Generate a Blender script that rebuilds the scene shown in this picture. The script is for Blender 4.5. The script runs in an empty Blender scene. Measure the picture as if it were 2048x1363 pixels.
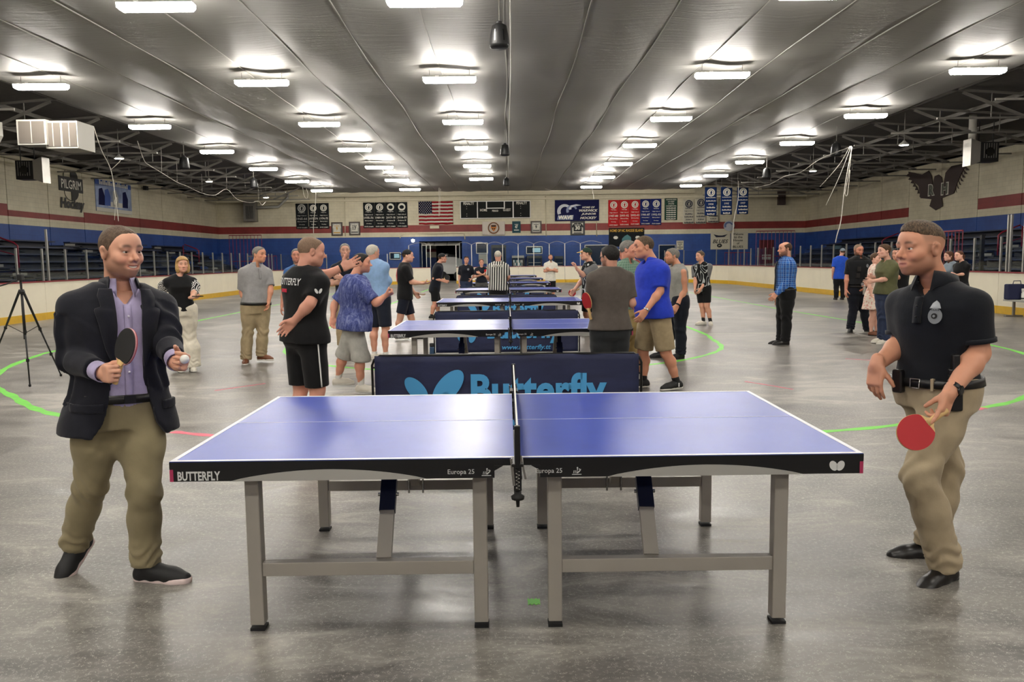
import bpy, bmesh, math, random
import numpy as np
from mathutils import Matrix, Vector
random.seed(7); RNG = np.random.default_rng(7)
S = bpy.context.scene; COL = S.collection
PI = math.pi
# ---------------------------------------------------------------- camera
IW, IH = 2048, 1363
CAMP = np.array([-.031, 0.0, 1.538]); FPX = 1620.2; PITCH, ROLL, YAW = .1004, -.0112, .0051
_fw = np.array([math.sin(YAW)*math.cos(PITCH), math.cos(YAW)*math.cos(PITCH), -math.sin(PITCH)])
_r0 = np.array([math.cos(YAW), -math.sin(YAW), 0]); _u0 = np.cross(_r0, _fw)
_r = math.cos(ROLL)*_r0 + math.sin(ROLL)*_u0; _u = -math.sin(ROLL)*_r0 + math.cos(ROLL)*_u0
cam = bpy.data.objects.new('camera', bpy.data.cameras.new('camera')); COL.objects.link(cam)
cam.data.sensor_width = 36; cam.data.sensor_fit = 'HORIZONTAL'; cam.data.lens = FPX*36/IW
cam.data.clip_end = 300
cam.matrix_world = Matrix(((_r[0], _u[0], -_fw[0], CAMP[0]), (_r[1], _u[1], -_fw[1], CAMP[1]), (_r[2], _u[2], -_fw[2], CAMP[2]), (0, 0, 0, 1)))
S.camera = cam
S.cycles.max_bounces = 6; S.cycles.diffuse_bounces = 2; S.cycles.glossy_bounces = 3; S.cycles.adaptive_threshold = .1; S.cycles.adaptive_min_samples = 16; S.cycles.transmission_bounces = 4; S.cycles.transparent_max_bounces = 10; S.cycles.caustics_reflective = False; S.cycles.caustics_refractive = False
# ---------------------------------------------------------------- world, exposure
S.view_settings.view_transform = 'Standard'; S.view_settings.look = 'None'
S.view_settings.exposure = 0.1; S.view_settings.gamma = 1.0; S.view_settings.use_curve_mapping = False
wd = bpy.data.worlds.new('world'); S.world = wd; wd.use_nodes = True
wd.node_tree.nodes['Background'].inputs[0].default_value = (.9, .85, .8, 1)
wd.node_tree.nodes['Background'].inputs[1].default_value = .0
LAMP_STRENGTH = 98.0          # radiance of the fluorescent lenses
# photograph pixel -> point of the place
def ray(x, y): return _fw + _r*(x-IW/2)/FPX - _u*(y-IH/2)/FPX
def onz(x, y, z): d = ray(x, y); return CAMP + d*((z-CAMP[2])/d[2])
def at(x, y, Y): d = ray(x, y); return CAMP + d*(Y/d[1])
def onx(x, y, X): d = ray(x, y); return CAMP + d*((X-CAMP[0])/d[0])
# ---------------------------------------------------------------- materials
def lin(c):
    if isinstance(c, str): c = [int(c[i:i+2], 16) for i in (0, 2, 4)]
    return tuple(((v/255)/12.92 if v/255 <= .04045 else ((v/255+.055)/1.055)**2.4) for v in c) + (1,)
MATS = {}
class NT:
    def __init__(s, name):
        s.m = bpy.data.materials.new(name); s.m.use_nodes = True; s.t = s.m.node_tree
        s.b = s.t.nodes['Principled BSDF']
    def n(s, kind, **kw):
        nd = s.t.nodes.new(kind)
        for k, v in kw.items():
            if k.startswith('i_'):
                key = k[2:]; key = int(key) if key.isdigit() else key.replace('_', ' ')
                nd.inputs[key].default_value = v
            else: setattr(nd, k, v)
        return nd
    def l(s, a, b): s.t.links.new(a, b)
    def co(s, kind='Object', attr=None):
        if attr: return s.n('ShaderNodeAttribute', attribute_name=attr).outputs['Vector']
        return s.n('ShaderNodeTexCoord').outputs[kind]
    def noise(s, vec, scale, detail=3, rough=.5, dist=0):
        nd = s.n('ShaderNodeTexNoise', i_Scale=scale, i_Detail=detail, i_Roughness=rough, i_Distortion=dist); s.l(vec, nd.inputs['Vector']); return nd.outputs['Fac']
    def ramp(s, fac, stops):
        nd = s.n('ShaderNodeValToRGB'); e = nd.color_ramp.elements
        while len(e) < len(stops): e.new(.5)
        for k, (p, c) in zip(e, stops): k.position = p; k.color = c if len(c) == 4 else tuple(c)+(1,)
        s.l(fac, nd.inputs[0]); return nd.outputs[0]
    def math(s, op, a, b=None, c=None):
        nd = s.n('ShaderNodeMath', operation=op)
        for k, v in enumerate((a, b, c)):
            if v is None: continue
            if hasattr(v, 'type') and hasattr(v, 'links'): s.l(v, nd.inputs[k])
            else: nd.inputs[k].default_value = v
        return nd.outputs[0]
    def mix(s, fac, a, b, blend='MIX'):
        nd = s.n('ShaderNodeMix', data_type='RGBA', blend_type=blend)
        for k, v in ((0, fac), (6, a), (7, b)):
            if hasattr(v, 'links'): s.l(v, nd.inputs[k])
            else: nd.inputs[k].default_value = v
        return nd.outputs[2]
    def sep(s, vec):
        nd = s.n('ShaderNodeSeparateXYZ'); s.l(vec, nd.inputs[0]); return nd.outputs
    def scale(s, vec, sc):
        nd = s.n('ShaderNodeMapping'); nd.inputs['Scale'].default_value = sc; s.l(vec, nd.inputs[0]); return nd.outputs[0]
    def bump(s, h, strength=.2, dist=.01):
        nd = s.n('ShaderNodeBump', i_Strength=strength, i_Distance=dist); s.l(h, nd.inputs['Height']); s.l(nd.outputs[0], s.b.inputs['Normal'])
    def set(s, **kw):
        for k, v in kw.items():
            k = k.replace('_', ' ')
            if hasattr(v, 'links'): s.l(v, s.b.inputs[k])
            else: s.b.inputs[k].default_value = v
        return s
def mat(name, col=None, rough=.5, metal=0, var=.0, vscale=6, bump=0, bscale=60, spec=.5, coat=0, emis=0, alpha=None):
    if name in MATS: return MATS[name]
    t = NT(name); c = lin(col); t.set(Base_Color=c, Roughness=rough, Metallic=metal, Specular_IOR_Level=spec, Coat_Weight=coat)
    if var or bump:
        v = t.co()
        if var:
            f = t.noise(v, vscale, 4, .6)
            t.set(Base_Color=t.ramp(f, [(.25, tuple(x*(1-var) for x in c[:3])), (.75, tuple(min(1, x*(1+var)) for x in c[:3]))]))
        if bump: t.bump(t.noise(v, bscale, 3), bump, .01)
    if emis: t.set(Emission_Color=c, Emission_Strength=emis)
    MATS[name] = t.m; return t.m
# ---------------------------------------------------------------- mesh builders
def tag(o, label=None, cat=None, group=None, kind=None):
    if label: o['label'] = label
    if cat: o['category'] = cat
    if group: o['group'] = group
    if kind: o['kind'] = kind
    return o
def empty(name, loc=(0, 0, 0), rz=0, **kw):
    o = bpy.data.objects.new(name, None); COL.objects.link(o); o.location = tuple(loc); o.rotation_euler = (0, 0, rz)
    o.empty_display_size = .1
    return tag(o, **kw)
def link(name, me, parent=None, **kw):
    o = bpy.data.objects.new(name, me); COL.objects.link(o)
    if parent: o.parent = parent
    return tag(o, **kw)
def setmat(me, m):
    for x in (m if isinstance(m, (list, tuple)) else [m]): me.materials.append(MATS[x] if isinstance(x, str) else x)
class MB:
    def __init__(s): s.v = []; s.f = []; s.mi = []; s.cur = 0
    def add(s, vs, fs):
        o = len(s.v); s.v += [tuple(map(float, p)) for p in vs]; s.f += [[i+o for i in f] for f in fs]; s.mi += [s.cur]*len(fs); return s
    def box(s, c, d, rz=0, ax=None):
        c = np.array(c, float); hx, hy, hz = d[0]/2, d[1]/2, d[2]/2
        if ax is None:
            X, Y, Z = np.array([math.cos(rz), math.sin(rz), 0]), np.array([-math.sin(rz), math.cos(rz), 0]), np.array([0, 0, 1.])
        else: X, Y, Z = [np.array(a, float) for a in ax]
        vs = [c+X*hx*i+Y*hy*j+Z*hz*k for k in (-1, 1) for j in (-1, 1) for i in (-1, 1)]
        return s.add(vs, [(0, 2, 3, 1), (4, 5, 7, 6), (0, 1, 5, 4), (2, 6, 7, 3), (0, 4, 6, 2), (1, 3, 7, 5)])
    def span(s, a, b):
        a, b = np.minimum(a, b), np.maximum(a, b); return s.box((a+b)/2, b-a)
    def bar(s, p, q, w, h, up=(0, 0, 1)):
        p, q = np.array(p, float), np.array(q, float); d = q-p; L = np.linalg.norm(d); d /= L
        u = np.array(up, float); x = np.cross(d, u)
        if np.linalg.norm(x) < 1e-6: x = np.array([1., 0, 0])
        x /= np.linalg.norm(x); z = np.cross(x, d)
        return s.box((p+q)/2, (w, L, h), ax=(x, d, z))
    def tube(s, pts, r, n=8, caps=True, closed=False):
        P = [np.array(p, float) for p in pts]; m = len(P); R = r if isinstance(r, (list, tuple, np.ndarray)) else [r]*m
        vs = []; fs = []; prev = None
        for i in range(m):
            t = (P[(i+1) % m]-P[i-1]) if closed else (P[min(i+1, m-1)]-P[max(i-1, 0)]); t = t/max(1e-9, np.linalg.norm(t))
            if prev is None:
                a = np.array([0, 0, 1.]) if abs(t[2]) < .9 else np.array([1., 0, 0])
            else: a = prev
            x = a-t*np.dot(a, t); x /= max(1e-9, np.linalg.norm(x)); prev = x; y = np.cross(t, x)
            for k in range(n):
                an = 2*PI*k/n; vs.append(P[i]+R[i]*(x*math.cos(an)+y*math.sin(an)))
        for i in range(m if closed else m-1):
            for k in range(n):
                a, b = i*n+k, i*n+(k+1) % n; c, d = ((i+1) % m)*n+(k+1) % n, ((i+1) % m)*n+k; fs.append((a, b, c, d))
        if caps and not closed: fs += [tuple(range(n))[::-1], tuple(range((m-1)*n, m*n))]
        return s.add(vs, fs)
    def lathe(s, prof, c=(0, 0, 0), n=16, axis=None):
        c = np.array(c, float); X, Y, Z = (np.eye(3) if axis is None else [np.array(a, float) for a in axis]); vs = []; fs = []
        for r, z in prof:
            for k in range(n): an = 2*PI*k/n; vs.append(c+X*r*math.cos(an)+Y*r*math.sin(an)+Z*z)
        for i in range(len(prof)-1):
            for k in range(n): fs.append((i*n+k, i*n+(k+1) % n, (i+1)*n+(k+1) % n, (i+1)*n+k))
        fs += [tuple(range(n))[::-1], tuple(range((len(prof)-1)*n, len(prof)*n))]
        return s.add(vs, fs)
    def prism(s, poly, o, x, y, th):
        """polygon poly (2D) on plane o + x*a + y*b, thickened by th along x cross y"""
        o, x, y = [np.array(a, float) for a in (o, x, y)]; z = np.cross(x, y); z /= np.linalg.norm(z); n = len(poly)
        vs = [o+x*a+y*b for a, b in poly]+[o+x*a+y*b+z*th for a, b in poly]
        fs = [tuple(range(n))[::-1], tuple(range(n, 2*n))]+[(i, (i+1) % n, n+(i+1) % n, n+i) for i in range(n)]
        return s.add(vs, fs)
    def mesh(s, name, m=None, origin=(0, 0, 0), smooth=False):
        me = bpy.data.meshes.new(name); o = np.array(origin, float)
        me.from_pydata([tuple(np.array(p)-o) for p in s.v], [], s.f); me.update()
        if m is not None: setmat(me, m)
        if any(s.mi): me.polygons.foreach_set('material_index', s.mi)
        if smooth: me.polygons.foreach_set('use_smooth', [True]*len(me.polygons))
        return me
    def build(s, name, m, parent=None, smooth=False, bevel=0, **kw):
        """coordinates are in the parent's local space (parents here are unrotated or built locally)"""
        o = link(name, s.mesh(name, m, smooth=smooth), parent, **kw)
        if bevel:
            b = o.modifiers.new('bevel', 'BEVEL'); b.width = bevel; b.segments = 2; b.limit_method = 'ANGLE'; b.angle_limit = .6
        return o
def rel(o, pts): L = np.array(o.location); return [np.array(p)-L for p in pts]
def copy_tree(o, parent=None):
    c = o.copy(); COL.objects.link(c); c.parent = parent
    for ch in list(o.children): copy_tree(ch, c)
    return c
def circle(r, n=24, cx=0, cy=0, ry=None): return [(cx+r*math.cos(2*PI*k/n), cy+(ry or r)*math.sin(2*PI*k/n)) for k in range(n)]
# flat lettering as mesh
_TXT = {}; _TS = bpy.data.scenes.new('lettering_tmp')
def text_verts(s, bold=0.0, res=2, shear=0):
    key = (s, bold, res, shear)
    if key in _TXT: return _TXT[key]
    cu = bpy.data.curves.new('t', 'FONT'); cu.body = s; cu.resolution_u = res; cu.offset = bold; cu.shear = shear; cu.fill_mode = 'BOTH'; cu.extrude = 0
    ob = bpy.data.objects.new('t', cu); _TS.collection.objects.link(ob); vl = _TS.view_layers[0]; vl.update(); dg = vl.depsgraph
    me = bpy.data.meshes.new_from_object(ob.evaluated_get(dg))
    V = np.array([v.co[:2] for v in me.vertices]) if len(me.vertices) else np.zeros((1, 2)); F = [list(p.vertices) for p in me.polygons]
    bpy.data.objects.remove(ob); bpy.data.meshes.remove(me); bpy.data.curves.remove(cu)
    V = V-(V.min(0)+V.max(0))/2; _TXT[key] = (V, F); return V, F
def text(s, c, x, y, w, h, m, parent, name='lettering', bold=.0, res=2, shear=0, th=.0, label=None):
    """lettering centred on c (parent-local), spanning w along unit x and h along unit y"""
    if s.startswith('#'):       # print too small to read in the photograph: a row of plain strokes
        n = len(s); V = []; F = []
        for k in range(n):
            a = k; V += [(a, .1), (a+.72, .1), (a+.72, .9-.25*(k % 3 == 1)), (a, .9-.25*(k % 3 == 1))]; F.append((4*k, 4*k+1, 4*k+2, 4*k+3))
        V = np.array(V); V = V-(V.min(0)+V.max(0))/2
    else: V, F = text_verts(s, bold, res, shear)
    sz = V.max(0)-V.min(0); c, x, y = [np.array(a, float) for a in (c, x, y)]
    sx = (w/sz[0]) if w else h/sz[1]; sy = (h/sz[1]) if h else sx
    P = c+np.outer(V[:, 0]*sx, x)+np.outer(V[:, 1]*sy, y)
    me = bpy.data.meshes.new(name); me.from_pydata(P.tolist(), [], F); me.update(); setmat(me, m)
    o = link(name, me, parent)
    if label: o['label'] = label
    return o
XA, YA, ZA = np.eye(3)
# ================================================================ surface materials
def m_floor():
    t = NT('concrete'); v = t.co(); big = t.noise(v, .35, 3, .65, .6); mid = t.noise(t.scale(v, (1, 2.4, 1)), 1.3, 4, .72, 1.0); fine = t.noise(v, 26, 2, .7)
    a = t.math('ADD', t.math('MULTIPLY', big, .45), t.math('MULTIPLY', mid, .55))
    c = t.ramp(a, [(.40, lin((76, 73, 69))), (.475, lin((106, 102, 97))), (.53, lin((126, 122, 115))), (.62, lin((170, 165, 156)))])
    w = t.n('ShaderNodeTexVoronoi', feature='DISTANCE_TO_EDGE', i_Scale=21); nz = t.n('ShaderNodeTexNoise', i_Scale=9, i_Detail=3)
    t.l(v, nz.inputs['Vector']); mx = t.n('ShaderNodeMixRGB' if False else 'ShaderNodeVectorMath', operation='ADD'); t.l(v, mx.inputs[0]); t.l(nz.outputs['Color'], mx.inputs[1]); t.l(mx.outputs[0], w.inputs['Vector'])
    scr = t.math('LESS_THAN', w.outputs['Distance'], .030); gate = t.math('GREATER_THAN', t.noise(v, 48, 1, .5), .53)
    chips = t.math('MULTIPLY', scr, gate)
    c = t.mix(t.math('MULTIPLY', chips, .7), c, lin((214, 208, 196)))
    c = t.mix(t.math('MULTIPLY', fine, .22), c, lin((112, 106, 99)))
    t.set(Base_Color=c, Roughness=t.ramp(mid, [(.3, (.28,)*3), (.7, (.48,)*3)]), Specular_IOR_Level=.5); t.set(Specular_IOR_Level=.6); t.bump(fine, .10, .004)
    MATS['concrete'] = t.m
m_floor()
def m_wall(name, z0=3.2, z1=3.53, z2=4.02):
    """painted block wall: blue dado, cream, red stripe, cream"""
    t = NT(name); v = t.co(); z = t.sep(v)[2]; vn = t.noise(v, 1.2, 4, .6)
    blue = t.ramp(vn, [(.3, lin((30, 62, 128))), (.7, lin((40, 78, 150)))]); cream = t.ramp(vn, [(.3, lin((196, 186, 158))), (.7, lin((214, 205, 178)))])
    red = t.ramp(vn, [(.3, lin((120, 38, 34))), (.7, lin((142, 50, 44)))])
    c = t.mix(t.math('GREATER_THAN', z, z0), blue, cream); st = t.math('MULTIPLY', t.math('GREATER_THAN', z, z1), t.math('LESS_THAN', z, z2)); c = t.mix(st, c, red)
    br = t.n('ShaderNodeTexBrick', i_Scale=1.0, i_Mortar_Size=.008); br.inputs['Color1'].default_value = (1, 1, 1, 1); br.inputs['Color2'].default_value = (.96,)*3+(1,); br.inputs['Mortar'].default_value = (.8,)*3+(1,)
    br.inputs['Brick Width'].default_value = .4; br.inputs['Row Height'].default_value = .2
    x, y, _ = t.sep(v)[0], t.sep(v)[1], 0; cb = t.n('ShaderNodeCombineXYZ'); t.l(t.math('ADD', x, y), cb.inputs[0]); t.l(z, cb.inputs[1]); t.l(cb.outputs[0], br.inputs['Vector'])
    t.set(Base_Color=t.mix(1.0, c, br.outputs['Color'], 'MULTIPLY'), Roughness=.55); t.bump(br.outputs['Fac'], .15, .01)
    MATS[name] = t.m
m_wall('wall_paint'); m_wall('wall_paint_thin', 3.2, 3.53, 3.78); m_wall('wall_paint_plain', 3.2, 9, 9.1)
def m_foil():
    """crinkled vapour foil: fine creases run across the hall"""
    t = NT('foil'); v = t.co(); w1 = t.noise(t.scale(v, (.35, 7, 1)), 1.5, 2, .65); w2 = t.noise(t.scale(v, (.6, 26, 1)), 1.6, 1, .6); w3 = t.noise(v, .8, 1); pl = t.noise(v, .22, 1)
    t.set(Base_Color=t.ramp(pl, [(.3, lin((146, 144, 140))), (.7, lin((164, 162, 157)))]), Metallic=.0, Roughness=.52, Specular_IOR_Level=.14)
    t.bump(t.math('ADD', t.math('ADD', t.math('MULTIPLY', w1, .8), t.math('MULTIPLY', w2, .3)), t.math('MULTIPLY', w3, .5)), .24, .05); MATS['foil'] = t.m
m_foil()
mat('cream', (206, 197, 170), .55, var=.05); mat('steel_grey', (126, 122, 115), .45, .3, var=.12); mat('deck', (82, 78, 73), .7, var=.15)
mat('blackm', (18, 18, 19), .5); mat('black_gloss', (10, 10, 11), .25); mat('white', (232, 230, 224), .45); mat('alu', (178, 176, 170), .35, .8, var=.05)
mat('board_white', (236, 228, 206), .32, var=.05, vscale=1.3); mat('kick_yellow', (214, 170, 34), .35, var=.08); mat('cap_red', (128, 34, 42), .4)
mat('rail_red', (128, 24, 46), .4); mat('seat_navy', (20, 32, 60), .5, var=.15); mat('seat_dark', (18, 22, 34), .6, var=.2); mat('grey_light', (170, 168, 160), .5); mat('opening_shade', (10, 10, 12), .8)
def m_glass():
    t = NT('rink_glass'); nt = t.t; out = nt.nodes['Material Output']; tr = t.n('ShaderNodeBsdfTransparent'); tr.inputs[0].default_value = (.90, .93, .93, 1)
    gl = t.n('ShaderNodeBsdfGlossy', i_Roughness=.03); fr = t.n('ShaderNodeFresnel', i_IOR=1.45); mx = t.n('ShaderNodeMixShader'); gb = t.n('ShaderNodeNewGeometry'); fac = t.math('MULTIPLY', fr.outputs[0], t.math('SUBTRACT', 1, gb.outputs['Backfacing']))
    t.l(fac, mx.inputs[0]); t.l(tr.outputs[0], mx.inputs[1]); t.l(gl.outputs[0], mx.inputs[2]); t.l(mx.outputs[0], out.inputs[0]); MATS['rink_glass'] = t.m
m_glass()
# ================================================================ shell of the arena
YF, XL, XR, YB, ZC = 58.0, -20.4, 21.2, -14.0, 6.3
EDGE = 13.2                                    # foil ceiling spans -EDGE..EDGE
MB().span((XL-.3, YB-.3, -.25), (XR+.3, YF+8, 0)).build('floor', 'concrete', kind='structure')
# far wall with the resurfacer doorway left open
dx0, dx1, dz = at(840, 560, YF)[0], at(925, 560, YF)[0], 2.88
wf = MB(); wf.span((XL-.3, YF, 0), (dx0, YF+.3, 6.6)); wf.span((dx1, YF, 0), (XR+.3, YF+.3, 6.6)); wf.span((dx0, YF, dz), (dx1, YF+.3, 6.6))
wall_far = wf.build('wall_far', 'wall_paint', kind='structure')
MB().span((XL-.3, YB-.3, 0), (XR+.3, YB, 6.6)).build('wall_back', 'wall_paint', kind='structure')
# side walls: cast panels with dark joints
for nm, X, sgn in (('wall_left', XL, -1), ('wall_right', XR, 1)):
    base = MB().span((X+sgn*.05, YB, 0), (X+sgn*.35, YF, 6.1)).build(nm, 'blackm', kind='structure')
    if sgn < 0: cuts = [YB]+[33.6+3.0*k for k in range(-15, 9)]+[YF]
    else: cuts = [YB]+[36.8+3.15*k for k in range(-16, 7)]+[YF]
    for y, y2 in zip(cuts[:-1], cuts[1:]):
        ym = (y+y2)/2; m = 'wall_paint_thin' if (sgn < 0 and 33.6 < ym < 39.6) else ('wall_paint_plain' if (sgn > 0 and 36.8 < ym < 43.1) else 'wall_paint')
        MB().span((X, y+.02, 0), (X+sgn*.06, y2-.02, 6.05)).build('wall_panel', m, base)
# ceiling: foil strips hung between seams, sagging a little
ceil = MB().span((-EDGE, YB, ZC+.22), (EDGE, YF, ZC+.26)).build('ceiling', 'deck', kind='structure')
ns = 16; sw = 2*EDGE/ns; ny = 73
for i in range(ns):
    x0 = -EDGE+i*sw; V = []; F = []; nx = 7; ph = RNG.random()*6
    for j in range(ny):
        yy = YB+(YF-YB)*j/(ny-1)
        for k in range(nx):
            q = k/(nx-1); wob = .05*math.sin(yy*.55+ph)+.025*math.sin(yy*1.7+2*ph)
            sag = -.055*math.sin(PI*q)*(1+.35*math.sin(yy*.8+ph*2)) + .012*math.sin(yy*5.1+q*9+ph)
            V.append((x0+q*sw+(wob if 0 < q < 1 else .04*math.sin(yy*.55+(i+(1 if q else 0)))), yy, ZC+sag+.05))
    for j in range(ny-1):
        for k in range(nx-1): a = j*nx+k; F.append((a, a+nx, a+nx+1, a+1))
    me = bpy.data.meshes.new('ceiling_panel'); me.from_pydata(V, [], F); setmat(me, 'foil'); me.polygons.foreach_set('use_smooth', [True]*len(F)); link('ceiling_panel', me, ceil)
    if i:
        link('seam_tape', MB().tube([(x0+.04*math.sin(yy*.55+i), yy, ZC+.045) for yy in np.linspace(YB, YF, 60)], .018, 5).mesh('seam_tape', 'grey_light'), ceil)
# metal deck over the bleachers and its open joists
for nm, xa, xb in (('ceiling_deck_left', XL, -EDGE+.3), ('ceiling_deck_right', EDGE-.3, XR)):
    sd = -1 if xa < 0 else 1
    xo, xi = (xa, xb) if sd < 0 else (xb, xa)
    dk = MB(); z_o, z_i = 6.15, 6.75
    dk.add([(xo, YB, z_o), (xi, YB, z_i), (xi, YF, z_i), (xo, YF, z_o), (xo, YB, z_o+.1), (xi, YB, z_i+.1), (xi, YF, z_i+.1), (xo, YF, z_o+.1)], [(0, 1, 2, 3), (7, 6, 5, 4), (0, 4, 5, 1), (3, 2, 6, 7), (1, 5, 6, 2), (0, 3, 7, 4)])
    dko = dk.build(nm, 'deck', kind='structure')
    MB().span((min(xi, xi-sd*.3), YB, 6.35), (max(xi, xi-sd*.3), YF, 6.8)).build('ceiling_fascia', 'foil', dko)
    for r in range(4):
        q = (r+.5)/4; xx = xo+(xi-xo)*q; MB().box((xx, (YB+YF)/2, z_o+(z_i-z_o)*q-.06), (.07, YF-YB, .12)).build('purlin', 'steel_grey', dko)
    for y in np.arange(7.5, YF-1, 3.0):
        b = MB(); b.bar((xo, y, 5.72), (xi+sd*.4, y, 5.72), .05, .06); b.bar((xo, y, 6.08), (xi, y, 6.64), .06, .07)
        for q in (.25, .5, .75): xq = xo+(xi-xo)*q; b.bar((xq, y, 5.72), (xq, y, 6.08+.56*q), .025, .025, up=(1, 0, 0))
        xq = xo+(xi-xo)*.62; b.bar((xq, y, 5.74), (xo+(xi-xo)*.86, y, 6.5), .05, .09); b.bar((xo+(xi-xo)*.12, y, 5.74), (xo+(xi-xo)*.36, y, 6.26), .05, .09)
        b.build('joist', 'steel_grey', dko)
# eave pipe along the side walls and header beam on the far wall
MB().tube([(XL+.12, YB, 5.95), (XL+.12, YF, 5.95)], .09, 10).build('trim_1', 'cream', kind='structure', smooth=True)
MB().span((XL, YF-.22, 5.72), (XR, YF, 5.86)).build('trim_2', 'cream', kind='structure')
MB().span((-EDGE, YF-.5, 6.02), (EDGE, YF, 6.32)).build('trim_3', 'cream', kind='structure')
# alcove behind the doorway
alc = MB().span((dx0-.6, YF+.3, 0), (dx0, YF+5.5, 3.4)).build('wall_alcove', 'wall_paint', kind='structure')
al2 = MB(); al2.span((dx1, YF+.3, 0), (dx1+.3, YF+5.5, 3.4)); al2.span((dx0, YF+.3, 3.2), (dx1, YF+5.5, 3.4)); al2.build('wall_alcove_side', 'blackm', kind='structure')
m_wall('alcove_paint', 1.75, 2.18, 2.42)
alb = MB(); ax = at(873, 560, YF+5)[0]; alb.span((dx0, YF+5.2, 0), (ax, YF+5.5, 3.2)); alb.build('wall_alcove_back', 'alcove_paint', kind='structure')
MB().span((ax, YF+5.35, 0), (dx1, YF+5.5, 3.2)).build('alcove_opening_shade', 'opening_shade', kind='structure')  # near-black sheet: the darkness of the unlit opening put into its colour
gd = empty('overhead_door', (dx0+1.5, YF+.4, 2.7), label='raised sectional overhead door in the dark far doorway', cat='door')
for k in range(3):
    w3 = (dx1-dx0-.3)/3; MB().box(((k-1)*w3, .5, .12), (w3-.04, 1.6, .06), ax=(XA, np.array([0, .96, .28]), np.array([0, -.28, .96]))).build('door_panel', 'grey_light', gd)
for sx in (-1, 1): MB().tube([(sx*1.35, -.05, -2.65), (sx*1.35, -.05, 0), (sx*1.35, .3, .22), (sx*1.35, 3, .3)], .03, 6).build('door_track', 'alu', gd)
# ================================================================ fluorescent ceiling lights
t = NT('lens_glow'); t.set(Base_Color=(.9, .9, .88, 1), Emission_Color=(1.0, .95, .87, 1), Emission_Strength=LAMP_STRENGTH); MATS['lens_glow'] = t.m
ORD = ['zeroth', 'first', 'second', 'third', 'fourth', 'fifth', 'sixth', 'seventh', 'eighth', 'ninth', 'tenth', 'eleventh', 'twelfth']
def octo(w, h, c): return [(-w/2+c, -h/2), (w/2-c, -h/2), (w/2, -h/2+c), (w/2, h/2), (-w/2, h/2), (-w/2, -h/2+c)]
LX = [-11.73, -6.12, -1.41, 5.34, 11.57]; LY = [52.0, 45.9, 39.6, 33.3, 27.1, 20.85, 14.7, 8.5, 2.3, -3.9, -10]; ZL = 5.995
proto = None
for ci, x in enumerate(LX):
    for ri, y in enumerate(LY):
        if ci == 2 and ri == 0: continue
        if proto is None:
            proto = empty('ceiling_light', (x, y, ZL))
            MB().prism(octo(1.31, .115, .045), (0, .1, 0), XA, ZA, .2).build('lens', 'lens_glow', proto)
            h = MB(); h.prism([(-.665, .057), (.665, .057), (.62, .1), (-.62, .1)], (0, .118, 0), XA, ZA, .236); h.box((0, 0, .1), (1.1, .06, .02)); h.build('housing', 'grey_light', proto)
            for sx in (-.5, .5): MB().tube([(sx, 0, .1), (sx, 0, .26)], .006, 5).build('hanger', 'steel_grey', proto)
            MB().box((-.3, -.1, .075), (.09, .04, .035)).build('latch', 'white', proto); o = proto
        else: o = copy_tree(proto)
        o.location = (x, y-.03*(x+5), ZL)
        near = ' over the playing tables' if ri <= 6 else ' overhead at the viewer end'
        tag(o, f'lit fluorescent strip light, {ORD[ci+1]} line across, {ORD[ri+1]} from the scoreboard wall'+('' if ri <= 6 else ' overhead'), 'ceiling light', 'fluorescent ceiling lights')
# ================================================================ dasher boards with glass
XBL, XBR, YBF, RC = -13.0, 12.75, 53.0, 8.0
path = [(XBL, y) for y in np.arange(-6, YBF-RC, 2.4)]+[(XBL, YBF-RC)]
path += [(XBL+RC-RC*math.cos(a), YBF-RC+RC*math.sin(a)) for a in np.linspace(0, PI/2, 10)[1:]]
gx0, gx1 = at(846, 560, YBF)[0], at(913, 560, YBF)[0]
path += [(x, YBF) for x in np.linspace(XBL+RC, gx0, 3)[1:]]
GATE = len(path)
path += [(x, YBF) for x in np.linspace(gx1, XBR-RC, 9)]
path += [(XBR-RC+RC*math.sin(a), YBF-RC+RC*math.cos(a)) for a in np.linspace(0, PI/2, 10)[1:]]
path += [(XBR, y) for y in np.arange(YBF-RC-2.4, -6, -2.4)]
rb = empty('rink_boards', (0, YBF, 0), label='white rink boards with yellow kick plate, red rail and glass around the floor', cat='rink boards'); OFF = np.array([0, YBF, 0.])
mat('board_joint', (150, 142, 124), .5)
def gtop(p): return 2.5 if p[1] > YBF-.3 else (1.98 if p[1] > 12 else 1.95)
for i in range(len(path)-1):
    if i+1 == GATE: continue
    a, b = np.array([*path[i], 0.]), np.array([*path[i+1], 0.]); d = b-a; L = np.linalg.norm(d); d /= L; nrm = np.array([d[1], -d[0], 0]); m = (a+b)/2-OFF; ax = (d, nrm, ZA)
    MB().box(m+ZA*.62, (L-.012, .06, .86), ax=ax).build('board_panel', 'board_white', rb)
    MB().box(m+ZA*.1+nrm*.008, (L-.004, .07, .2), ax=ax).build('kick_plate', 'kick_yellow', rb)
    MB().box(m+ZA*1.065, (L, .1, .035), ax=ax).build('cap_rail', 'cap_red', rb)
    zt = min(gtop(path[i]), gtop(path[i+1])); n = 2 if L > 1.5 else 1
    for k in range(n):
        p = a+d*L*k/n-OFF; q = a+d*L*(k+1)/n-OFF
        MB().box(p+ZA*(1.08+(zt-1.08)/2), (.045, .045, zt-1.08), ax=ax).build('glass_post', 'alu', rb)
        MB().box((p+q)/2+ZA*(1.09+(zt-1.13)/2), (np.linalg.norm(q-p)-.05, .012, zt-1.15), ax=ax).build('glass_pane', 'rink_glass', rb)
        if zt > 2.2:
            MB().tube([p+(q-p)*s+ZA*(zt+.01+.16*math.sin(PI*s)) for s in np.linspace(0, 1, 9)], .012, 5).build('arched_rail', 'grey_light', rb)
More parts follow.
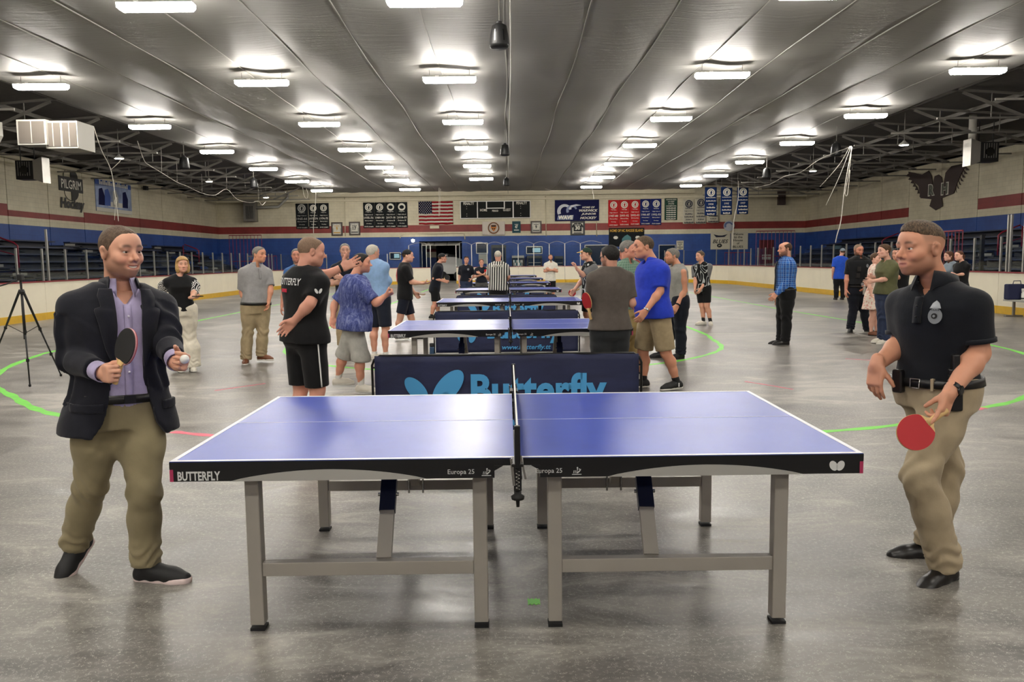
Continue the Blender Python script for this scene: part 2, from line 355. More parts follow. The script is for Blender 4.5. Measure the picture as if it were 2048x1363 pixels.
# taller end pieces of glass
for px, py in ((98, 560), (2013, 540), (2019, 540), (2046, 540)):
    p = onx(px, py, XBL if px < 1000 else XBR); MB().box((p[0], p[1]-YBF, 1.8), (.05, .05, 1.45)).build('glass_post', 'alu', rb)
q = onx(1955, 530, XBR); MB().box((q[0]+.1, q[1]-YBF, 1.55), (.09, .09, 1.0)).build('gate_post', 'blackm', rb)
# ================================================================ bleachers
mat('step_grey', (120, 118, 112), .6)
def bleacher(sd, xin, xout, ya, yb, aisles, lab):
    o = empty('bleachers', ((xin+xout)/2, (ya+yb)/2, 0), label=lab, cat='bleachers'); L = np.array(o.location); nr = 7; dep = (xout-xin)/nr
    cuts = [ya]+aisles+[yb]
    for r in range(nr):
        z = .75+.29*r; x0 = xin+dep*r; xs = x0+dep*.62
        for s in range(len(cuts)-1):
            y0, y1 = cuts[s]+(.6 if s else 0), cuts[s+1]-(.6 if s < len(cuts)-2 else 0); ym, ly = (y0+y1)/2, y1-y0
            MB().box(np.array([xs, ym, z+.02])-L, (.30, ly, .05)).build('seat_plank', 'seat_navy', o)
            MB().box(np.array([xs+sd*.12, ym, z-.145])-L, (.02, ly, .30)).build('riser', 'seat_dark', o)
            MB().box(np.array([x0+dep*.2, ym, z-.22])-L, (abs(dep)*.6, ly, .035)).build('foot_plank', 'seat_dark', o)
        for y in aisles:
            MB().box(np.array([x0+dep*.5, y, z-.16])-L, (abs(dep)*.98, 1.1, .05)).build('step', 'seat_dark', o)
            MB().box(np.array([x0+dep*.02, y, z-.1])-L, (.02, .8, .09)).build('step_marker', 'step_grey', o)
    for y in np.arange(ya, yb+.1, 3):
        b = MB(); b.bar(np.array([xin, y, .35])-L, np.array([xout, y, .35+.29*nr])-L, .08, .12); b.bar(np.array([xin, y, 0])-L, np.array([xin, y, .5])-L, .08, .08); b.bar(np.array([xout, y, 0])-L, np.array([xout, y, 2.3])-L, .08, .08); b.build('support', 'seat_dark', o)
    MB().box(np.array([xin-sd*.02, (ya+yb)/2, .45])-L, (.03, yb-ya, .3)).build('front_skirt', 'seat_dark', o)
bleacher(-1, -14.6, -20.0, 14, 50, [27, 36, 45], 'dark blue bleachers behind the glass below the painted hockey lettering')
bleacher(1, 14.2, 20.8, 14, 50, [20.5, 29, 38], 'dark blue bleachers behind the glass below the painted bird emblem')
def hoop(x, y, z, sd, lab):
    o = empty('handrail', (x, y, z), label=lab, cat='railing', group='red bleacher handrails')
    P = [(0, 0, 0), (0, 0, .85), (sd*.12, 0, .95), (sd*.75, 0, 1.2), (sd*.85, 0, 1.15), (sd*.85, 0, .35)]
    MB().tube(P, .028, 8).build('rail', 'rail_red', o, smooth=True)
    MB().tube([(0, 0, .5), (sd*.85, 0, .75)], .02, 8).build('mid_rail', 'rail_red', o, smooth=True)
places = ['foremost', 'second', 'third', 'fourth', 'fifth', 'rearmost']
k = 0
for sd, xi, ys, nm in ((-1, -17.0, [25.5, 28.4, 36, 45], 'painted hockey lettering'), (1, 17.5, [19.5, 22, 29, 38], 'painted bird emblem')):
    for j, y in enumerate(ys):
        hoop(xi, y, 1.35, sd, f'{places[j]} red tube handrail on the bleachers under the {nm}')
def cage(p, w, h, n, lab, d=(0, 1, 0)):
    o = empty('guard_railing', p, label=lab, cat='railing', group='red guard railings'); d = np.array(d, float)
    for z in (.1, h*.5, h): MB().tube([d*0+ZA*z, d*w+ZA*z], .025, 6).build('rail', 'rail_red', o)
    for k in range(n+1): MB().tube([d*w*k/n, d*w*k/n+ZA*h], .014, 5).build('baluster', 'rail_red', o)
cage((-15.2, 50.6, 0), 2.0, 3.2, 9, 'barred red guard railing where the bleachers end near the dark banners', (-1, 0, 0))
cage((-14.2, 50.2, 0), 1.8, 1.9, 9, 'lower barred red railing by the bleacher stairs near the dark banners', (-1, 0, 0))
cage((15.4, 50.4, 0), 2.4, 3.1, 10, 'barred red guard railing above the dark red door', (1, 0, 0))
cage((13.6, 50.9, 0), 1.6, 1.8, 8, 'low barred red railing beside the dark red door', (1, 0, 0))
cage((13.7, 24.5, 0), 2.0, 2.25, 10, 'barred red railing behind the officer in the black polo', (0, 1, 0))
# ================================================================ table tennis tables
def m_top():
    t = NT('table_blue'); v = t.co(); n = t.noise(v, 3, 4, .6); t.set(Base_Color=t.ramp(n, [(.3, lin((40, 66, 166))), (.7, lin((46, 74, 178)))]), Roughness=.33, Specular_IOR_Level=.3)
    t.bump(t.noise(v, 240, 2), .03, .002); MATS['table_blue'] = t.m
m_top()
mat('line_white', (226, 228, 234), .4); mat('frame_black', (12, 12, 13), .3); mat('leg_grey', (168, 162, 152), .42, .15, var=.04); mat('arc_silver', (176, 174, 168), .4, .3); mat('corner_pink', (176, 52, 92), .45)
mat('hinge_navy', (34, 38, 58), .4); mat('rubber_black', (16, 16, 16), .7); mat('net_black', (14, 14, 15), .6); mat('tape_white', (222, 220, 214), .6); mat('print_white', (214, 214, 212), .5); mat('steel', (150, 148, 144), .25, .9)
TL, TW, TH = 2.74, 1.525, .76
def butterfly_logo(par, c, x, y, w, m, z=.002, name='butterfly_mark'):
    """two rounded wings"""
    c, x, y = [np.array(a, float) for a in (c, x, y)]
    for s in (-1, 1):
        P = []
        for k in range(28):
            a = 2*PI*k/28; r = 1-.28*max(0, math.cos(a-PI*1.25 if False else a-PI))**1.0
            px, py = .30*math.cos(a), .42*math.sin(a)
            an = -.5; P.append((s*(.27+px*math.cos(an)-py*math.sin(an)*-1*-1), px*math.sin(an)+py*math.cos(an)))
        b = MB(); b.prism([(p[0]*w, p[1]*w) for p in (P if s > 0 else P[::-1])], c, x, y, z); b.build(name, m, par)
def tt_symbol(par, c, x, y, h, m):
    c, x, y = [np.array(a, float) for a in (c, x, y)]; n = np.cross(x, y)*.001; k = 0
    def poly(P):
        MB().prism([(p[0]*h, p[1]*h) for p in P], c, x, y, .001).build('federation_mark', m, par)
    poly([(-.55, -.5), (.55, -.5), (.55, -.42), (-.55, -.42)])
    for dx in (-.38, -.2, -.02): poly([(dx-.03, -.32), (dx+.04, -.32), (dx+.1, .02), (dx+.03, .02)])
    poly(circle(.09, 10, .08, .32)); poly([(.02, -.3), (.12, -.34), (.42, -.05), (.5, .15), (.42, .18), (.34, .02), (.1, -.16)]); poly(circle(.07, 8, .3, .16))
    poly([(.04, .05), (.12, .05), (.14, .22), (.02, .22)])
def half_frame(par, sx, detail):
    """sx = -1 / +1: the half of the table on that side (local coords, table centred, near edge y=-TW/2)"""
    xi, xo = sx*.012, sx*TL/2; a, b = min(xi, xo), max(xi, xo)
    top = MB().span((a, -TW/2, TH-.025), (b, TW/2, TH)).build('table_half', 'table_blue', par)
    for (p, q) in (((a, -TW/2), (b, -TW/2+.02)), ((a, TW/2-.02), (b, TW/2)), ((xo-sx*.02, -TW/2+.02), (xo, TW/2-.02)), ((a, -.0015), (b, .0015))):
        MB().span((min(p[0], q[0]), p[1], TH), (max(p[0], q[0]), q[1], TH+.0012)).build('court_line', 'line_white', top)
    apr = MB(); f0 = sx*.09; zt, zb = TH-.002, TH-.080
    apr.span((a, -TW/2-.004, zt-.028), (b, -TW/2+.02, zt)); apr.span((min(f0, xo), -TW/2-.002, zb), (max(f0, xo), -TW/2+.03, zt-.026))
    apr.prism([(sx*.055, zt-.03-.0), (sx*.09, zt-.03), (sx*.09, zt-.05)] if sx > 0 else [(sx*.09, zt-.05), (sx*.09, zt-.03), (sx*.055, zt-.03)], (0, -TW/2, 0), XA, ZA, -.02)
    apr.span((min(xo, xo-sx*.03), -TW/2, zb), (max(xo, xo-sx*.03), TW/2, zt-.001)); apr.span((a, TW/2-.02, zb+.02), (b, TW/2+.002, zt-.001))
    fr = apr.build('apron', 'frame_black', par)
    x0, x1 = sx*.36, sx*1.13; pr = [((x0+(x1-x0)*s), zb+.043*math.sin(PI*s)**.8) for s in np.linspace(0, 1, 22)]
    if sx < 0: pr = pr[::-1]
    MB().prism(pr, (0, -TW/2-.0022, 0), XA, ZA, .004).build('silver_arc', 'arc_silver', fr)
    MB().span((min(xo, xo-sx*.014), -TW/2-.0035, zb), (max(xo, xo-sx*.014), -TW/2+.03, zb+.048)).build('corner_tab', 'corner_pink', fr)
    yy = -TW/2-.004
    if detail: tt_symbol(fr, (sx*.05*0+(-.122 if sx < 0 else .235), yy, zb+.026), XA, ZA, .034, 'print_white')
    text('Europa 25', ((-.222 if sx < 0 else .125), yy, zb+.024), XA, ZA, .105, .025, 'print_white', fr, bold=.004)
    if sx < 0: text('BUTTERFLY', (-1.255, yy, zb+.022), XA, ZA, .168, .037, 'print_white', fr, bold=.03)
    else: butterfly_logo(fr, (1.265, yy, zb+.032), XA, ZA, .050, 'print_white', .001)
    # undercarriage
    for yl in (-TW/2+.16, TW/2-.115):
        for xl in (sx*.155, sx*1.095):
            lg = MB().box((xl, yl, (TH-.04)/2+.012), (.058, .058, TH-.064)).build('leg', 'leg_grey', par, bevel=.004)
            MB().box((xl, yl, .006), (.060, .060, .012)).build('foot', 'rubber_black', lg)
        MB().box((sx*.625, yl, .262), (.94-.058, .045, .058)).build('crossbar', 'leg_grey', par, bevel=.003)
    xm = sx*.565; A = np.array([xm, -TW/2+.185, .285]); T_ = np.array([xm+sx*.015, -TW/2+.62, .715]); q = lambda f: A+(T_-A)*f
    MB().bar(q(0), q(.40), .062, .03, up=(0, -1, 1)).build('brace', 'leg_grey', par); MB().bar(q(.36), q(.62), .068, .04, up=(0, -1, 1)).build('hinge_bracket', 'hinge_navy', par); MB().bar(q(.6), q(1), .044, .03, up=(0, -1, 1)).build('hinge_arm', 'hinge_navy', par)
    MB().tube([q(.5)-XA*.046, q(.5)+XA*.046], .008, 8).build('bolt', 'steel', par)
    MB().bar((xm, TW/2-.14, .27), (xm+sx*.03, TW/2-.37, .70), .05, .03).build('strut', 'leg_grey', par)
    for dx in (-.04, .04): MB().tube([(xm+dx, TW/2-.145, .22), (xm+dx, TW/2-.145, .30)], .006, 6).build('strut_pin', 'steel', par)
def make_table(detail, label):
    o = empty('table_tennis_table'); tag(o, label, 'table tennis table', 'blue table tennis tables')
    half_frame(o, -1, detail); half_frame(o, 1, detail)
    net = MB().span((-.004, -TW/2-.13, TH+.005), (.004, TW/2+.13, TH+.14)).build('net', 'net_mesh', o)
    MB().span((-.0035, -TW/2-.13, TH+.140), (.0035, TW/2+.13, TH+.1525)).build('net_tape', 'tape_white', net)
    for sy in (-1, 1):
        y = sy*(TW/2+.14); c = MB(); c.box((0, y-sy*.0, TH+.075), (.022, .022, .165)); c.box((0, sy*(TW/2+.09), TH+.006), (.045, .12, .012)); po = c.build('net_post', 'frame_black', o, bevel=.003)
        c = MB(); c.box((0, sy*(TW/2+.11), TH-.045), (.03, .05, .1)); c.box((0, sy*(TW/2+.05), TH-.05), (.034, .13, .014)); c.build('clamp', 'frame_black', po)
        MB().lathe([(.006, -.03), (.008, 0), (.024, .0), (.026, .012), (.014, .02), (.014, .034)], (0, sy*(TW/2+.11), TH-.135), 14).build('clamp_knob', 'rubber_black', po, smooth=True)
        sp = [(.012*math.cos(a), sy*(TW/2+.138), TH-.09+.0022*a) for a in np.linspace(0, 36, 110)]
        if detail: MB().tube([(x*.5, y, z) for x, y, z in sp], .0016, 4).build('spring', 'steel', po)
        MB().bar((-.024, sy*(TW/2+.135), TH+.03), (-.014, sy*(TW/2+.135), TH-.075), .004, .01).build('clip_wire', 'steel', po)
        MB().bar((.03, sy*(TW/2+.135), TH-.05), (.012, sy*(TW/2+.135), TH+.04), .004, .008).build('clip_wire', 'steel', po)
    return o
def m_net():
    t = NT('net_mesh'); v = t.co(); sc = t.sep(v); a = t.math('GREATER_THAN', t.math('FRACT', t.math('MULTIPLY', sc[1], 95)), .42); b = t.math('GREATER_THAN', t.math('FRACT', t.math('MULTIPLY', sc[2], 95)), .42)
    hole = t.math('MULTIPLY', a, b); t.set(Base_Color=lin((12, 12, 14)), Roughness=.7, Alpha=t.math('SUBTRACT', 1, hole)); MATS['net_mesh'] = t.m
m_net()
T_Y = [3.135+TW/2, 9.02+TW/2, 15.0+TW/2, 20.9+TW/2, 26.8+TW/2, 32.7+TW/2, 38.6+TW/2]
TLAB = ['large blue table tennis table between the two men with paddles nearest the viewer', 'blue table tennis table marked 2 behind the first navy barrier', 'blue table tennis table with black capped player at its end, third in the row',
        'blue table tennis table just behind the striped referee', 'blue table tennis table beyond the referee, fifth in the row', 'blue table tennis table far back, sixth in the row', 'blue table tennis table farthest back in the row']
tp = make_table(True, TLAB[0]); tp.location = (0, T_Y[0], 0); TABLES = [tp]; TX = [0, .0, .02, 0, .03, .05, 0]
for k in range(1, 7):
    c = copy_tree(tp); c.location = (TX[k], T_Y[k], 0); c['label'] = TLAB[k]; TABLES.append(c)
mat('navy_print', (28, 34, 92), .5)
text('2', (-.155, -TW/2+.16-.031, .115), XA, ZA, .075, .10, 'navy_print', TABLES[1], name='table_number', bold=.05)
# ================================================================ court barriers
def m_cloth(name, col, bscale=6):
    t = NT(name); v = t.co(); n = t.noise(v, bscale, 4, .6); n2 = t.noise(t.scale(v, (1, 1, 3)), 2.2, 3, .5, .6); c = lin(col)
    t.set(Base_Color=t.ramp(n2, [(.3, tuple(x*.8 for x in c[:3])), (.7, tuple(x*1.2 for x in c[:3]))]), Roughness=.7); t.bump(t.math('ADD', t.math('MULTIPLY', n, .3), n2), .35, .02); MATS[name] = t.m
m_cloth('barrier_navy', (32, 38, 72)); mat('logo_blue', (74, 158, 214), .6)
def barrier_mesh():
    V = []; F = []; nx, nz = 40, 12; Wb, Hb = 2.33, .70
    for side in (-1, 1):
        o = len(V)
        for j in range(nz+1):
            for i in range(nx+1):
                x = -Wb/2+Wb*i/nx; z = .03+(Hb-.03)*j/nz; q = j/nz
                V.append((x, side*(.012+.012*math.sin(x*7+q*3)*(1-q)*q*2)+.006*math.sin(x*11+z*9), z+.006*math.sin(x*3.1)*q))
        for j in range(nz):
            for i in range(nx):
                a = o+j*(nx+1)+i; f = (a, a+1, a+nx+2, a+nx+1); F.append(f if side < 0 else f[::-1])
    n1 = (nx+1)*(nz+1); per = [i for i in range(nx+1)]+[(j+1)*(nx+1)-1 for j in range(1, nz+1)]+[nz*(nx+1)+i for i in range(nx-1, -1, -1)]+[j*(nx+1) for j in range(nz-1, 0, -1)]
    for a, b in zip(per, per[1:]+per[:1]): F.append((b, a, a+n1, b+n1))
    me = bpy.data.meshes.new('cover'); me.from_pydata(V, [], F); setmat(me, 'barrier_navy'); me.polygons.foreach_set('use_smooth', [True]*len(F)); return me
def make_barrier():
    o = empty('court_barrier'); cv = link('cover', barrier_mesh(), o)
    yy = -.03
    # big wings
    for s, (cx, cz, rx, rz, rot) in ((-1, (-.80, .405, .070, .135, .72)), (1, (-.52, .425, .093, .185, -.72))):
        P = [(cx+rx*math.cos(a)*math.cos(rot)-rz*math.sin(a)*math.sin(rot), cz+rx*math.cos(a)*math.sin(rot)+rz*math.sin(a)*math.cos(rot)) for a in np.linspace(0, 2*PI, 30)[:-1]]
        MB().prism(P, (0, yy, 0), XA, ZA, .004).build('wing', 'logo_blue', cv)
    for s, (cx, cz, rx, rz, rot) in ((-1, (-.76, .285, .045, .085, .35)), (1, (-.56, .285, .055, .10, -.35))):
        P = [(cx+rx*math.cos(a)*math.cos(rot)-rz*math.sin(a)*math.sin(rot), cz+rx*math.cos(a)*math.sin(rot)+rz*math.sin(a)*math.cos(rot)) for a in np.linspace(0, 2*PI, 24)[:-1]]
        MB().prism(P, (0, yy, 0), XA, ZA, .004).build('wing', 'logo_blue', cv)
    text('Butterfly', (.28, yy-.003, .355), XA, ZA, 1.2, .37, 'logo_blue', cv, bold=.035, res=4)
    text('www.butterfly.tt', (.32, yy-.003, .1), XA, ZA, .80, .1, 'logo_blue', cv, bold=.02, shear=.25)
    f = MB(); f.tube([(-1.19, .02, .01), (-1.19, 0, .62), (-1.17, 0, .67), (-1.12, 0, .705), (1.12, 0, .705), (1.17, 0, .67), (1.19, 0, .62), (1.19, .02, .01)], .011, 8); f.build('frame_tube', 'frame_black', o, smooth=True)
    for sx in (-1, 1): MB().tube([(sx*1.19, -.16, .012), (sx*1.19, .16, .012)], .012, 8).build('foot_bar', 'frame_black', o)
    for sx in (-1, 1): MB().tube([(sx*1.185, 0, .6), (sx*1.16, -.005, .6)], .008, 6).build('strap', 'frame_black', o)
    return o
BL = ['navy butterfly logo barrier directly behind the large front table', 'navy barrier with web address behind table marked 2', 'navy barrier between the third table and the referee', 'navy barrier under the table behind the referee', 'navy barrier farther back behind the fifth table', 'navy barrier at the far end of the table row']
bp = make_barrier()
for k, y in enumerate((7.1, 13.2, 19.1, 25.0, 30.9, 36.8)):
    o = bp if k == 0 else copy_tree(bp); o.location = (at(1014, 700, y)[0] if k else at(1013.5, 712, y)[0], y, 0); o.rotation_euler.z = .0; tag(o, BL[k], 'barrier', 'navy court barriers')
# ================================================================ tape lines on the floor
mat('tape_green', (112, 214, 62), .5, var=.12); mat('tape_pink', (226, 96, 120), .5, var=.15); mat('tape_pale', (176, 178, 160), .5)
def smooth_path(P, n=6):
    P = [np.array(p, float) for p in P]; out = []
    for i in range(len(P)-1):
        p0, p1, p2, p3 = P[max(i-1, 0)], P[i], P[i+1], P[min(i+2, len(P)-1)]
        for s in np.linspace(0, 1, n, endpoint=False):
            out.append(.5*((2*p1)+(-p0+p2)*s+(2*p0-5*p1+4*p2-p3)*s*s+(-p0+3*p1-3*p2+p3)*s**3))
    return out+[P[-1]]
def ribbon(name, P, w, m, lab, z=.0015):
    P = smooth_path(P); V = []; F = []; n = len(P)
    for i, p in enumerate(P):
        t = P[min(i+1, n-1)]-P[max(i-1, 0)]; t /= np.linalg.norm(t); nn = np.array([-t[1], t[0]]); ww = w*(1+.25*math.sin(i*1.7)); V += [(*(p+nn*ww/2), z), (*(p-nn*ww/2), z), (*(p+nn*ww/2), .0002), (*(p-nn*ww/2), .0002)]
    for i in range(n-1):
        a = 4*i; F += [(a, a+1, a+5, a+4), (a+2, a+6, a+7, a+3), (a, a+4, a+6, a+2), (a+1, a+3, a+7, a+5)]
    me = bpy.data.meshes.new(name); me.from_pydata(V, [], F); me.update(); setmat(me, m); return link(name, me, None, label=lab, cat='floor line')
ribbon('floor_tape', [(-8.3, 44), (-8.35, 30), (-8.3, 21.5), (-8.15, 15), (-7.97, 13.5), (-7.4, 11.7), (-6.6, 10.3), (-5.9, 9.5), (-5.2, 8.7), (-4.65, 8.22), (-3.9, 7.75), (-3.15, 7.34)], .10, 'tape_green', 'wide green tape curve on the floor behind the jacketed man')
ribbon('floor_tape', [(-3.12, 7.33), (-2.68, 7.14), (-2.2, 7.0)], .085, 'tape_pink', 'pink tape strip between the jacketed man and the front table')
ribbon('floor_tape', [(8.0, 44), (8.0, 28), (7.95, 24), (8.1, 19), (8.2, 15), (8.0, 12.6), (7.0, 10.2), (5.5, 8.56), (4.75, 8.02)], .085, 'tape_green', 'green tape curve on the floor past the officer group')
ribbon('floor_tape', [(4.75, 8.02), (4.62, 7.93), (4.5, 7.86)], .085, 'tape_pink', 'short pink tape strip behind the black polo man')
ribbon('floor_tape', [(4.5, 7.86), (3.5, 7.24), (2.7, 6.99), (2.2, 6.9)], .085, 'tape_green', 'green tape line beside the end of the front table')
ribbon('floor_tape', [(-4.2, 44), (-4.2, 26), (-4.18, 18), (-4.05, 15), (-3.8, 13.7), (-3.2, 12.5), (-2.3, 11.65), (-1.0, 11.1), (0, 11.0), (1.2, 11.2), (2.02, 11.63), (2.7, 12.2), (3.35, 13.1), (3.68, 14), (3.83, 15.3), (3.95, 17), (4.0, 26), (4.0, 44)], .085, 'tape_green', 'green tape oval running around the table row')
for P, lab in (([(-3.58, 9.7), (-3.36, 9.97), (-3.13, 10.23)], 'thin pink mark on the floor near the grey polo man'), ([(2.9, 9.92), (3.1, 9.6), (3.27, 9.28)], 'thin pink mark on the floor near the blue polo man'), ([(5.02, 12.02), (5.2, 11.9), (5.42, 11.74)], 'faint pink mark on the floor before the olive shirt woman')):
    ribbon('floor_tape', P, .03, 'tape_pink', lab)
ribbon('floor_tape', [(3.9, 16.3), (5.5, 16.27), (7.9, 16.2)], .05, 'tape_pale', 'pale line across the floor behind the plaid shirt man')
ribbon('floor_tape', [(.045, 3.52), (.07, 3.52), (.1, 3.52)], .06, 'tape_green', 'small green tape square under the front table')
# ================================================================ things on the far wall
def wrect(x0, y0, x1, y1, Y):
    a, b = at((x0+x1)/2, (y0+y1)/2, Y), Y/FPX*1.005; return a, (x1-x0)*b, (y1-y0)*b
mat('banner_char', (32, 34, 36), .85, spec=.15); mat('banner_red', (190, 40, 42), .8, spec=.15); mat('banner_blue', (32, 42, 104), .8, spec=.15); mat('banner_green', (24, 62, 46), .75); mat('banner_white', (198, 192, 172), .8); mat('banner_royal', (22, 44, 92), .8, spec=.15); mat('print_cream', (226, 222, 208), .7); mat('print_dark', (44, 46, 62), .7); mat('print_gold', (222, 176, 70), .6); mat('print_black', (20, 20, 22), .7)
def cloth_panel(name, c, w, h, m, parent, amp=.03, nx=10, nz=8, ph=0):
    V = []; F = []
    for s in (0, .012):
        for j in range(nz+1):
            for i in range(nx+1):
                q = j/nz; V.append((-w/2+w*i/nx, s+amp*(1-q*.8)*math.sin(i*1.1+ph)*.5-amp*.6, -h/2+h*q+.015*math.sin(i*.9+ph)*(1-q)))
    n = (nx+1)*(nz+1)
    for j in range(nz):
        for i in range(nx): a = j*(nx+1)+i; F.append((a, a+1, a+nx+2, a+nx+1)); F.append((a+n, a+n+nx+1, a+n+nx+2, a+n+1))
    per = [i for i in range(nx+1)]+[(j+1)*(nx+1)-1 for j in range(1, nz+1)]+[nz*(nx+1)+i for i in range(nx-1, -1, -1)]+[j*(nx+1) for j in range(nz-1, 0, -1)]
    for a, b in zip(per, per[1:]+per[:1]): F.append((b, a, a+n, b+n))
    me = bpy.data.meshes.new(name); me.from_pydata(V, [], F); setmat(me, m); me.polygons.foreach_set('use_smooth', [True]*len(F)); return link(name, me, parent)
def disc(par, c, r, m, name, th=.006, ry=None, n=20): return MB().prism(circle(r, n, 0, 0, ry), np.array(c, float)-YA*0, XA, ZA, th).build(name, m, par)
def ring(par, c, r0, r1, m, name, n=20):
    V = [(c[0]+r*math.cos(2*PI*k/n), c[1], c[2]+r*math.sin(2*PI*k/n)) for r in (r0, r1) for k in range(n)]; F = [(k, (k+1) % n, n+(k+1) % n, n+k) for k in range(n)]
    me = bpy.data.meshes.new(name); me.from_pydata(V, [], F); setmat(me, m); return link(name, me, par)
def banner(px, Y, m, pm, em, lines, lab, grp, scallop=False):
    c, w, h = wrect(*px, Y); o = empty('championship_banner', c-ZA*h/2, label=lab, cat='banner', group=grp)
    if Y < YF-1:
        for sx in (-.45, .45): MB().tube([(sx*w, 0, h), (sx*w, 0, 6.62-(c[2]-h/2))], .008, 5).build('hanging_cord', 'grey_light', o)
    cl = cloth_panel('cloth', (0, 0, 0), w*.99, h, m, o, ph=px[0]); cl.location = (0, 0, h/2); y = -.075; r = w*.33
    if em:
        z = h*.31
        if em == 'solid': disc(cl, (0, y, z), r, pm, 'emblem'); disc(cl, (0, y-.008, z-.01), r*.62, m, 'emblem_figure', ry=r*.5)
        else: ring(cl, (0, y, z), r*.72, r, pm, 'emblem_ring'); disc(cl, (0, y, z), r*.6, pm, 'emblem'); MB().prism([(-.1*r, -.5*r), (.12*r, -.5*r), (.3*r, .1*r), (.1*r, .5*r), (-.2*r, .1*r)], (0, y-.008, z), XA, ZA, .004).build('emblem_figure', m, cl)
    top = .13 if em else .44; n = len(lines); 
    for k, (s, hh, ww) in enumerate(lines):
        z = h*(top-(top+.45)*k/max(1, n-1)); text(s, (0, y-.01, z), XA, ZA, w*ww, h*hh, pm, cl, bold=.02, res=1)
def L4(a, b, yr, c): return [(a, .045, .5), (b, .05, .72), (yr, .085, .84), (c[0], .05, .72), (c[1], .045, .45), (c[2], .045, .82)]
for k, (x0, x1, yr) in enumerate(((592, 616.5, '1965-66'), (617.5, 637.5, '1973-74'), (638, 658, '1974-75'))):
    banner((x0, 407.5-k*.4, x1, 457-k*.4), YF-.03, 'banner_char', 'print_cream' if k else 'grey_light', 'ring', L4('Pilgrim', 'High School', yr, ('Metropolitan I', 'Hockey', 'STATE CHAMPS')), f'charcoal championship banner reading {yr} beside the framed gold jersey', 'dark championship banners')
for k, (x0, x1, yr) in enumerate(((727, 749, '1975-76'), (749.5, 770.5, '1989-90'), (771, 792.5, '2017-18'), (793, 815, '2018-19'))):
    banner((x0, 405.5-k*.3, x1, 455-k*.3), YF-.03, 'banner_char', 'print_cream', 'solid' if k > 1 else 'ring', L4('Pilgrim', 'High School', yr, ('Division III' if k > 1 else 'Metropolitan I', 'Hockey', 'STATE CHAMPS')), f'charcoal championship banner reading {yr} beside the flag', 'dark championship banners')
for k, (x0, x1, yr) in enumerate(((1216.5, 1237.5, '1987-88'), (1238, 1259, '2001-02'), (1259.5, 1280, '2002-03'))):
    banner((x0, 400.5-k*.5, x1, 452-k), YF-.03, 'banner_red', 'print_cream', 'ring', L4('Toll Gate', 'High School', yr, ('Metropolitan', 'Hockey', 'STATE CHAMPS')), f'red championship banner reading {yr}', 'red championship banners')
for k, (x0, x1, yr) in enumerate(((1280.5, 1301, '1986-87'), (1301.5, 1322.5, '1992-93'))):
    banner((x0, 398.5-k*.4, x1, 449), YF-.03, 'banner_blue', 'print_cream', 'ring', L4('Warwick Vets', 'High School', yr, ('Metropolitan I', 'Hockey', 'STATE CHAMPS')), f'navy championship banner reading {yr} beside the red banners', 'navy championship banners')
banner((1329, 397, 1354.5, 439), YF-.03, 'banner_green', 'print_cream', None, [('HENDRICKEN', .06, .8), ('HOCKEY', .06, .5), ('STATE', .06, .45), ('CHAMPIONS', .06, .8)]+[(s, .055, .72) for s in ('##########',)*6], 'dark green banner listing championship years', 'wall banners')
for k, (x0, y0, x1, y1) in enumerate(((1366, 399, 1388.5, 446.5), (1390, 396, 1412.5, 446.5), (1414.5, 398, 1437.5, 444.5))):
    banner((x0, y0, x1, y1), YF-.03-.08*(k == 2), 'banner_white', 'print_dark', 'ring', [('##########', .04, .6), ('High School', .045, .8), ('#####', .05, .6), ('#########', .05, .75), ('######', .04, .5), ('##########', .05, .8)], ['off white banner with dark emblem next to the green banner', 'off white banner with reddish emblem, middle one of three', 'off white banner half hidden behind a hanging blue banner'][k], 'off white banners')
for k, (x0, x1, y0, y1) in enumerate(((1409.5, 1433, 375, 430), (1441.5, 1464, 374.5, 428), (1474, 1496.5, 374, 427))):
    banner((x0, y0, x1, y1), 50.0, 'banner_royal', 'print_cream', 'ring', [('###########', .03, .8), ('##########', .035, .8), (['1994', '1995', '1997'][k], .07, .4), ('########', .05, .7), ('#########', .05, .8), ('######', .05, .6)], ['hanging blue youth banner overlapping the white banners', 'hanging blue youth banner in the middle of three', 'hanging blue youth banner crossed by a long rope'][k], 'hanging blue banners')
# flag
c, w, h = wrect(838, 403, 905.5, 448, YF-.03); fl = empty('national_flag', c-ZA*h/2, label='large stars and stripes flag on the far wall', cat='flag')
mat('flag_red', (142, 26, 34), .85, spec=.15); mat('flag_white', (206, 196, 184), .7); mat('flag_navy', (18, 22, 50), .85, spec=.15)
for k in range(13):
    o = cloth_panel('stripe', None, w, h/13, 'flag_white' if k % 2 else 'flag_red', fl, .05, 24, 1, 0); o.location = (0, 0, h*(12.5-k)/13)
un = cloth_panel('canton', None, w*.39, h*7/13, 'flag_navy', fl, .03, 10, 6); un.location = (-w*.305, -.035, h*(1-3.5/13))
for r in range(9):
    for q in range(6 if r % 2 == 0 else 5):
        P = [((.034 if k % 2 == 0 else .015)*w*.5*math.sin(k*PI/5), (.034 if k % 2 == 0 else .015)*w*.5*math.cos(k*PI/5)) for k in range(10)][::-1]
        MB().prism(P, (w*.39*((q+.5+(0 if r % 2 == 0 else .5))/6-.5), -.06, h*7/13*((8.5-r)/9-.5)), XA, ZA, .003).build('star', 'flag_white', un)
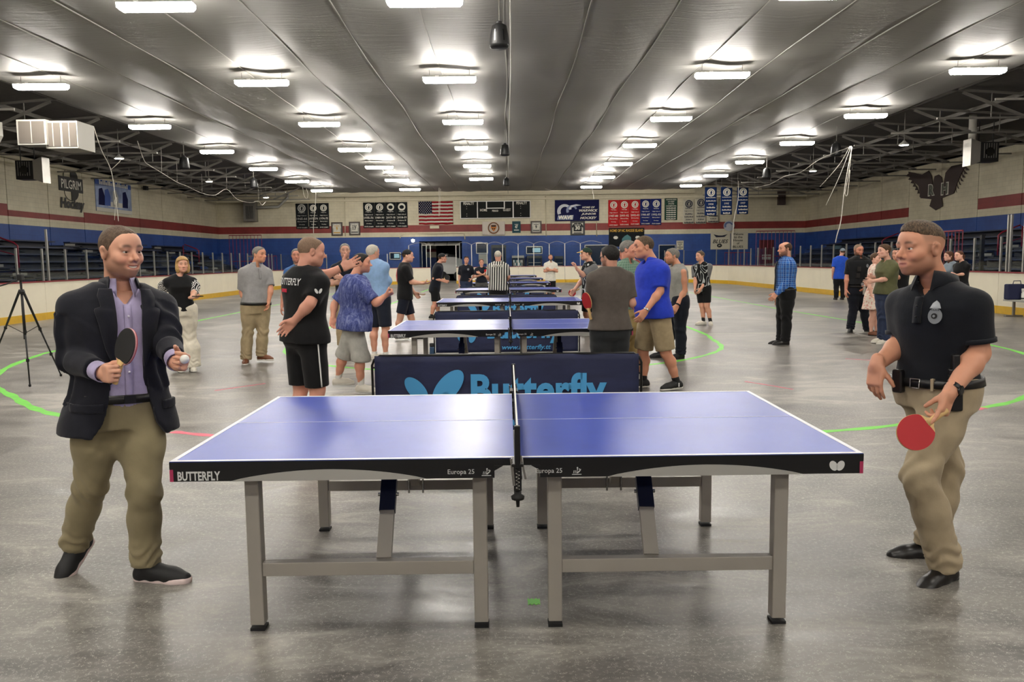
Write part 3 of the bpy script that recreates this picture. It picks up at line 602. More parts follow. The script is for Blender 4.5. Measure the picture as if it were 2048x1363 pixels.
# scoreboard
c, w, h = wrect(921.5, 402, 1060, 436, YF-.15); sb = empty('scoreboard', c-ZA*h/2, label='dark grey hockey scoreboard with white lettering on the far wall', cat='scoreboard')
mat('score_face', (34, 35, 34), .8, spec=.15); MB().span((-w/2, -.02, 0), (w/2, .12, h)).build('case', 'white', sb); sx = w/138.5
for a, b in ((1.5, 33), (35, 103), (105.5, 137)): MB().span((-w/2+a*sx, -.05, .05), (-w/2+b*sx, -.015, h-.05)).build('face_panel', 'score_face', sb)
for a, b, z0, z1 in ((51, 53, .57, .97), (86, 88, .57, .97), (51, 88, .56, .61)): MB().span((-w/2+a*sx, -.07, h*z0), (-w/2+b*sx, -.045, h*z1)).build('clock_frame', 'white', sb)
for s, cx, cz, ww, hh in (('PENALTY', 17, .86, 21, .15), ('PENALTY', 121, .86, 21, .15), ('HOME', 46, .48, 14, .15), ('GUEST', 92, .48, 15, .15), ('PERIOD', 69, .43, 12, .11)): text(s, (-w/2+cx*sx, -.058, h*cz), XA, ZA, ww*sx, hh*h, 'print_cream', sb, bold=.02)
for cx in (13, 119):
    for cz in (.68, .56, .27, .14): disc(sb, (-w/2+(cx)*sx, -.053, h*cz), .022, 'print_cream', 'lamp', .004, n=8)
# small plates, frames, signs
def frame(px, fm, bm, jm, num, nm, lab, numm='print_black', dark=False):
    c, w, h = wrect(*px, YF-.03); o = empty('framed_jersey', c-ZA*h/2, label=lab, cat='picture frame', group='framed jerseys on the far wall'); t = w*.12
    MB().span((-w/2+t, -.01, t), (w/2-t, .02, h-t)).build('backing', bm, o)
    f = MB(); f.span((-w/2, -.05, 0), (-w/2+t, .03, h)); f.span((w/2-t, -.05, 0), (w/2, .03, h)); f.span((-w/2+t, -.05, 0), (w/2-t, .03, t)); f.span((-w/2+t, -.05, h-t), (w/2-t, .03, h)); f.build('frame', fm, o)
    P = [(-.30, .14), (.30, .14), (.30, .60), (.40, .52), (.42, .66), (.26, .84), (.10, .86), (0, .82), (-.10, .86), (-.26, .84), (-.42, .66), (-.40, .52), (-.30, .60)]
    MB().prism([(a*w*.92, b*h) for a, b in P], (0, -.02, 0), XA, ZA, .012).build('jersey', jm, o)
    text(num, (0, -.04, h*.52), XA, ZA, w*.17*len(num), h*.28, numm, o, bold=.04); text(nm, (0, -.04, h*.73), XA, ZA, w*.42, h*.07, numm, o, bold=.02)
    MB().span((-w*.3, -.04, h*.2), (w*.3, -.03, h*.27)).build('hem_stripe', numm, o)
mat('frame_brown', (52, 36, 22), .4); mat('jersey_white', (206, 202, 188), .7); mat('jersey_gold', (198, 150, 44), .6); mat('jersey_teal', (24, 70, 80), .7)
frame((663, 444.5, 685, 471), 'frame_brown', 'grey_light', 'jersey_white', '9', '######', 'brown framed white jersey with gold number 9', 'jersey_gold')
frame((698.5, 443.5, 720, 470), 'frame_brown', 'grey_light', 'jersey_white', '17', '######', 'brown framed white seventeen jersey beside the charcoal banners')
frame((1024.5, 442.5, 1041, 465), 'jersey_teal', 'jersey_teal', 'jersey_teal', '47', '######', 'teal framed jersey with white number 47', 'print_cream')
frame((1061.5, 442, 1083, 466), 'frame_brown', 'grey_light', 'jersey_white', '9', '######', 'brown framed white nine jersey below the scoreboard end')
frame((1141, 442, 1169.5, 470), 'blackm', 'jersey_white', 'print_black', '30', '######', 'black framed black jersey with white number 30', 'print_cream')
c, w, h = wrect(860, 451, 878, 456.5, YF-.06); tag(MB().box(c, (w, .04, h)).build('wall_plate', 'cream'), 'small cream plate below the flag', 'sign')
c, w, h = wrect(965, 443, 1009.5, 470, YF-.04); o = empty('crest_flag', c-ZA*h/2, label='white flag with round gold and black crest', cat='flag'); cl = cloth_panel('cloth', None, w, h, 'flag_white', o, .1, 16, 8); cl.location = (0, 0, h/2); mat('crest_gold', (200, 120, 40), .6)
ring(cl, (0, -.12, .03), h*.34, h*.42, 'print_black', 'crest_ring'); ring(cl, (0, -.125, .03), h*.38, h*.40, 'crest_gold', 'crest_band')
MB().prism([(-.2*h, .22*h), (-.2*h, -.02*h), (0, -.26*h), (.2*h, -.02*h), (.2*h, .22*h)], (0, -.12, .03), XA, ZA, .006).build('shield', 'crest_gold', cl); MB().prism([(-.16*h, .2*h), (.16*h, .2*h), (.16*h, .08*h), (-.16*h, .08*h)], (0, -.13, .03), XA, ZA, .006).build('shield_band', 'print_black', cl)
for sx in (-1, 1): MB().prism([(sx*.02*h, .0), (sx*.11*h, 0), (sx*.09*h, -.12*h), (sx*.03*h, -.12*h)][::sx], (0, -.13, .03), XA, ZA, .006).build('shield_mark', 'print_black', cl)
# junior hockey sign
mat('sign_navy', (22, 24, 66), .75, spec=.15); mat('sign_silver', (186, 188, 196), .4); mat('sign_steel', (96, 110, 150), .4)
c, w, h = wrect(1110.5, 400, 1197.5, 441, YF-.08); o = empty('hockey_sign', c-ZA*h/2, label='navy sign reading home of junior hockey with silver wave emblem', cat='sign'); MB().span((-w/2, -.02, 0), (w/2, .05, h)).build('board', 'sign_navy', o); u = w/87
for s, cx, cz, ww, hh in (('HOME OF', 66, .64, 25, .09), ('WARWICK', 66, .49, 37, .12), ('JUNIOR', 66, .315, 29, .12), ('HOCKEY', 66, .14, 33, .12)): text(s, (-w/2+cx*u, -.03, h*cz), XA, ZA, ww*u, hh*h, 'print_cream', o, bold=.03, shear=.3)
wv = [(14*math.cos(a)*1.05, 14*math.sin(a)) for a in np.linspace(PI*1.15, PI*.1, 16)]+[(9*math.cos(a)+1, 9*math.sin(a)) for a in np.linspace(PI*.1, PI*1.15, 12)]
MB().prism([(p[0]*u, p[1]*u) for p in wv][::-1], (-w/2+19*u, -.028, h*.46), XA, ZA, .006).build('wave_curl', 'sign_silver', o)
MB().prism([(p[0]*u*.75, p[1]*u*.75) for p in wv][::-1], (-w/2+33*u, -.034, h*.5), XA, ZA, .006).build('wave_crest', 'sign_steel', o)
MB().prism([(-10*u, -2*u), (3*u, 3*u), (16*u, 5*u), (6*u, 7*u), (-4*u, 5*u)], (-w/2+36*u, -.04, h*.62), XA, ZA, .006).build('wave_spray', 'sign_silver', o)
MB().prism([(-17*u, -4.5*u), (14*u, -4.5*u), (16*u, 4.5*u), (-15*u, 4*u)], (-w/2+21*u, -.036, h*.17), XA, ZA, .006).build('name_plate', 'sign_steel', o); text('WAVE', (-w/2+21*u, -.048, h*.17), XA, ZA, 29*u, 8*u, 'print_cream', o, bold=.05, shear=.1)
c, w, h = wrect(1218, 456, 1288, 492, YF-.03); o = empty('club_banner', c-ZA*h/2, label='black banner with gold lettering HOME OF NC RHODE ISLAND', cat='banner'); cl = cloth_panel('cloth', None, w, h, 'banner_char', o, .04, 16, 8); cl.location = (0, 0, h/2)
text('HOME OF NC RHODE ISLAND', (0, -.09, h*.36), XA, ZA, w*.94, h*.15, 'print_gold', cl, bold=.02)
mat('emblem_teal', (70, 120, 124), .6); MB().prism([(-.14*w, -.3*h), (.14*w, -.3*h), (.12*w, .08*h), (.02*w, .22*h), (-.06*w, .14*h), (-.13*w, 0)], (0, -.09, -.08*h), XA, ZA, .006).build('wave_emblem', 'emblem_teal', cl)
for sx in (-1, 1): MB().prism([(.075*w*math.cos(a)*(1 if k % 2 else .75), .1*h*math.sin(a)*(1 if k % 2 else .75)) for k, a in enumerate(np.linspace(0, 2*PI, 17)[:-1])], (sx*.31*w, -.09, -.02*h), XA, ZA, .006).build('leaf_emblem', 'print_cream', cl)
c, w, h = wrect(1421.5, 464, 1460, 498, YF-.07); o = empty('blues_sign', c-ZA*h/2, label='white sign with black BLUES lettering and winged mark', cat='sign'); MB().span((-w/2, -.02, 0), (w/2, .03, h)).build('board', 'banner_white', o)
text('BLUES', (0, -.03, h*.46), XA, ZA, w*.8, h*.22, 'print_black', o, bold=.015, shear=.3); MB().prism([(-.36*w, .12*h), (-.22*w, -.06*h), (.2*w, -.04*h), (.36*w, .12*h), (.1*w, .05*h), (-.1*w, .05*h)], (0, -.03, h*.75), XA, ZA, .006).build('wing_mark', 'print_dark', o); disc(o, (-.05*w, -.03, h*.22), .13*w, 'print_black', 'puck_mark', ry=.1*w)
text('JR', (-.05*w, -.045, h*.22), XA, ZA, .12*w, .08*h, 'banner_white', o, bold=.03)
c, w, h = wrect(1462, 463.5, 1495.5, 498, YF-.07); o = empty('welcome_sign', c-ZA*h/2, label='white sign with lettering Welcome to the House of BLUES', cat='sign'); MB().span((-w/2, -.02, 0), (w/2, .03, h)).build('board', 'banner_white', o)
for s, z, ww in (('Welcome', .87, .6), ('to the', .70, .5), ('House', .52, .55), ('of', .35, .16), ('BLUES', .15, .6)): text(s, (-.08*w, -.03, h*z), XA, ZA, w*ww, h*.13, 'print_black', o, bold=.015)
c, w, h = wrect(1353, 481, 1367, 499, YF-.07); o = empty('rules_sign', c-ZA*h/2, label='small white rules notice on the blue far wall', cat='sign'); MB().span((-w/2, -.01, 0), (w/2, .03, h)).build('board', 'banner_white', o)
for s, z, ww in (('######', .82, .7), ('####', .62, .5), ('##', .45, .2), ('#######', .28, .8), ('###', .12, .3)): text(s, (0, -.02, h*z), XA, ZA, w*ww, h*.1, 'print_dark', o, bold=.02)
c, w, h = wrect(1446, 440.5, 1470, 462, YF-.1); o = empty('oval_emblem', c-ZA*h/2, label='oval blue grey wave emblem on the far wall above the BLUES sign', cat='emblem'); disc(o, (0, 0, h/2), w*.45, 'sign_silver', 'plate', .03, ry=h*.48); MB().prism([(p[0]*w*.024, p[1]*h*.026) for p in wv][::-1], (-.05*w, -.03, h*.5), XA, ZA, .01).build('wave_curl', 'sign_steel', o)
# conduits on the far wall
def pipe(P, r, m, lab, cat='pipe', name='wall_conduit', n=6): return tag(MB().tube(P, r, n).build(name, m, smooth=True), lab, cat)
pipe([at(x, y, YF-.06) for x, y in ((800, 476), (802, 470.5), (808, 468), (925, 465.5), (929, 467), (930, 479))], .035, 'cream', 'cream conduit bent over the resurfacer doorway')
for k, px in enumerate((689, 1063+28, 1192, 945)): 
    if k < 3: pipe([at(px, 392, YF-.05), at(px+1.5, 472, YF-.05)], .03, 'cream', ['cream upright conduit between the framed 9 and 17 jerseys', 'cream upright conduit beside the white number 9 jersey', 'cream upright conduit beside the junior hockey sign'][k])
# windows, doors and coolers low on the far wall
def wbox(name, px, Y, d, m, lab, cat, bev=0): c, w, h = wrect(*px, Y); return tag(MB().box(c, (w, d, h)).build(name, m), lab, cat)
mat('door_grey', (62, 64, 62), .5); mat('pane_dark', (26, 40, 58), .12); mat('pane_lit', (150, 190, 205), .3, emis=.35)
c, w, h = wrect(983, 490, 1012, 545, YF-.03)
d1 = MB().span((c[0]-w/2, YF-.05, 0), (c[0]+w/2, YF+.02, c[2]+h/2)).build('door_1', 'door_grey', kind='structure'); MB().span((c[0]-w*.42, YF-.07, 1.0), (c[0]+w*.42, YF-.045, c[2]+h*.4)).build('door_pane', 'pane_dark', d1); MB().box((c[0]+w*.4, YF-.1, 1.0), (.04, .06, .16)).build('door_handle', 'alu', d1)
c, w, h = wrect(1518, 480, 1547, 545, YF-.03); mat('door_red', (84, 26, 30), .5); d2 = MB().span((c[0]-w/2, YF-.05, 0), (c[0]+w/2, YF+.02, c[2]+h/2)).build('door_2', 'door_red', kind='structure'); MB().box((c[0], YF-.06, 1.5), (w*.6, .02, .35)).build('door_notice', 'grey_light', d2)
for k, px in enumerate(((953, 486, 975, 506), (1053, 493, 1084, 507), (780, 505, 801, 518), (1170, 490, 1215, 530), (1318, 490, 1350, 530))):
    c, w, h = wrect(*px, YF-.03); wn = MB().box(c, (w, .06, h)).build(f'window_{k+1}', 'pane_dark', kind='structure')
    f = MB(); [f.box(c+XA*s*w/2-YA*.03, (.05, .06, h+.05)) for s in (-1, 1)]; [f.box(c+ZA*s*h/2-YA*.03, (w+.05, .06, .05)) for s in (-1, 1)]; f.build('window_frame', 'alu', wn)
    if k in (1, 2): MB().box(c+XA*w*.15-YA*.035, (w*.5, .01, h*.6)).build('lit_pane', 'pane_lit', wn)
def cooler(px, lab, lit):
    c, w, h = wrect(*px, YF-.5); z1 = c[2]+h/2; o = empty('drinks_cooler', (c[0], YF-.45, 0), label=lab, cat='cooler', group='coolers by the far wall'); MB().span((-w/2, -.35, 0), (w/2, .35, z1)).build('cabinet', 'blackm', o)
    MB().span((-w*.42, -.38, .25), (w*.42, -.345, z1-.2)).build('glass_door', 'pane_dark', o)
    for r in range(5):
        z = .45+(z1-.75)*r/5; MB().span((-w*.4, -.40, z), (w*.4, -.375, z+.02)).build('shelf', 'alu', o)
        if lit:
            for q in range(7): MB().span((-w*.38+w*.11*q, -.395, z+.03), (-w*.38+w*.11*q+.07, -.38, z+.2)).build('bottle_row', ['grey_light', 'white', 'emblem_teal'][(q+r) % 3], o)
    MB().span((-w/2, -.36, z1-.16), (w/2, -.34, z1)).build('header', 'grey_light' if lit else 'door_grey', o)
cooler((1024, 511, 1048, 545), 'lit drinks cooler beside the referee behind the glass', True); cooler((1054, 511, 1084, 545), 'black vending machine behind the glass next to the lit cooler', False); cooler((1109, 512, 1126, 545), 'narrow dark vending machine behind the white polo man', False)
wbox('notice_board', (957.5, 508, 974.5, 527), YF-.1, .04, 'grey_light', 'pale notice panel behind the woman with crossed arms', 'sign')
# ice resurfacer waiting in the doorway
o = empty('ice_resurfacer', (at(902, 560, YF+3)[0], YF+3, 0), label='white ice resurfacer parked in the dark far doorway', cat='vehicle')
b = MB(); b.prism([(-.9, .5), (.95, .5), (.95, 1.55), (.3, 1.75), (-.75, 1.8), (-.9, 1.4)], (0, 1.2, 0), XA, ZA, 1.6); b.build('body', 'white', o, bevel=.05); MB().span((-.85, -.45, 1.8), (-.2, 1.0, 2.0)).build('snow_tank', 'grey_light', o)
for sx in (-.6, .6): MB().lathe([(.34, -.1), (.36, -.05), (.36, .05), (.34, .1)], (sx, -.45, .36), 16, axis=(XA, ZA, -YA)).build('wheel', 'rubber_black', o)
MB().lathe([(.18, 0), (.18, .03)], (.2, -.1, 1.9), 14).build('steering_wheel', 'blackm', o); MB().span((-.2, .1, 1.75), (.35, .6, 1.95)).build('seat', 'blackm', o)
# work light on the doorway corner
o = empty('wall_lamp', at(826, 481, YF-.3), label='small bright wall lamp above the far doorway corner', cat='lamp'); MB().box((0, .15, 0), (.2, .3, .2)).build('bracket', 'grey_light', o); t = NT('lamp_glow'); t.set(Emission_Color=(1, .95, .85, 1), Emission_Strength=25); MATS['lamp_glow'] = t.m; MB().lathe([(.05, -.1), (.12, -.04), (.12, .06), (.04, .1)], (0, 0, 0), 10).build('bulb', 'lamp_glow', o)
# ================================================================ side wall paintings and signs
def side_quad(px, X):   # corners px: (x0,y0,x1,y1) -> Y range, Z range on wall x=X
    a, b = onx(px[0], (px[1]+px[3])/2, X), onx(px[2], (px[1]+px[3])/2, X); top, bot = onx((px[0]+px[2])/2, px[1], X), onx((px[0]+px[2])/2, px[3], X); return a[1], b[1], bot[2], top[2]
XW = XL+.035; mat('paint_dark', (58, 56, 54), .7); mat('paint_brown', (62, 48, 44), .7)
y0, y1, z0, z1 = side_quad((118, 357, 165.5, 381), XW); yc, zc = (y0+y1)/2, (z0+z1)/2
o = empty('school_sign', (XW, yc, z0-.6), label='painted PILGRIM Hockey sign on the cream side wall', cat='sign'); z = zc-z0+.6; wy = y1-y0
MB().span((-.03, -wy/2, z-.33), (.0, wy/2, z+.33)).build('name_band', 'paint_dark', o); text('PILGRIM', (.012, 0, z), YA, ZA, wy*.84, .42, 'print_cream', o, bold=.01)
def arc_poly(a0, a1, ry, rz, n=10): return [(0, 0)]+[(ry*math.cos(a), rz*math.sin(a)) for a in np.linspace(a0, a1, n)]
MB().prism(arc_poly(0, PI/2, wy*.3, .42), (-.03, 0, z+.33-.0), YA, ZA, .03).build('shield_quarter', 'paint_dark', o); MB().prism(arc_poly(-PI/2, 0, wy*.3, .42), (-.03, 0, z-.33), YA, ZA, .03).build('shield_quarter', 'paint_dark', o)
MB().tube([(0, -wy*.3*math.sin(a), z+.33+.42*math.cos(a)) for a in np.linspace(0, PI/2, 10)], .015, 4).build('shield_outline', 'paint_dark', o); MB().tube([(0, -wy*.3*math.sin(a), z-.33-.42*math.cos(a)) for a in np.linspace(0, PI/2, 10)], .015, 4).build('shield_outline', 'paint_dark', o)
ya, yb, za, zb = side_quad((121, 399, 169, 421), XW); text('Hockey', (.012, (ya+yb)/2-yc, (za+zb)/2-z0+.6), YA, ZA, yb-ya, .62, 'paint_dark', o, bold=.05, shear=.15)
y0, y1, z0, z1 = side_quad((191.5, 364, 262, 425), XW); o = empty('wall_poster', (XW, (y0+y1)/2, z0), label='blue and white rink poster on the cream side wall', cat='poster'); wy, hz = y1-y0, z1-z0
MB().span((-.03, -wy/2, 0), (.01, wy/2, hz)).build('sheet', 'poster_print' if 'poster_print' in MATS else mat('poster_print', (136, 150, 182), .5, var=.5, vscale=1.3), o); MB().span((.0, -wy/2, hz*.84), (.015, wy/2, hz)).build('header', 'banner_royal' if False else mat('poster_blue', (40, 78, 160), .5), o)
text('##################', (.02, 0, hz*.92), YA, ZA, wy*.8, .22, 'print_cream', o); MB().span((.0, -wy/2, 0), (.015, wy/2, hz*.12)).build('footer', 'jersey_white', o); MB().span((.0, -wy*.18, hz*.18), (.016, wy*.22, hz*.34)).build('caption', 'jersey_white', o)
for k, (a, m) in enumerate(((-.36, 'sign_navy'), (-.2, 'poster_blue'), (.02, 'grey_light'), (.3, 'sign_navy'))): MB().prism([(a*wy-.3, .2*hz), (a*wy+.3, .2*hz), (a*wy+.35, .5*hz), (a*wy+.12, .75*hz), (a*wy-.2, .7*hz)], (.004, 0, 0), YA, ZA, .014).build('skater_print', m, o)
# winged emblem on the other wall
XQ = XR-.035; pts = [(1817, 343), (1845, 349), (1858, 341), (1864, 352), (1866, 372), (1870, 352), (1878, 349), (1884, 354), (1887, 374), (1892, 345), (1904, 332), (1936, 325), (1924, 345), (1915, 366), (1908, 386), (1884, 396), (1886, 412), (1872, 420), (1860, 412), (1864, 398), (1842, 396), (1838, 372), (1826, 360)]
P3 = [onx(x, y, XQ) for x, y in pts]; cen = np.mean(P3, 0); o = empty('bird_emblem', (XQ, cen[1], min(p[2] for p in P3)), label='dark painted winged bird emblem with letters on the cream side wall', cat='emblem'); B = np.array(o.location)
wall_r = [(-(p[1]-B[1]), p[2]-B[2]) for p in P3]; MB().prism(wall_r[::-1], (0, 0, 0), -YA, ZA, .03).build('wings', 'paint_brown', o)
for k in range(7):
    for sx, (xa, ya_, xb, yb_) in ((0, (1819+k*3.6, 348+k*6.5, 1812+k*4.6, 348+k*7)), (1, (1930-k*3.2, 335+k*7, 1938-k*4, 336+k*7.5))):
        a, b2, c2 = [onx(x, y, XQ-.01)-B for x, y in ((xa, ya_-3), (xa+2, ya_+6), (xb, yb_+4))]; MB().prism([(-q[1], q[2]) for q in (a, b2, c2)], (-.005, 0, 0), -YA, ZA, .02).build('feather', 'paint_brown', o)
for s, px in (('R', (1857, 369, 1868, 390)), ('H', (1883, 366, 1895, 388))):
    y0, y1, z0, z1 = side_quad(px, XQ-.05); text(s, (-.05, (y0+y1)/2-B[1], (z0+z1)/2-B[2]), -YA, ZA, abs(y1-y0), z1-z0, mat('paint_olive', (90, 92, 78), .6), o, bold=.06); text(s, (-.04, (y0+y1)/2-B[1], (z0+z1)/2-B[2]), -YA, ZA, abs(y1-y0)*1.25, (z1-z0)*1.15, 'print_cream', o, bold=.08)
# ================================================================ hanging equipment
def speaker(p, s, lab):
    o = empty('hanging_speaker', (p[0], p[1], p[2]), label=lab, cat='speaker', group='black hanging speakers'); r = .17*s; h = .42*s
    MB().lathe([(r*.35, h), (r*.75, h*.9), (r*.92, h*.55), (r*1.02, h*.15), (r, .03), (r*.8, 0)], (0, 0, 0), 20).build('housing', 'blackm', o, smooth=True)
    for a in (-.5, .5): MB().bar((r*.93*math.sin(a), -r*.93*math.cos(a), h*.25), (r*.85*math.sin(a), -r*.85*math.cos(a), h*.7), .02, .02).build('rib', 'black_gloss', o)
    MB().lathe([(r*.3, h), (r*.34, h+.03), (.02, h+.05)], (0, 0, 0), 10).build('bracket', 'blackm', o); MB().tube([(0, 0, h+.02), (0, 0, max(h+.1, (6.26 if abs(p[0]) < 13 else 6.75-.07*(abs(p[0])-13))-p[2]))], .012, 6).build('drop_rod', 'steel_grey', o)
SPK = 'black bell shaped speaker hanging from the ceiling, '
speaker((at(999, 100, 15.3)[0], 15.3, 5.38), 1.05, SPK+'nearest on the centre line'); speaker((at(1010, 307, 30.3)[0], 30.3, 5.32), 1.0, SPK+'middle on the centre line'); speaker((at(1013, 369, 44)[0], 44, 5.45), 1.0, SPK+'farthest on the centre line')
for k, (px, py) in enumerate(((369, 338), (508, 376), (1672, 312), (1533, 357))):
    p = onz(px, py, 5.2); speaker(p, 1.15, SPK+['nearer one over the hockey lettering side', 'farther one over the hockey lettering side', 'nearer one on the bird emblem side', 'farther one on the bird emblem side'][k])
# red wreath-like sensor cluster by the centre speaker
o = empty('ceiling_beacon', (at(1016, 12, 13.5)[0], 13.5, 5.85), label='red and white ring fitting on the ceiling above the nearest speaker', cat='fixture'); MB().lathe([(.05, 0), (.12, .03), (.13, .1), (.08, .14)], (0, 0, 0), 14).build('body', 'print_cream', o)
for k in range(7): a = k*2*PI/7; MB().box((.13*math.cos(a), .13*math.sin(a), .07), (.03, .06, .06), rz=a).build('red_tab', 'banner_red', o)
MB().tube([(0, 0, .1), (0, 0, .3)], .015, 6).build('stem', 'steel_grey', o)
tag(MB().tube([(at(1014, 40, 13.5)[0]+.05, 13.5, 5.85), (at(1014, 40, 13.5)[0]+.06, 13.6, 5.8), (.12, 20, 6.1), (.1, 30, 6.12), (.1, 45, 6.12), (.1, 57, 6.1)], .02, 6).build('ceiling_conduit', 'grey_light'), 'thin pale conduit running down the middle of the ceiling', 'pipe')
# air handler with filter boxes
o = empty('air_handler', (-15.4, 23.5, 4.35), label='large white air handler with filter boxes hung below the joists', cat='air handler'); B = np.array(o.location); mat('duct_white', (196, 192, 182), .45); mat('filter_grey', (112, 104, 96), .8)
b = MB(); b.prism([(-1.9, .35), (-.6, 0), (.25, .35), (.6, .95), (.6, 1.35), (-1.9, 1.35)], (0, .9, 0), XA, ZA, 1.8); b.build('body', 'duct_white', o)
def fbox(c, d, n):
    MB().box(c, d).build('filter_box', 'duct_white', o)
    for k in range(n):
        w = d[0]/n; xc = c[0]-d[0]/2+w*(k+.5); MB().box((xc, c[1]-d[1]/2-.005, c[2]), (w*.86, .02, d[2]*.86)).build('filter', 'filter_grey', o); MB().box((xc, c[1]-d[1]/2-.018, c[2]), (.02, .015, d[2]*.86)).build('filter_bar', 'duct_white', o)
c1 = at(74, 267, 22.3)-B; fbox((c1[0], c1[1], c1[2]), (.78, .5, .66), 1); c2 = at(141, 274, 22.6)-B; fbox((c2[0], c2[1], c2[2]), (.86, .9, .72), 2)
for x in (-1.5, -.3, .5): MB().tube([(x, 0, 1.3), (x, 0, 1.7)], .02, 6).build('hanger', 'steel_grey', o)
MB().tube([(-.95, -.95, 1.5), (-.95, -.95, .45), (-.5, -.95, .38)], .03, 6).build('drain_pipe', 'duct_white', o)
for k in range(8): MB().box((-1.92, 0, .45+.1*k), (.03, 1.5, .04)).build('louver', 'filter_grey', o)
def unit_heater(p, s, lab, flip):
    o = empty('unit_heater', p, label=lab, cat='heater', group='black unit heaters'); MB().box((0, 0, .45*s), (.75*s, .6*s, .8*s)).build('case', 'blackm', o)
    MB().prism([(flip*.38*s, .05*s), (flip*.78*s, -.1*s), (flip*.78*s, 1.0*s), (flip*.38*s, .85*s)][::int(flip)], (0, .3*s, 0), XA, ZA, .6*s).build('hood', 'alu', o)
    for k in range(6): MB().box((-flip*.02*s-.25*s+.1*s*k, -.31*s, .5*s), (.02, .02, .6*s)).build('grille_bar', 'steel_grey', o)
    MB().lathe([(.18*s, 0), (.18*s, .04)], (0, -.3*s, .45*s), 14, axis=(XA, ZA, -YA)).build('fan', 'black_gloss', o); MB().tube([(-.3*s, 0, .85*s), (-.3*s, 0, 6.25-p[2])], .02, 6).build('hanger', 'blackm', o); MB().tube([(.3*s, 0, .85*s), (.3*s, 0, 6.25-p[2])], .02, 6).build('hanger', 'blackm', o)
    return o
unit_heater(at(58, 362, 31), .86, 'black unit heater with silver hood beside the hockey lettering', 1)
o = unit_heater(at(1970, 327, 29.5), .86, 'black unit heater with silver hood beside the winged bird emblem', -1); MB().tube([(-.5, 0, .6), (-.5, 0, 1.75)], .13, 12).build('flue', 'duct_white', o, smooth=True)
o = empty('wall_heater', at(502, 441, YF-.5), label='grey louvred heater on the far wall corner by the dark banners', cat='heater'); MB().box((0, 0, .65), (.8, .7, 1.4)).build('case', 'steel_grey', o)
for k in range(6): MB().box((-.2+.09*k, -.36, .55), (.03, .03, .9)).build('louver', 'blackm', o)
MB().tube([(.4, 0, .9), (1.9, .2, .95), (2.6, .2, 1.6), (2.6, .2, 1.9)], .09, 8).build('duct', 'grey_light', o, smooth=True)
wbox('wall_vent', (1556, 381, 1570, 409), YF-.2, .3, 'paint_brown', 'brown louvred vent on the far wall beside the hanging blue banners', 'vent')
# small domed lamps under the deck
for (px, py), lab in (((238, 317), 'small bright lamp under the joists by the blue poster'), ((418, 363), 'small bright lamp under the joists near the rope droppers'), ((532, 395), 'pale oval lamp near the far wall heater'), ((1808, 290), 'oval lamp under the joists before the bird emblem'), ((1626, 342), 'oval lamp under the joists near the hanging blue banners')):
    q = onz(px, py, 5.5); o = empty('dome_lamp', q, label=lab, cat='lamp', group='small lamps under the joists'); MB().lathe([(.19, 0), (.17, .05), (.07, .11), (.04, .16)], (0, 0, 0), 14).build('shade', 'grey_light', o, smooth=True); MB().lathe([(.15, -.012), (.16, 0)], (0, 0, 0), 14).build('bulb', 'lamp_glow', o); MB().tube([(0, 0, .15), (0, 0, 6.75-.07*max(0, abs(q[0])-13)-5.5)], .012, 6).build('stem', 'steel_grey', o)
for px, py in ((287, 376),):
    q = onx(px, py, XL+.1); o = empty('wall_speaker_horn', q, label='small dark floodlight on the side wall beside the blue poster', cat='lamp'); MB().box((.12, 0, 0), (.18, .3, .22)).build('case', 'blackm', o); MB().box((0, 0, 0), (.12, .06, .06)).build('bracket', 'steel_grey', o)  # speaker horn built as a plain dark box, gives no light
# drooping netting ropes
mat('rope', (214, 208, 196), .7)
def rope(px, Y, lab, r=.012, Y2=None):
    n = len(px); P = [at(x, y, Y+((Y2-Y)*k/(n-1) if Y2 else 0)) for k, (x, y) in enumerate(px)]; P = smooth_path(P, 4)
    tag(MB().tube(P, r*.8, 5).build('netting_rope', 'rope', smooth=True), lab, 'rope', 'pale netting ropes')
rope([(187, 252), (203, 300), (222, 340), (231, 396), (237, 442)], 24, 'pale rope dropping past the blue poster', .014); rope([(232, 395), (229, 402), (230, 409), (234, 402), (232, 396), (229, 440)], 24.1, 'knotted rope loop in front of the blue poster', .01)
rope([(222, 339), (240, 322), (238, 317)], 24, 'short rope tied to the rope by the poster')
rope([(275, 282), (288, 320), (300, 331), (323, 345), (354, 364), (374, 372), (404, 386), (430, 390), (453, 378), (474, 398), (500, 405), (517, 402), (524, 410), (532, 402)], 30, 'long drooping rope under the joists on the poster side', .014, 46)
for k, (x, y) in enumerate(((323, 345), (354, 364), (404, 384), (453, 378), (517, 400))): rope([(x-1, y-50+k*7), (x, y-20), (x, y)], 33+3*k, f'{ORD[k+1]} short dropper rope holding the drooping rope', .008)
rope([(605, 372), (608, 390), (613, 397), (616, 388), (612, 376)], 49, 'rope coil hanging near the dark banners'); rope([(632, 384), (630, 420), (627, 445), (627, 466)], 46, 'thick rope dangling in front of the dark banners', .02)
rope([(632, 386), (645, 391), (665, 392), (688, 386)], 46, 'slack rope beside the dangling rope'); rope([(878, 375), (878, 432)], 50, 'paired rope hanging over the flag', .02); rope([(881, 377), (880, 430)], 50.2, 'second rope of the pair over the flag', .014)
rope([(1700, 292), (1678, 330), (1640, 373)], 27, 'straight rope fanning from the ceiling tie on the bird side', .01); rope([(1702, 292), (1680, 350), (1652, 410)], 27.2, 'longer straight rope fanning from the ceiling tie on the bird side', .012)
rope([(1703, 292), (1700, 330), (1692, 375), (1690, 388), (1695, 388), (1700, 340)], 27.4, 'looped rope hanging from the ceiling tie on the bird side', .014); rope([(1704, 294), (1690, 370), (1682, 440), (1674, 470), (1671, 485)], 27.6, 'long rope gathered below the ceiling tie on the bird side', .02)
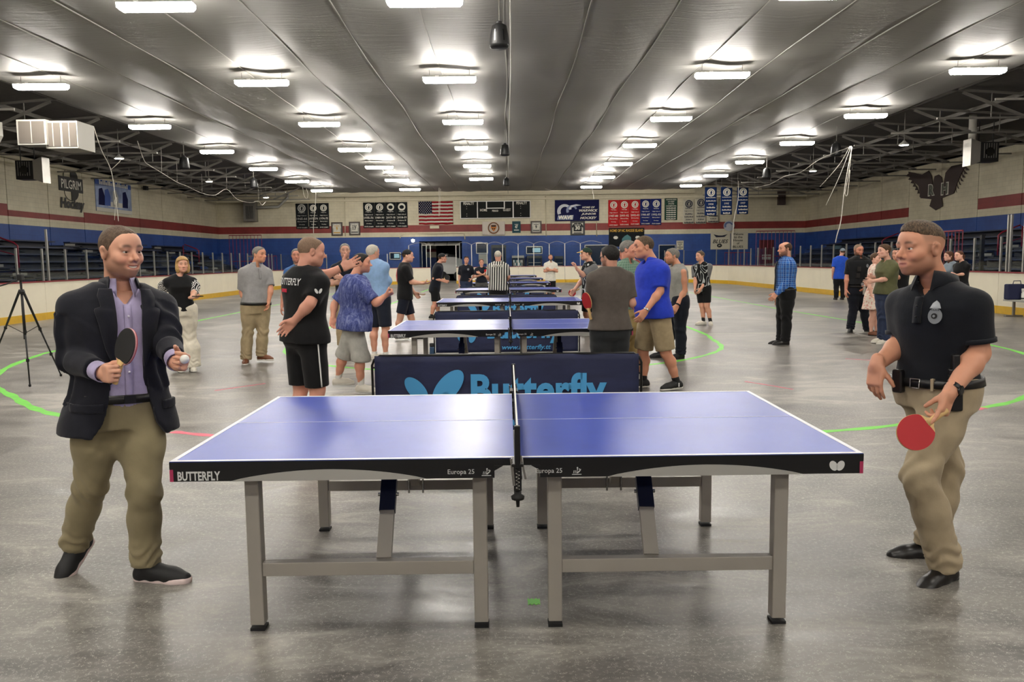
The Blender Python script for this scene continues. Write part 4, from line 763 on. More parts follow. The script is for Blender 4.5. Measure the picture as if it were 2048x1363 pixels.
rope([(1699, 294), (1640, 318), (1600, 345), (1570, 352), (1540, 368), (1510, 375)], 28, 'slack rope running to the hanging blue banners', .012, 46); rope([(1477, 362), (1476, 400), (1468, 440), (1464, 500)], 48, 'rope crossing the House of BLUES sign', .022)
rope([(1090, 377), (1120, 384), (1150, 385), (1175, 378)], 54, 'slack cable above the junior hockey sign', .014); rope([(1185, 375), (1184, 372), (1188, 398)], 54, 'short pole above the junior hockey sign', .03)
# ================================================================ floor standing props
A, Bf, Cf = onz(60, 773, 0), onz(122, 752, 0), onz(-22, 742, 0); hub = at(43, 583, 10.25); o = empty('tripod', (hub[0], hub[1], 0), label='black camera tripod standing on the floor behind the jacketed man', cat='tripod'); B = np.array(o.location)
for q in (A, Bf, Cf):
    q = q-B; top = np.array([q[0]*.05, q[1]*.05, hub[2]]); lg = MB().tube([top, top+(q-top)*.45], [.016, .014], 8).build('leg', 'blackm', o, smooth=True); MB().tube([top+(q-top)*.43, q+ZA*.02], [.011, .009], 8).build('leg_section', 'blackm', lg, smooth=True)
    for s in (.42, .72): MB().lathe([(.018, -.02), (.02, 0), (.018, .02)], top+(q-top)*s, 8).build('clip', 'rubber_black', lg)
    MB().lathe([(.012, 0), (.016, .01), (.016, .03)], q, 8).build('foot', 'rubber_black', lg); MB().tube([top+(q-top)*.38, (0, 0, hub[2]*.56)], .005, 5).build('spreader', 'blackm', o)
MB().tube([(0, 0, hub[2]*.5), (0, 0, hub[2]+.14)], .014, 8).build('column', 'blackm', o); MB().lathe([(.035, -.03), (.04, 0), (.03, .03)], (0, 0, hub[2]), 12).build('hub', 'blackm', o); MB().box((0, 0, hub[2]+.18), (.06, .07, .08)).build('head', 'blackm', o, bevel=.01); MB().tube([(0, 0, hub[2]+.16), (-.12, -.1, hub[2]+.10), (-.19, -.14, hub[2]+.075)], .008, 6).build('pan_handle', 'blackm', o); MB().tube([(0, 0, hub[2]+.2), (-.01, 0, hub[2]+.3)], .006, 6).build('knob_shaft', 'blackm', o)
f = np.array([at(2027, 625, 19.8)[0], 19.8, 0]); o = empty('bench', (f[0], f[1], 0), label='grey bench with a T shaped leg by the boards', cat='bench'); zt = .42
MB().box((.02, -.55, zt-.02), (.34, 1.5, .04)).build('seat_top', 'grey_light', o)
for yy in (0, -1.1): MB().box((0, yy, (zt-.04)/2+.015), (.05, .05, zt-.07)).build('leg', 'steel_grey', o); MB().box((0, yy, .02), (.42, .1, .04)).build('base', 'steel_grey', o)
mat('bag_navy', (24, 30, 66), .8); b = MB(); b.box((0, 0, .19), (.40, .2, .38)); bg = empty('tote_bag', (f[0]-.0, f[1]+.02, zt), label='dark navy bag sitting on the grey bench', cat='bag'); b.build('body', 'bag_navy', bg, bevel=.03); MB().tube([(-.1, -.1, .38), (-.08, -.1, .46), (.08, -.1, .46), (.1, -.1, .38)], .01, 6).build('handle', 'bag_navy', bg)
bt = empty('spray_bottle', (f[0]+.11, f[1]-.20, zt), label='white spray bottle standing before the navy bag', cat='bottle'); MB().lathe([(.055, 0), (.06, .02), (.06, .16), (.03, .2), (.02, .22)], (0, 0, 0), 14).build('body', 'white', bt, smooth=True); b = MB(); b.box((-.02, 0, .25), (.08, .03, .05)); b.box((-.05, 0, .21), (.015, .02, .05)); b.build('trigger', 'white', bt); MB().lathe([(.061, .02), (.061, .05)], (0, 0, 0), 14).build('label_band', 'blackm', bt)
p = onz(870, 712, 0); bt = empty('water_bottle', (p[0], p[1]-.5, 0), label='dark blue drink bottle on the floor under the table marked 2', cat='bottle'); mat('bottle_blue', (40, 70, 100), .3); MB().lathe([(.034, 0), (.036, .02), (.036, .19), (.03, .21)], (0, 0, 0), 16).build('body', 'bottle_blue', bt, smooth=True); MB().lathe([(.03, .205), (.034, .215), (.034, .26), (.02, .265)], (0, 0, 0), 16).build('lid', 'blackm', bt, smooth=True)
# ================================================================ figures grown from distance fields
def nrm(v): v = np.array(v, float); return v/max(1e-9, np.linalg.norm(v))
class Field:
    def __init__(s, lo, hi, res):
        s.lo = np.array(lo, float); s.res = res; s.n = np.maximum(4, np.ceil((np.array(hi)-s.lo)/res).astype(int)+1)
        s.F = np.full(s.n, 1.0, np.float32); s.ax = [(s.lo[i]+res*np.arange(s.n[i])).astype(np.float32) for i in range(3)]
    def sl(s, lo, hi, m):
        a = np.clip(np.floor((np.array(lo)-m-s.lo)/s.res).astype(int), 0, s.n); b = np.clip(np.ceil((np.array(hi)+m-s.lo)/s.res).astype(int)+1, 0, s.n)
        return tuple(slice(int(i), int(j)) for i, j in zip(a, b))
    def grid(s, q): return s.ax[0][q[0]][:, None, None], s.ax[1][q[1]][None, :, None], s.ax[2][q[2]][None, None, :]
    def put(s, lo, hi, fn, k, op='u'):
        q = s.sl(lo, hi, k+2.5*s.res)
        if any(x.stop <= x.start for x in q): return
        a = s.F[q]; b = np.broadcast_to(fn(*s.grid(q)), a.shape).astype(np.float32)
        if op == 's': b = -b; h = np.maximum(k-np.abs(a-b), 0)/max(k, 1e-6); s.F[q] = np.maximum(a, b)+h*h*k/4
        elif op == 'i': s.F[q] = np.maximum(a, b)
        elif op == 'a': s.F[q] = a+b
        else: h = np.maximum(k-np.abs(a-b), 0)/max(k, 1e-6); s.F[q] = np.minimum(a, b)-h*h*k/4
    def cone(s, a, b, ra, rb, k=.02, op='u', flat=None, clip=None):
        a, b = np.array(a, float), np.array(b, float); ba = b-a; L2 = max(1e-9, ba@ba); R = max(ra, rb)
        def fn(X, Y, Z):
            x, y, z = X-a[0], Y-a[1], Z-a[2]; h = np.clip((x*ba[0]+y*ba[1]+z*ba[2])/L2, 0, 1)
            dx, dy, dz = x-h*ba[0], y-h*ba[1], z-h*ba[2]
            if flat is not None:
                n, f = flat; t = dx*n[0]+dy*n[1]+dz*n[2]; g = (1/f-1); dx, dy, dz = dx+t*g*n[0], dy+t*g*n[1], dz+t*g*n[2]
            d_ = np.sqrt(dx*dx+dy*dy+dz*dz)-(ra+(rb-ra)*h)
            if clip is not None: c, n = clip; d_ = np.maximum(d_, (X-c[0])*n[0]+(Y-c[1])*n[1]+(Z-c[2])*n[2])
            return d_
        s.put(np.minimum(a, b)-R, np.maximum(a, b)+R, fn, k, op)
    def chain(s, P, R, k=.02, flat=None):
        for i in range(len(P)-1): s.cone(P[i], P[i+1], R[i], R[i+1], k, flat=flat)
    def ell(s, c, r, ax=None, k=.02, op='u'):
        c, r = np.array(c, float), np.array(r, float); A = np.eye(3) if ax is None else np.array(ax, float); m = r.max()
        def fn(X, Y, Z):
            x, y, z = X-c[0], Y-c[1], Z-c[2]; p = [(x*A[i][0]+y*A[i][1]+z*A[i][2])/r[i] for i in range(3)]
            k0 = np.sqrt(p[0]**2+p[1]**2+p[2]**2); k1 = np.sqrt((p[0]/r[0])**2+(p[1]/r[1])**2+(p[2]/r[2])**2); return k0*(k0-1)/np.maximum(k1, 1e-6)
        s.put(c-m, c+m, fn, k, op)
    def rbox(s, c, h, r, ax, k=.02, op='u'):
        c = np.array(c, float); A = np.array(ax, float); m = np.linalg.norm(h)
        def fn(X, Y, Z):
            x, y, z = X-c[0], Y-c[1], Z-c[2]; q = [np.abs(x*A[i][0]+y*A[i][1]+z*A[i][2])-h[i]+r for i in range(3)]
            return np.sqrt(np.maximum(q[0], 0)**2+np.maximum(q[1], 0)**2+np.maximum(q[2], 0)**2)+np.minimum(np.maximum(q[0], np.maximum(q[1], q[2])), 0)-r
        s.put(c-m, c+m, fn, k, op)
    def cutplane(s, p, n, lo=None, hi=None):
        """remove the side the normal points to"""
        p, n = np.array(p, float), nrm(n); f = lambda X, Y, Z: (X-p[0])*n[0]+(Y-p[1])*n[1]+(Z-p[2])*n[2]
        if lo is None: lo, hi = s.lo-1, s.lo+s.n*s.res+1
        s.put(lo, hi, f, 0, 'i')
    def mesh(s, smooth=1):
        F = s.F; ins = F < 0; n = np.array(F.shape)
        c8 = [(i, j, k) for i in (0, 1) for j in (0, 1) for k in (0, 1)]
        cnt = np.zeros(n-1, np.int8)
        for (i, j, k) in c8: cnt += ins[i:n[0]-1+i, j:n[1]-1+j, k:n[2]-1+k]
        act = (cnt > 0) & (cnt < 8); idx = np.argwhere(act)
        if len(idx) == 0: return np.zeros((0, 3)), np.zeros((0, 4), int)
        vid = np.full(act.shape, -1, np.int32); vid[act] = np.arange(len(idx))
        val = [F[idx[:, 0]+i, idx[:, 1]+j, idx[:, 2]+k] for (i, j, k) in c8]; acc = np.zeros((len(idx), 3)); num = np.zeros(len(idx))
        for a in range(8):
            for b in range(a+1, 8):
                if sum(abs(c8[a][t]-c8[b][t]) for t in range(3)) != 1: continue
                va, vb = val[a], val[b]; m = (va < 0) != (vb < 0); t = np.where(m, va/np.where(m, va-vb, 1), 0)
                for q in range(3): acc[:, q] += np.where(m, c8[a][q]+t*(c8[b][q]-c8[a][q]), 0)
                num += m
        V = s.lo+s.res*(idx+acc/num[:, None]); Q = []
        for d in range(3):
            o1, o2 = (d+1) % 3, (d+2) % 3; A = [slice(None)]*3; B = [slice(None)]*3; A[d] = slice(0, -1); B[d] = slice(1, None)
            ch = ins[tuple(A)] != ins[tuple(B)]; ch = np.argwhere(ch); ch = ch[(ch[:, o1] > 0) & (ch[:, o2] > 0) & (ch[:, o1] < n[o1]-1) & (ch[:, o2] < n[o2]-1)]
            if not len(ch): continue
            flip = ins[ch[:, 0], ch[:, 1], ch[:, 2]]
            def g(a, b): c = ch.copy(); c[:, o1] -= a; c[:, o2] -= b; return vid[c[:, 0], c[:, 1], c[:, 2]]
            q = np.stack([g(1, 1), g(0, 1), g(0, 0), g(1, 0)], 1); q[~flip] = q[~flip][:, ::-1]; Q.append(q)
        Q = np.concatenate(Q); Q = Q[(Q >= 0).all(1)]
        for _ in range(smooth):
            S_ = np.zeros_like(V); N_ = np.zeros(len(V))
            for a in range(4):
                i, j = Q[:, a], Q[:, (a+1) % 4]; np.add.at(S_, i, V[j]); np.add.at(N_, i, 1); np.add.at(S_, j, V[i]); np.add.at(N_, j, 1)
            V = V*.45+.55*S_/np.maximum(N_, 1)[:, None]
        return V, Q
def vnormals(V, Q):
    n = np.cross(V[Q[:, 2]]-V[Q[:, 0]], V[Q[:, 3]]-V[Q[:, 1]]); N = np.zeros_like(V)
    for a in range(4): np.add.at(N, Q[:, a], n)
    return N/np.maximum(1e-12, np.linalg.norm(N, axis=1))[:, None]
def folds(P, seed, freq=14, dirs=None):
    r = np.random.default_rng(seed); o = np.zeros(len(P))
    for i in range(5):
        k = nrm(r.normal(size=3) if dirs is None else np.array(dirs)+r.normal(size=3)*.45)*freq*(.6+.9*r.random()); k2 = nrm(r.normal(size=3))*freq*.45
        o += (1-np.abs(np.sin(P@k+1.3*np.sin(P@k2+r.random()*6)+r.random()*6)))**1.7*(.5+.5*np.sin(P@(k2*.6)+r.random()*6))
    return o/5
def mesh_obj(name, parts, mats, parent, org, attrs=None, flat=False):
    """parts: list of (V, Q, matindex)"""
    vs, fs, mi, o = [], [], [], 0
    for V, Q, m in parts: vs.append(V); fs.append(Q+o); mi.append(np.full(len(Q), m)); o += len(V)
    V = np.concatenate(vs)-org; Q = np.concatenate(fs); mi = np.concatenate(mi)
    me = bpy.data.meshes.new(name); me.vertices.add(len(V)); me.vertices.foreach_set('co', V.astype(np.float32).ravel()); me.loops.add(Q.size); me.loops.foreach_set('vertex_index', Q.astype(np.int32).ravel())
    me.polygons.add(len(Q)); me.polygons.foreach_set('loop_start', np.arange(0, Q.size, 4, dtype=np.int32)); me.polygons.foreach_set('use_smooth', np.ones(len(Q), bool)); me.update(calc_edges=True)
    setmat(me, mats); me.polygons.foreach_set('material_index', mi.astype(np.int32))
    for k, a in (attrs or {}).items():
        a = np.asarray(a, np.float32)
        if a.shape[1] == 3 and k == 'loc': at_ = me.attributes.new(k, 'FLOAT_VECTOR', 'POINT'); at_.data.foreach_set('vector', a.ravel())
        else: at_ = me.attributes.new(k, 'FLOAT_COLOR', 'POINT'); at_.data.foreach_set('color', np.concatenate([a[:, :3], np.ones((len(a), 1), np.float32)], 1).ravel())
    return link(name, me, parent)
def m_skin():
    t = NT('skin'); a = t.n('ShaderNodeAttribute', attribute_name='tint'); v = t.co(); n = t.noise(v, 30, 4, .6)
    c = t.mix(t.math('MULTIPLY', n, .25), a.outputs['Color'], t.mix(1.0, a.outputs['Color'], lin((225, 190, 180)), 'MULTIPLY'))
    t.set(Base_Color=c, Roughness=.48, Specular_IOR_Level=.4, Subsurface_Weight=.08, Subsurface_Radius=(.012, .005, .003)); t.bump(t.noise(v, 300, 3), .05, .002); MATS['skin'] = t.m
m_skin()
mat('eye_white', (226, 220, 212), .15); mat('iris', (52, 38, 28), .1); mat('teeth', (226, 220, 204), .3)
def cloth(name, col, rough=.85, var=.12, bump=.25, scale=14):
    if name in MATS: return name
    t = NT(name); v = t.co(attr='loc'); n = t.noise(v, scale, 4, .6); w = t.noise(v, 420, 2); c = lin(col)
    t.set(Base_Color=t.ramp(n, [(.3, tuple(x*(1-var) for x in c[:3])), (.7, tuple(min(1, x*(1+var)) for x in c[:3]))]), Roughness=rough, Specular_IOR_Level=.25, Sheen_Weight=.1)
    t.bump(t.math('ADD', t.math('MULTIPLY', n, 1.0), t.math('MULTIPLY', w, .12)), bump, .012); MATS[name] = t.m; return name
def hairmat(name, col, col2=None):
    if name in MATS: return name
    t = NT(name); v = t.co(); n = t.noise(t.scale(v, (1, 1, .35)), 160, 3, .6); c = lin(col); c2 = lin(col2) if col2 else tuple(min(1, x*1.7) for x in c[:3])+(1,)
    t.set(Base_Color=t.ramp(n, [(.35, c), (.7, c2)]), Roughness=.6, Specular_IOR_Level=.3); t.bump(n, .5, .006); MATS[name] = t.m; return name
RES = {0: dict(b=.011, h=.0046, hand=.0036, c=.0095, s=.006), 1: dict(b=.016, h=.0066, hand=.0056, c=.013, s=.009), 2: dict(b=.02, h=.0088, hand=.0075, c=.017, s=.012), 3: dict(b=.026, h=.0115, hand=.011, c=.022, s=.016)}
PROF = [(-.30, .150, .110), (-.12, .170, .118), (0, .175, .122), (.12, .168, .116), (.30, .152, .108), (.48, .160, .115), (.66, .178, .124), (.80, .186, .116), (.90, .170, .098), (.98, .115, .078), (1.04, .062, .060)]
class Person:
    def __init__(s, label, Y, face, H=1.75, lod=1, hd=None, nk=None, pv=None, look=None, pitch=0, tilt=0, fat=1.0, belly=0, shw=.185, arms=(None, None), legs=(None, None), skin=(196, 150, 126), group=None, hipw=.09, sex='m', headscale=1.0, lean=0):
        s.Y = Y; s.s = H/1.78; s.lod = lod; s.R = RES[lod]; s.fat = fat; s.belly = belly; s.skin = np.array(lin(skin)[:3]); s.sex = sex
        th = math.radians(face); s.f = np.array([math.sin(th), -math.cos(th), 0]); s.l = np.array([math.cos(th), math.sin(th), 0])
        P = lambda q: at(q[0], q[1], Y+(q[2] if len(q) > 2 else 0))
        s.pv, s.nk = P(pv), P(nk)+ZA*(.028*s.s if lod >= 1 else 0); s.w = nrm(s.nk-s.pv); s.Ls = np.linalg.norm(s.nk-s.pv); s.ul = nrm(s.l-s.w*(s.l@s.w)); s.uf = np.cross(s.w, s.ul)*-1
        if s.uf@s.f < 0: s.uf = -s.uf
        s.hc = P(hd); lk = math.radians(face if look is None else look); hf = np.array([math.sin(lk), -math.cos(lk), 0]); hl = np.array([math.cos(lk), math.sin(lk), 0]); a = math.radians(pitch)
        hf2 = hf*math.cos(a)-ZA*math.sin(a); hu = ZA*math.cos(a)+hf*math.sin(a); b = math.radians(tilt); s.hl = hl*math.cos(b)+hu*math.sin(b); s.hu = hu*math.cos(b)-hl*math.sin(b); s.hf = hf2; s.hs = s.s*headscale
        sc = s.s; shc = s.nk-s.w*(.112 if lod >= 1 else .10)*sc; s.sh = [shc-s.ul*shw*sc, shc+s.ul*shw*sc]          # right, left
        s.hip = [s.pv-s.ul*hipw*sc, s.pv+s.ul*hipw*sc]; s.el, s.wr, s.kn, s.an = [0, 0], [0, 0], [0, 0], [0, 0]
        for i, a in enumerate(arms):
            sd = -1 if i == 0 else 1
            if a is None: s.el[i] = s.sh[i]+s.ul*sd*.05*sc-ZA*.29*sc-s.f*.03; s.wr[i] = s.el[i]-ZA*.25*sc+s.f*.07*sc
            else: s.el[i], s.wr[i] = P(a[0]), P(a[1])
        for i, a in enumerate(legs):
            sd = -1 if i == 0 else 1; z0 = s.hip[i][2]
            if a is None: g = s.hip[i]+s.l*sd*.02; s.an[i] = np.array([g[0], g[1], .085*sc]); s.kn[i] = np.array([g[0], g[1], .085*sc+(z0-.085*sc)*.47])+s.f*.02
            else: s.kn[i], s.an[i] = P(a[0]), P(a[1])
        base = (s.an[0]+s.an[1])/2; s.o = empty('person', (base[0], base[1], 0), label=label, cat='person', group=group); s.org = np.array(s.o.location)
        s.handcfg = [None, None]; s.label = label; s.bare = {}
    # torso section at t with clothing offset
    def tfun(s, off, prof=None, front=0):
        pr = prof or PROF; T = np.array([p[0] for p in pr]); A = np.array([p[1] for p in pr])*s.s*s.fat; B = np.array([p[2] for p in pr])*s.s*(.5+.5*s.fat)*1.03
        if s.sex == 'f': A = A*np.interp(T, [-.3, 0, .3, .66, .85, 1.1], [1.03, 1.03, .88, .86, .84, .85]); 
        bl = s.belly*np.exp(-((T-.22)/.22)**2)
        if s.sex == 'f': bl = bl+.035*np.exp(-((T-.68)/.10)**2)
        pv, ul, uf, w, Ls = s.pv, s.ul, s.uf, s.w, s.Ls
        def co(X, Y, Z):
            x, y, z = X-pv[0], Y-pv[1], Z-pv[2]; return x*ul[0]+y*ul[1]+z*ul[2], x*uf[0]+y*uf[1]+z*uf[2], (x*w[0]+y*w[1]+z*w[2])/Ls
        def fn(X, Y, Z):
            u, v, t = co(X, Y, Z); a = np.interp(t, T, A)+off; b = np.interp(t, T, B)+off; g = np.interp(t, T, bl); v2 = v-g*.5; b2 = b+g*.5
            q = (np.abs(u/a)**2.3+np.abs(v2/b2)**2.3)**(1/2.3); return (q-1)*np.minimum(a, b2)*.92
        def surf(u, t, side=1, ex=0):
            a = np.interp(t, T, A)+off; b = np.interp(t, T, B)+off; g = np.interp(t, T, bl); q = np.clip(1-np.abs(u/a)**2.3, 0, 1)**(1/2.3); v = g*.5+side*(b+g*.5)*q+side*ex
            return pv+np.multiply.outer(u, ul)+np.multiply.outer(v, uf)+np.multiply.outer(t*Ls, w)
        return fn, co, surf
    def tbox(s, t0, t1): a, b = s.pv+s.w*t0*s.Ls, s.pv+s.w*t1*s.Ls; m = .32*s.s*max(1, s.fat)+s.belly; return np.minimum(a, b)-m, np.maximum(a, b)+m
    def torso(s, F, off, t0, t1, k=.03):
        fn, co, _ = s.tfun(off); lo, hi = s.tbox(t0, t1)
        def g(X, Y, Z): u, v, t = co(X, Y, Z); return np.maximum(fn(X, Y, Z), np.maximum((t0-t)*s.Ls, (t-t1)*s.Ls))
        F.put(lo, hi, g, k)
    def loc(s, V):
        d = V-s.pv; return np.stack([d@s.ul, d@s.uf, d@s.w], 1)
    def add(s, name, parts, mats, parent=None, attrs=None, wr=0, seed=1, freq=14, dirs=None, label=None, **kw):
        out = []
        for V, Q, m in parts:
            if wr and len(V): V = V+vnormals(V, Q)*(folds(V, seed, freq, dirs)-.3)[:, None]*wr
            out.append((V, Q, m))
        P = parent or s.o; A = dict(attrs or {}); A['loc'] = s.loc(np.concatenate([p[0] for p in out]))
        o = mesh_obj(name, out, mats if isinstance(mats, list) else [mats], P, s.org, A)
        if label: o['label'] = label
        return o
    # ---------------------------------------------------------------- body
    def head(s, F, smile=0, openm=0, jaw=1.0, nose=1.0):
        hs = s.hs; A = np.array([s.hl, s.hf, s.hu]); C = s.hc
        def E(c, r, k=.012, op='u', rot=None):
            B = A
            if rot is not None:
                ax, an = rot; R_ = np.array(Matrix.Rotation(an, 3, ax)); B = R_@A
            F.ell(C+(c[0]*A[0]+c[1]*A[1]+c[2]*A[2])*hs, np.array(r)*hs, B, k*hs, op)
        def K(a, b, ra, rb, k=.01, op='u'): F.cone(C+np.array(a)@A*hs, C+np.array(b)@A*hs, ra*hs, rb*hs, k*hs, op)
        E((0, -.014, .030), (.075, .096, .086), .02); E((0, .032, -.022), (.061, .062, .085), .035); E((0, .030, -.072), (.052*jaw, .052, .042), .03)
        for sx in (-1, 1): E((sx*.050*jaw, .0, -.062), (.018, .03, .024), .03)
        E((0, .070, -.098), (.022*jaw, .018, .018), .02); E((0, .062, .045), (.052, .034, .04), .03)
        for sx in (-1, 1):
            E((sx*.043, .054, -.022), (.024, .026, .02), .02); E((sx*.031, .081, .020), (.026, .012, .009), .012)
            E((sx*.033, .100, .000), (.017, .016, .0115), .012, 's')
        K((0, .089, .012), (0, .1145*(.6+.4*nose), -.029), .0070, .0105, .008); K((0, .1, -.02), (0, .1195, -.031), .009, .0092, .008)
        for sx in (-1, 1): E((sx*.0125, .097, -.036), (.009, .010, .0085), .008)
        if s.lod == 0:
            for sx in (-1, 1): E((sx*.007, .106, -.043), (.004, .005, .004), .003, 's'); E((sx*.032, .0832, .0078), (.0175, .0108, .0056), .005); E((sx*.032, .083, -.0082), (.0165, .0098, .0046), .005)
        zc = -.068
        E((0, .079, zc), (.032, .016, .021), .016)
        up = .010*smile; wd = .023+.008*smile; s.sm = (wd, up)
        for sx in (-1, 1):
            K((0, .0925, zc+.004), (sx*wd, .082, zc+.002+up), .0042, .0028, .006); K((0, .0905, zc-.0065), (sx*wd*.92, .082, zc-.001+up), .0050, .0026, .006)
            if s.lod <= 1: K((0, .099-.004*openm, zc-.001), (sx*wd, .089-.001*openm, zc+up), .0022+.0040*openm, .0012+.0016*openm, .002, 's')
            if smile: E((sx*.041, .068, -.036), (.018, .019, .015), .016)
        if openm > .5:
            for sx in (-1, 0, 1): E((sx*wd*.5, .097-.004*abs(sx), zc-.001+up*.25*abs(sx)), (wd*.50, .011, .0040), .002, 's')
        for sx in (-1, 1):
            E((sx*.0775, -.012, -.006), (.0085, .020, .032), .006, rot=(Vector((1, 0, 0)), 0)); E((sx*.083, -.015, .010), (.006, .017, .017), .006)
            if s.lod <= 1: E((sx*.088, -.006, -.004), (.0075, .010, .017), .004, 's')
        # neck, blending into the shoulders
        nb = s.nk+s.uf*-.01*s.s; F.cone(C+np.array((0, -.030, -.045))@A*hs, nb+s.w*.0-s.w*.02, .054*hs*(.85 if s.sex == 'f' else 1.0)*(.7+.3*s.fat), .060*s.s*(.85 if s.sex == 'f' else 1.02)*(.7+.3*s.fat), .03)
        for i in (0, 1): F.cone(nb-s.w*.02, s.nk*.5+s.sh[i]*.5-s.w*.03, .045*s.s, .035*s.s, .03)
    def tint(s, V, stub=None, stubc=(96, 72, 60), lip=(176, 104, 96), brow=(60, 44, 36), fade=None, fadec=(110, 88, 70), mou=0):
        A = np.array([s.hl, s.hf, s.hu]); p = (V-s.hc)@A.T/s.hs; x, y, z = p[:, 0], p[:, 1], p[:, 2]; c = np.tile(s.skin, (len(V), 1)); ss = lambda a, b, t: np.clip((t-a)/(b-a), 0, 1)**2*(3-2*np.clip((t-a)/(b-a), 0, 1))
        inh = (np.abs(x) < .12) & (np.abs(y) < .16) & (np.abs(z) < .16)
        def mixc(f, col):
            nonlocal c
            f = (f*inh)[:, None]; c = c*(1-f)+np.array(lin(col)[:3])*f
        sk = np.array(s.skin)
        flush = np.exp(-((np.abs(x)-.045)/.02)**2-((z+.03)/.022)**2)*(y > .02)*.35+np.exp(-(x/.016)**2-((z+.03)/.018)**2)*(y > .08)*.3; f = (flush*inh)[:, None]; c = c*(1-f)+c*np.array([1.08, .78, .76])*f
        if fade: mixc(fade*ss(.0, .05, z)*ss(.062, .040, y+.3*np.maximum(0, .07-z)), fadec)
        if stub:
            zz = -.030-.018*ss(.02, .07, y)-.012*np.clip(1-np.abs(x)/.03, 0, 1)*0; reg = ss(.012, -.012, z-zz)*ss(-.035, .0, y+.25*np.minimum(0, z+.03)*0)*(z > -.135)
            reg = np.maximum(reg*ss(.0, .012, np.hypot((x)/1.4, (z+.066)*1.6)-.020), 0); side = ss(-.02, .0, y)*ss(.035, .012, y)*(np.abs(x) > .05)*(z > -.05)*(z < .02)*.8
            mixc(stub*np.maximum(reg, side), stubc)
        wd, up = getattr(s, 'sm', (.022, 0)); mixc(.8*np.exp(-((x)/(wd*.98))**6-((z+.0685-up*(x/wd)**2)/(.0098-.004*np.abs(x)/wd))**4)*(y > .07), lip)
        mixc(.85*np.exp(-((np.abs(x)-.032)/.019)**4-((z-.0215-.006*np.cos((np.abs(x)-.032)*60))/.0066)**2)*(y > .04), brow)
        if s.lod >= 1: mixc(.75*np.exp(-((np.abs(x)-.032)/.012)**4-((z+.001)/.006)**2)*(y > .05), (50, 38, 34))
        else: mixc(.35*np.exp(-((np.abs(x)-.032)/.018)**4-((z-.001)/.011)**2)*(y > .05), tuple(int(v*.62) for v in (150, 100, 84)))
        return c
    def hand(s, F, i):
        cfg = s.handcfg[i] or {}; W = s.wr[i]; D = nrm(cfg.get('D', s.wr[i]-s.el[i])); sd = -1 if i == 0 else 1
        N = np.array(cfg.get('N', -s.l*sd+.0*s.f), float); N = nrm(N-D*(N@D)); T = np.cross(D, N)*(1 if i == 0 else -1)  # thumb side
        T = nrm(T); sc = s.s*cfg.get('scale', 1.0); fat = 1.0 if s.lod < 2 else 1.15; curl = cfg.get('curl', (.35, .45, .3)); spread = cfg.get('spread', .06)
        s.hframe = getattr(s, 'hframe', {}); s.hframe[i] = (W, D, N, T, sc)
        F.cone(W-D*.03*sc, W+D*.015*sc, .030*sc, .029*sc, .015, flat=(N, .78)); F.rbox(W+D*.052*sc, (.041*sc, .050*sc, .0145*sc), .0135*sc, (T, D, N), .012)
        F.ell(W+D*.035*sc+T*.026*sc+N*.008*sc, (.020*sc, .030*sc, .016*sc), (T, D, N), .012)
        for k, (o, L) in enumerate(((.031, .074), (.0105, .083), (-.0105, .077), (-.0305, .060))):
            p = W+(D*(.094-.004*abs(k-1))+T*o)*sc; a = 0; d0 = nrm(D+T*(1.5-k)*spread); cu = curl[k] if isinstance(curl[0], (tuple, list)) else curl; r = (.0098, .0092, .0084, .0074)
            if k == 3: r = tuple(x*.88 for x in r)
            for j, fr in enumerate((.46, .30, .24)):
                a += cu[j]; d = d0*math.cos(a)+N*math.sin(a); q = p+d*L*fr*sc; F.cone(p, q, r[j]*sc*fat, r[j+1]*sc*fat, .004); p = q
            if k == 0: s.tip = p
        th = cfg.get('thumb', (.75, .6, .35, .3)); p = W+(D*.022+T*.030+N*.006)*sc; d = nrm(D*th[0]+T*th[1]+N*th[2]); r = (.0135, .0118, .0105, .009)
        for j, L in enumerate((.038, .030, .023)):
            q = p+d*L*sc; F.cone(p, q, r[j]*sc*fat, r[j+1]*sc*fat, .006); p = q; d = nrm(d+(N*th[3]-T*th[3]*.9+D*.1)*(1 if j < 2 else 0))
    def arm_skin(s, i, frm=0.0):
        sh, el, wr = s.sh[i], s.el[i], s.wr[i]; sc = s.s*(.88 if s.sex == 'f' else 1)*s.__dict__.get('armf', 1.0)
        a = sh+(el-sh)*frm; h = nrm(wr-el); lo = np.minimum.reduce([a, el, wr, wr+h*.2]); hi = np.maximum.reduce([a, el, wr, wr+h*.2]); D = nrm((s.handcfg[i] or {}).get('D', h)); lo = np.minimum(lo, wr+D*.2*s.s); hi = np.maximum(hi, wr+D*.2*s.s)
        F = Field(lo-.075, hi+.075, s.R['hand']*(1 if frm > .4 else 1.25)); sk = nrm(np.cross(el-sh, wr-el)+1e-6)
        m1 = sh+(el-sh)*.45; F.chain([a, m1, el], [.050*sc, .049*sc, .041*sc], .03); m2 = el+(wr-el)*.28; F.chain([el, m2, wr], [.040*sc, .0435*sc, .028*sc], .03)
        F.hand_done = s.hand(F, i); return F.mesh(1)
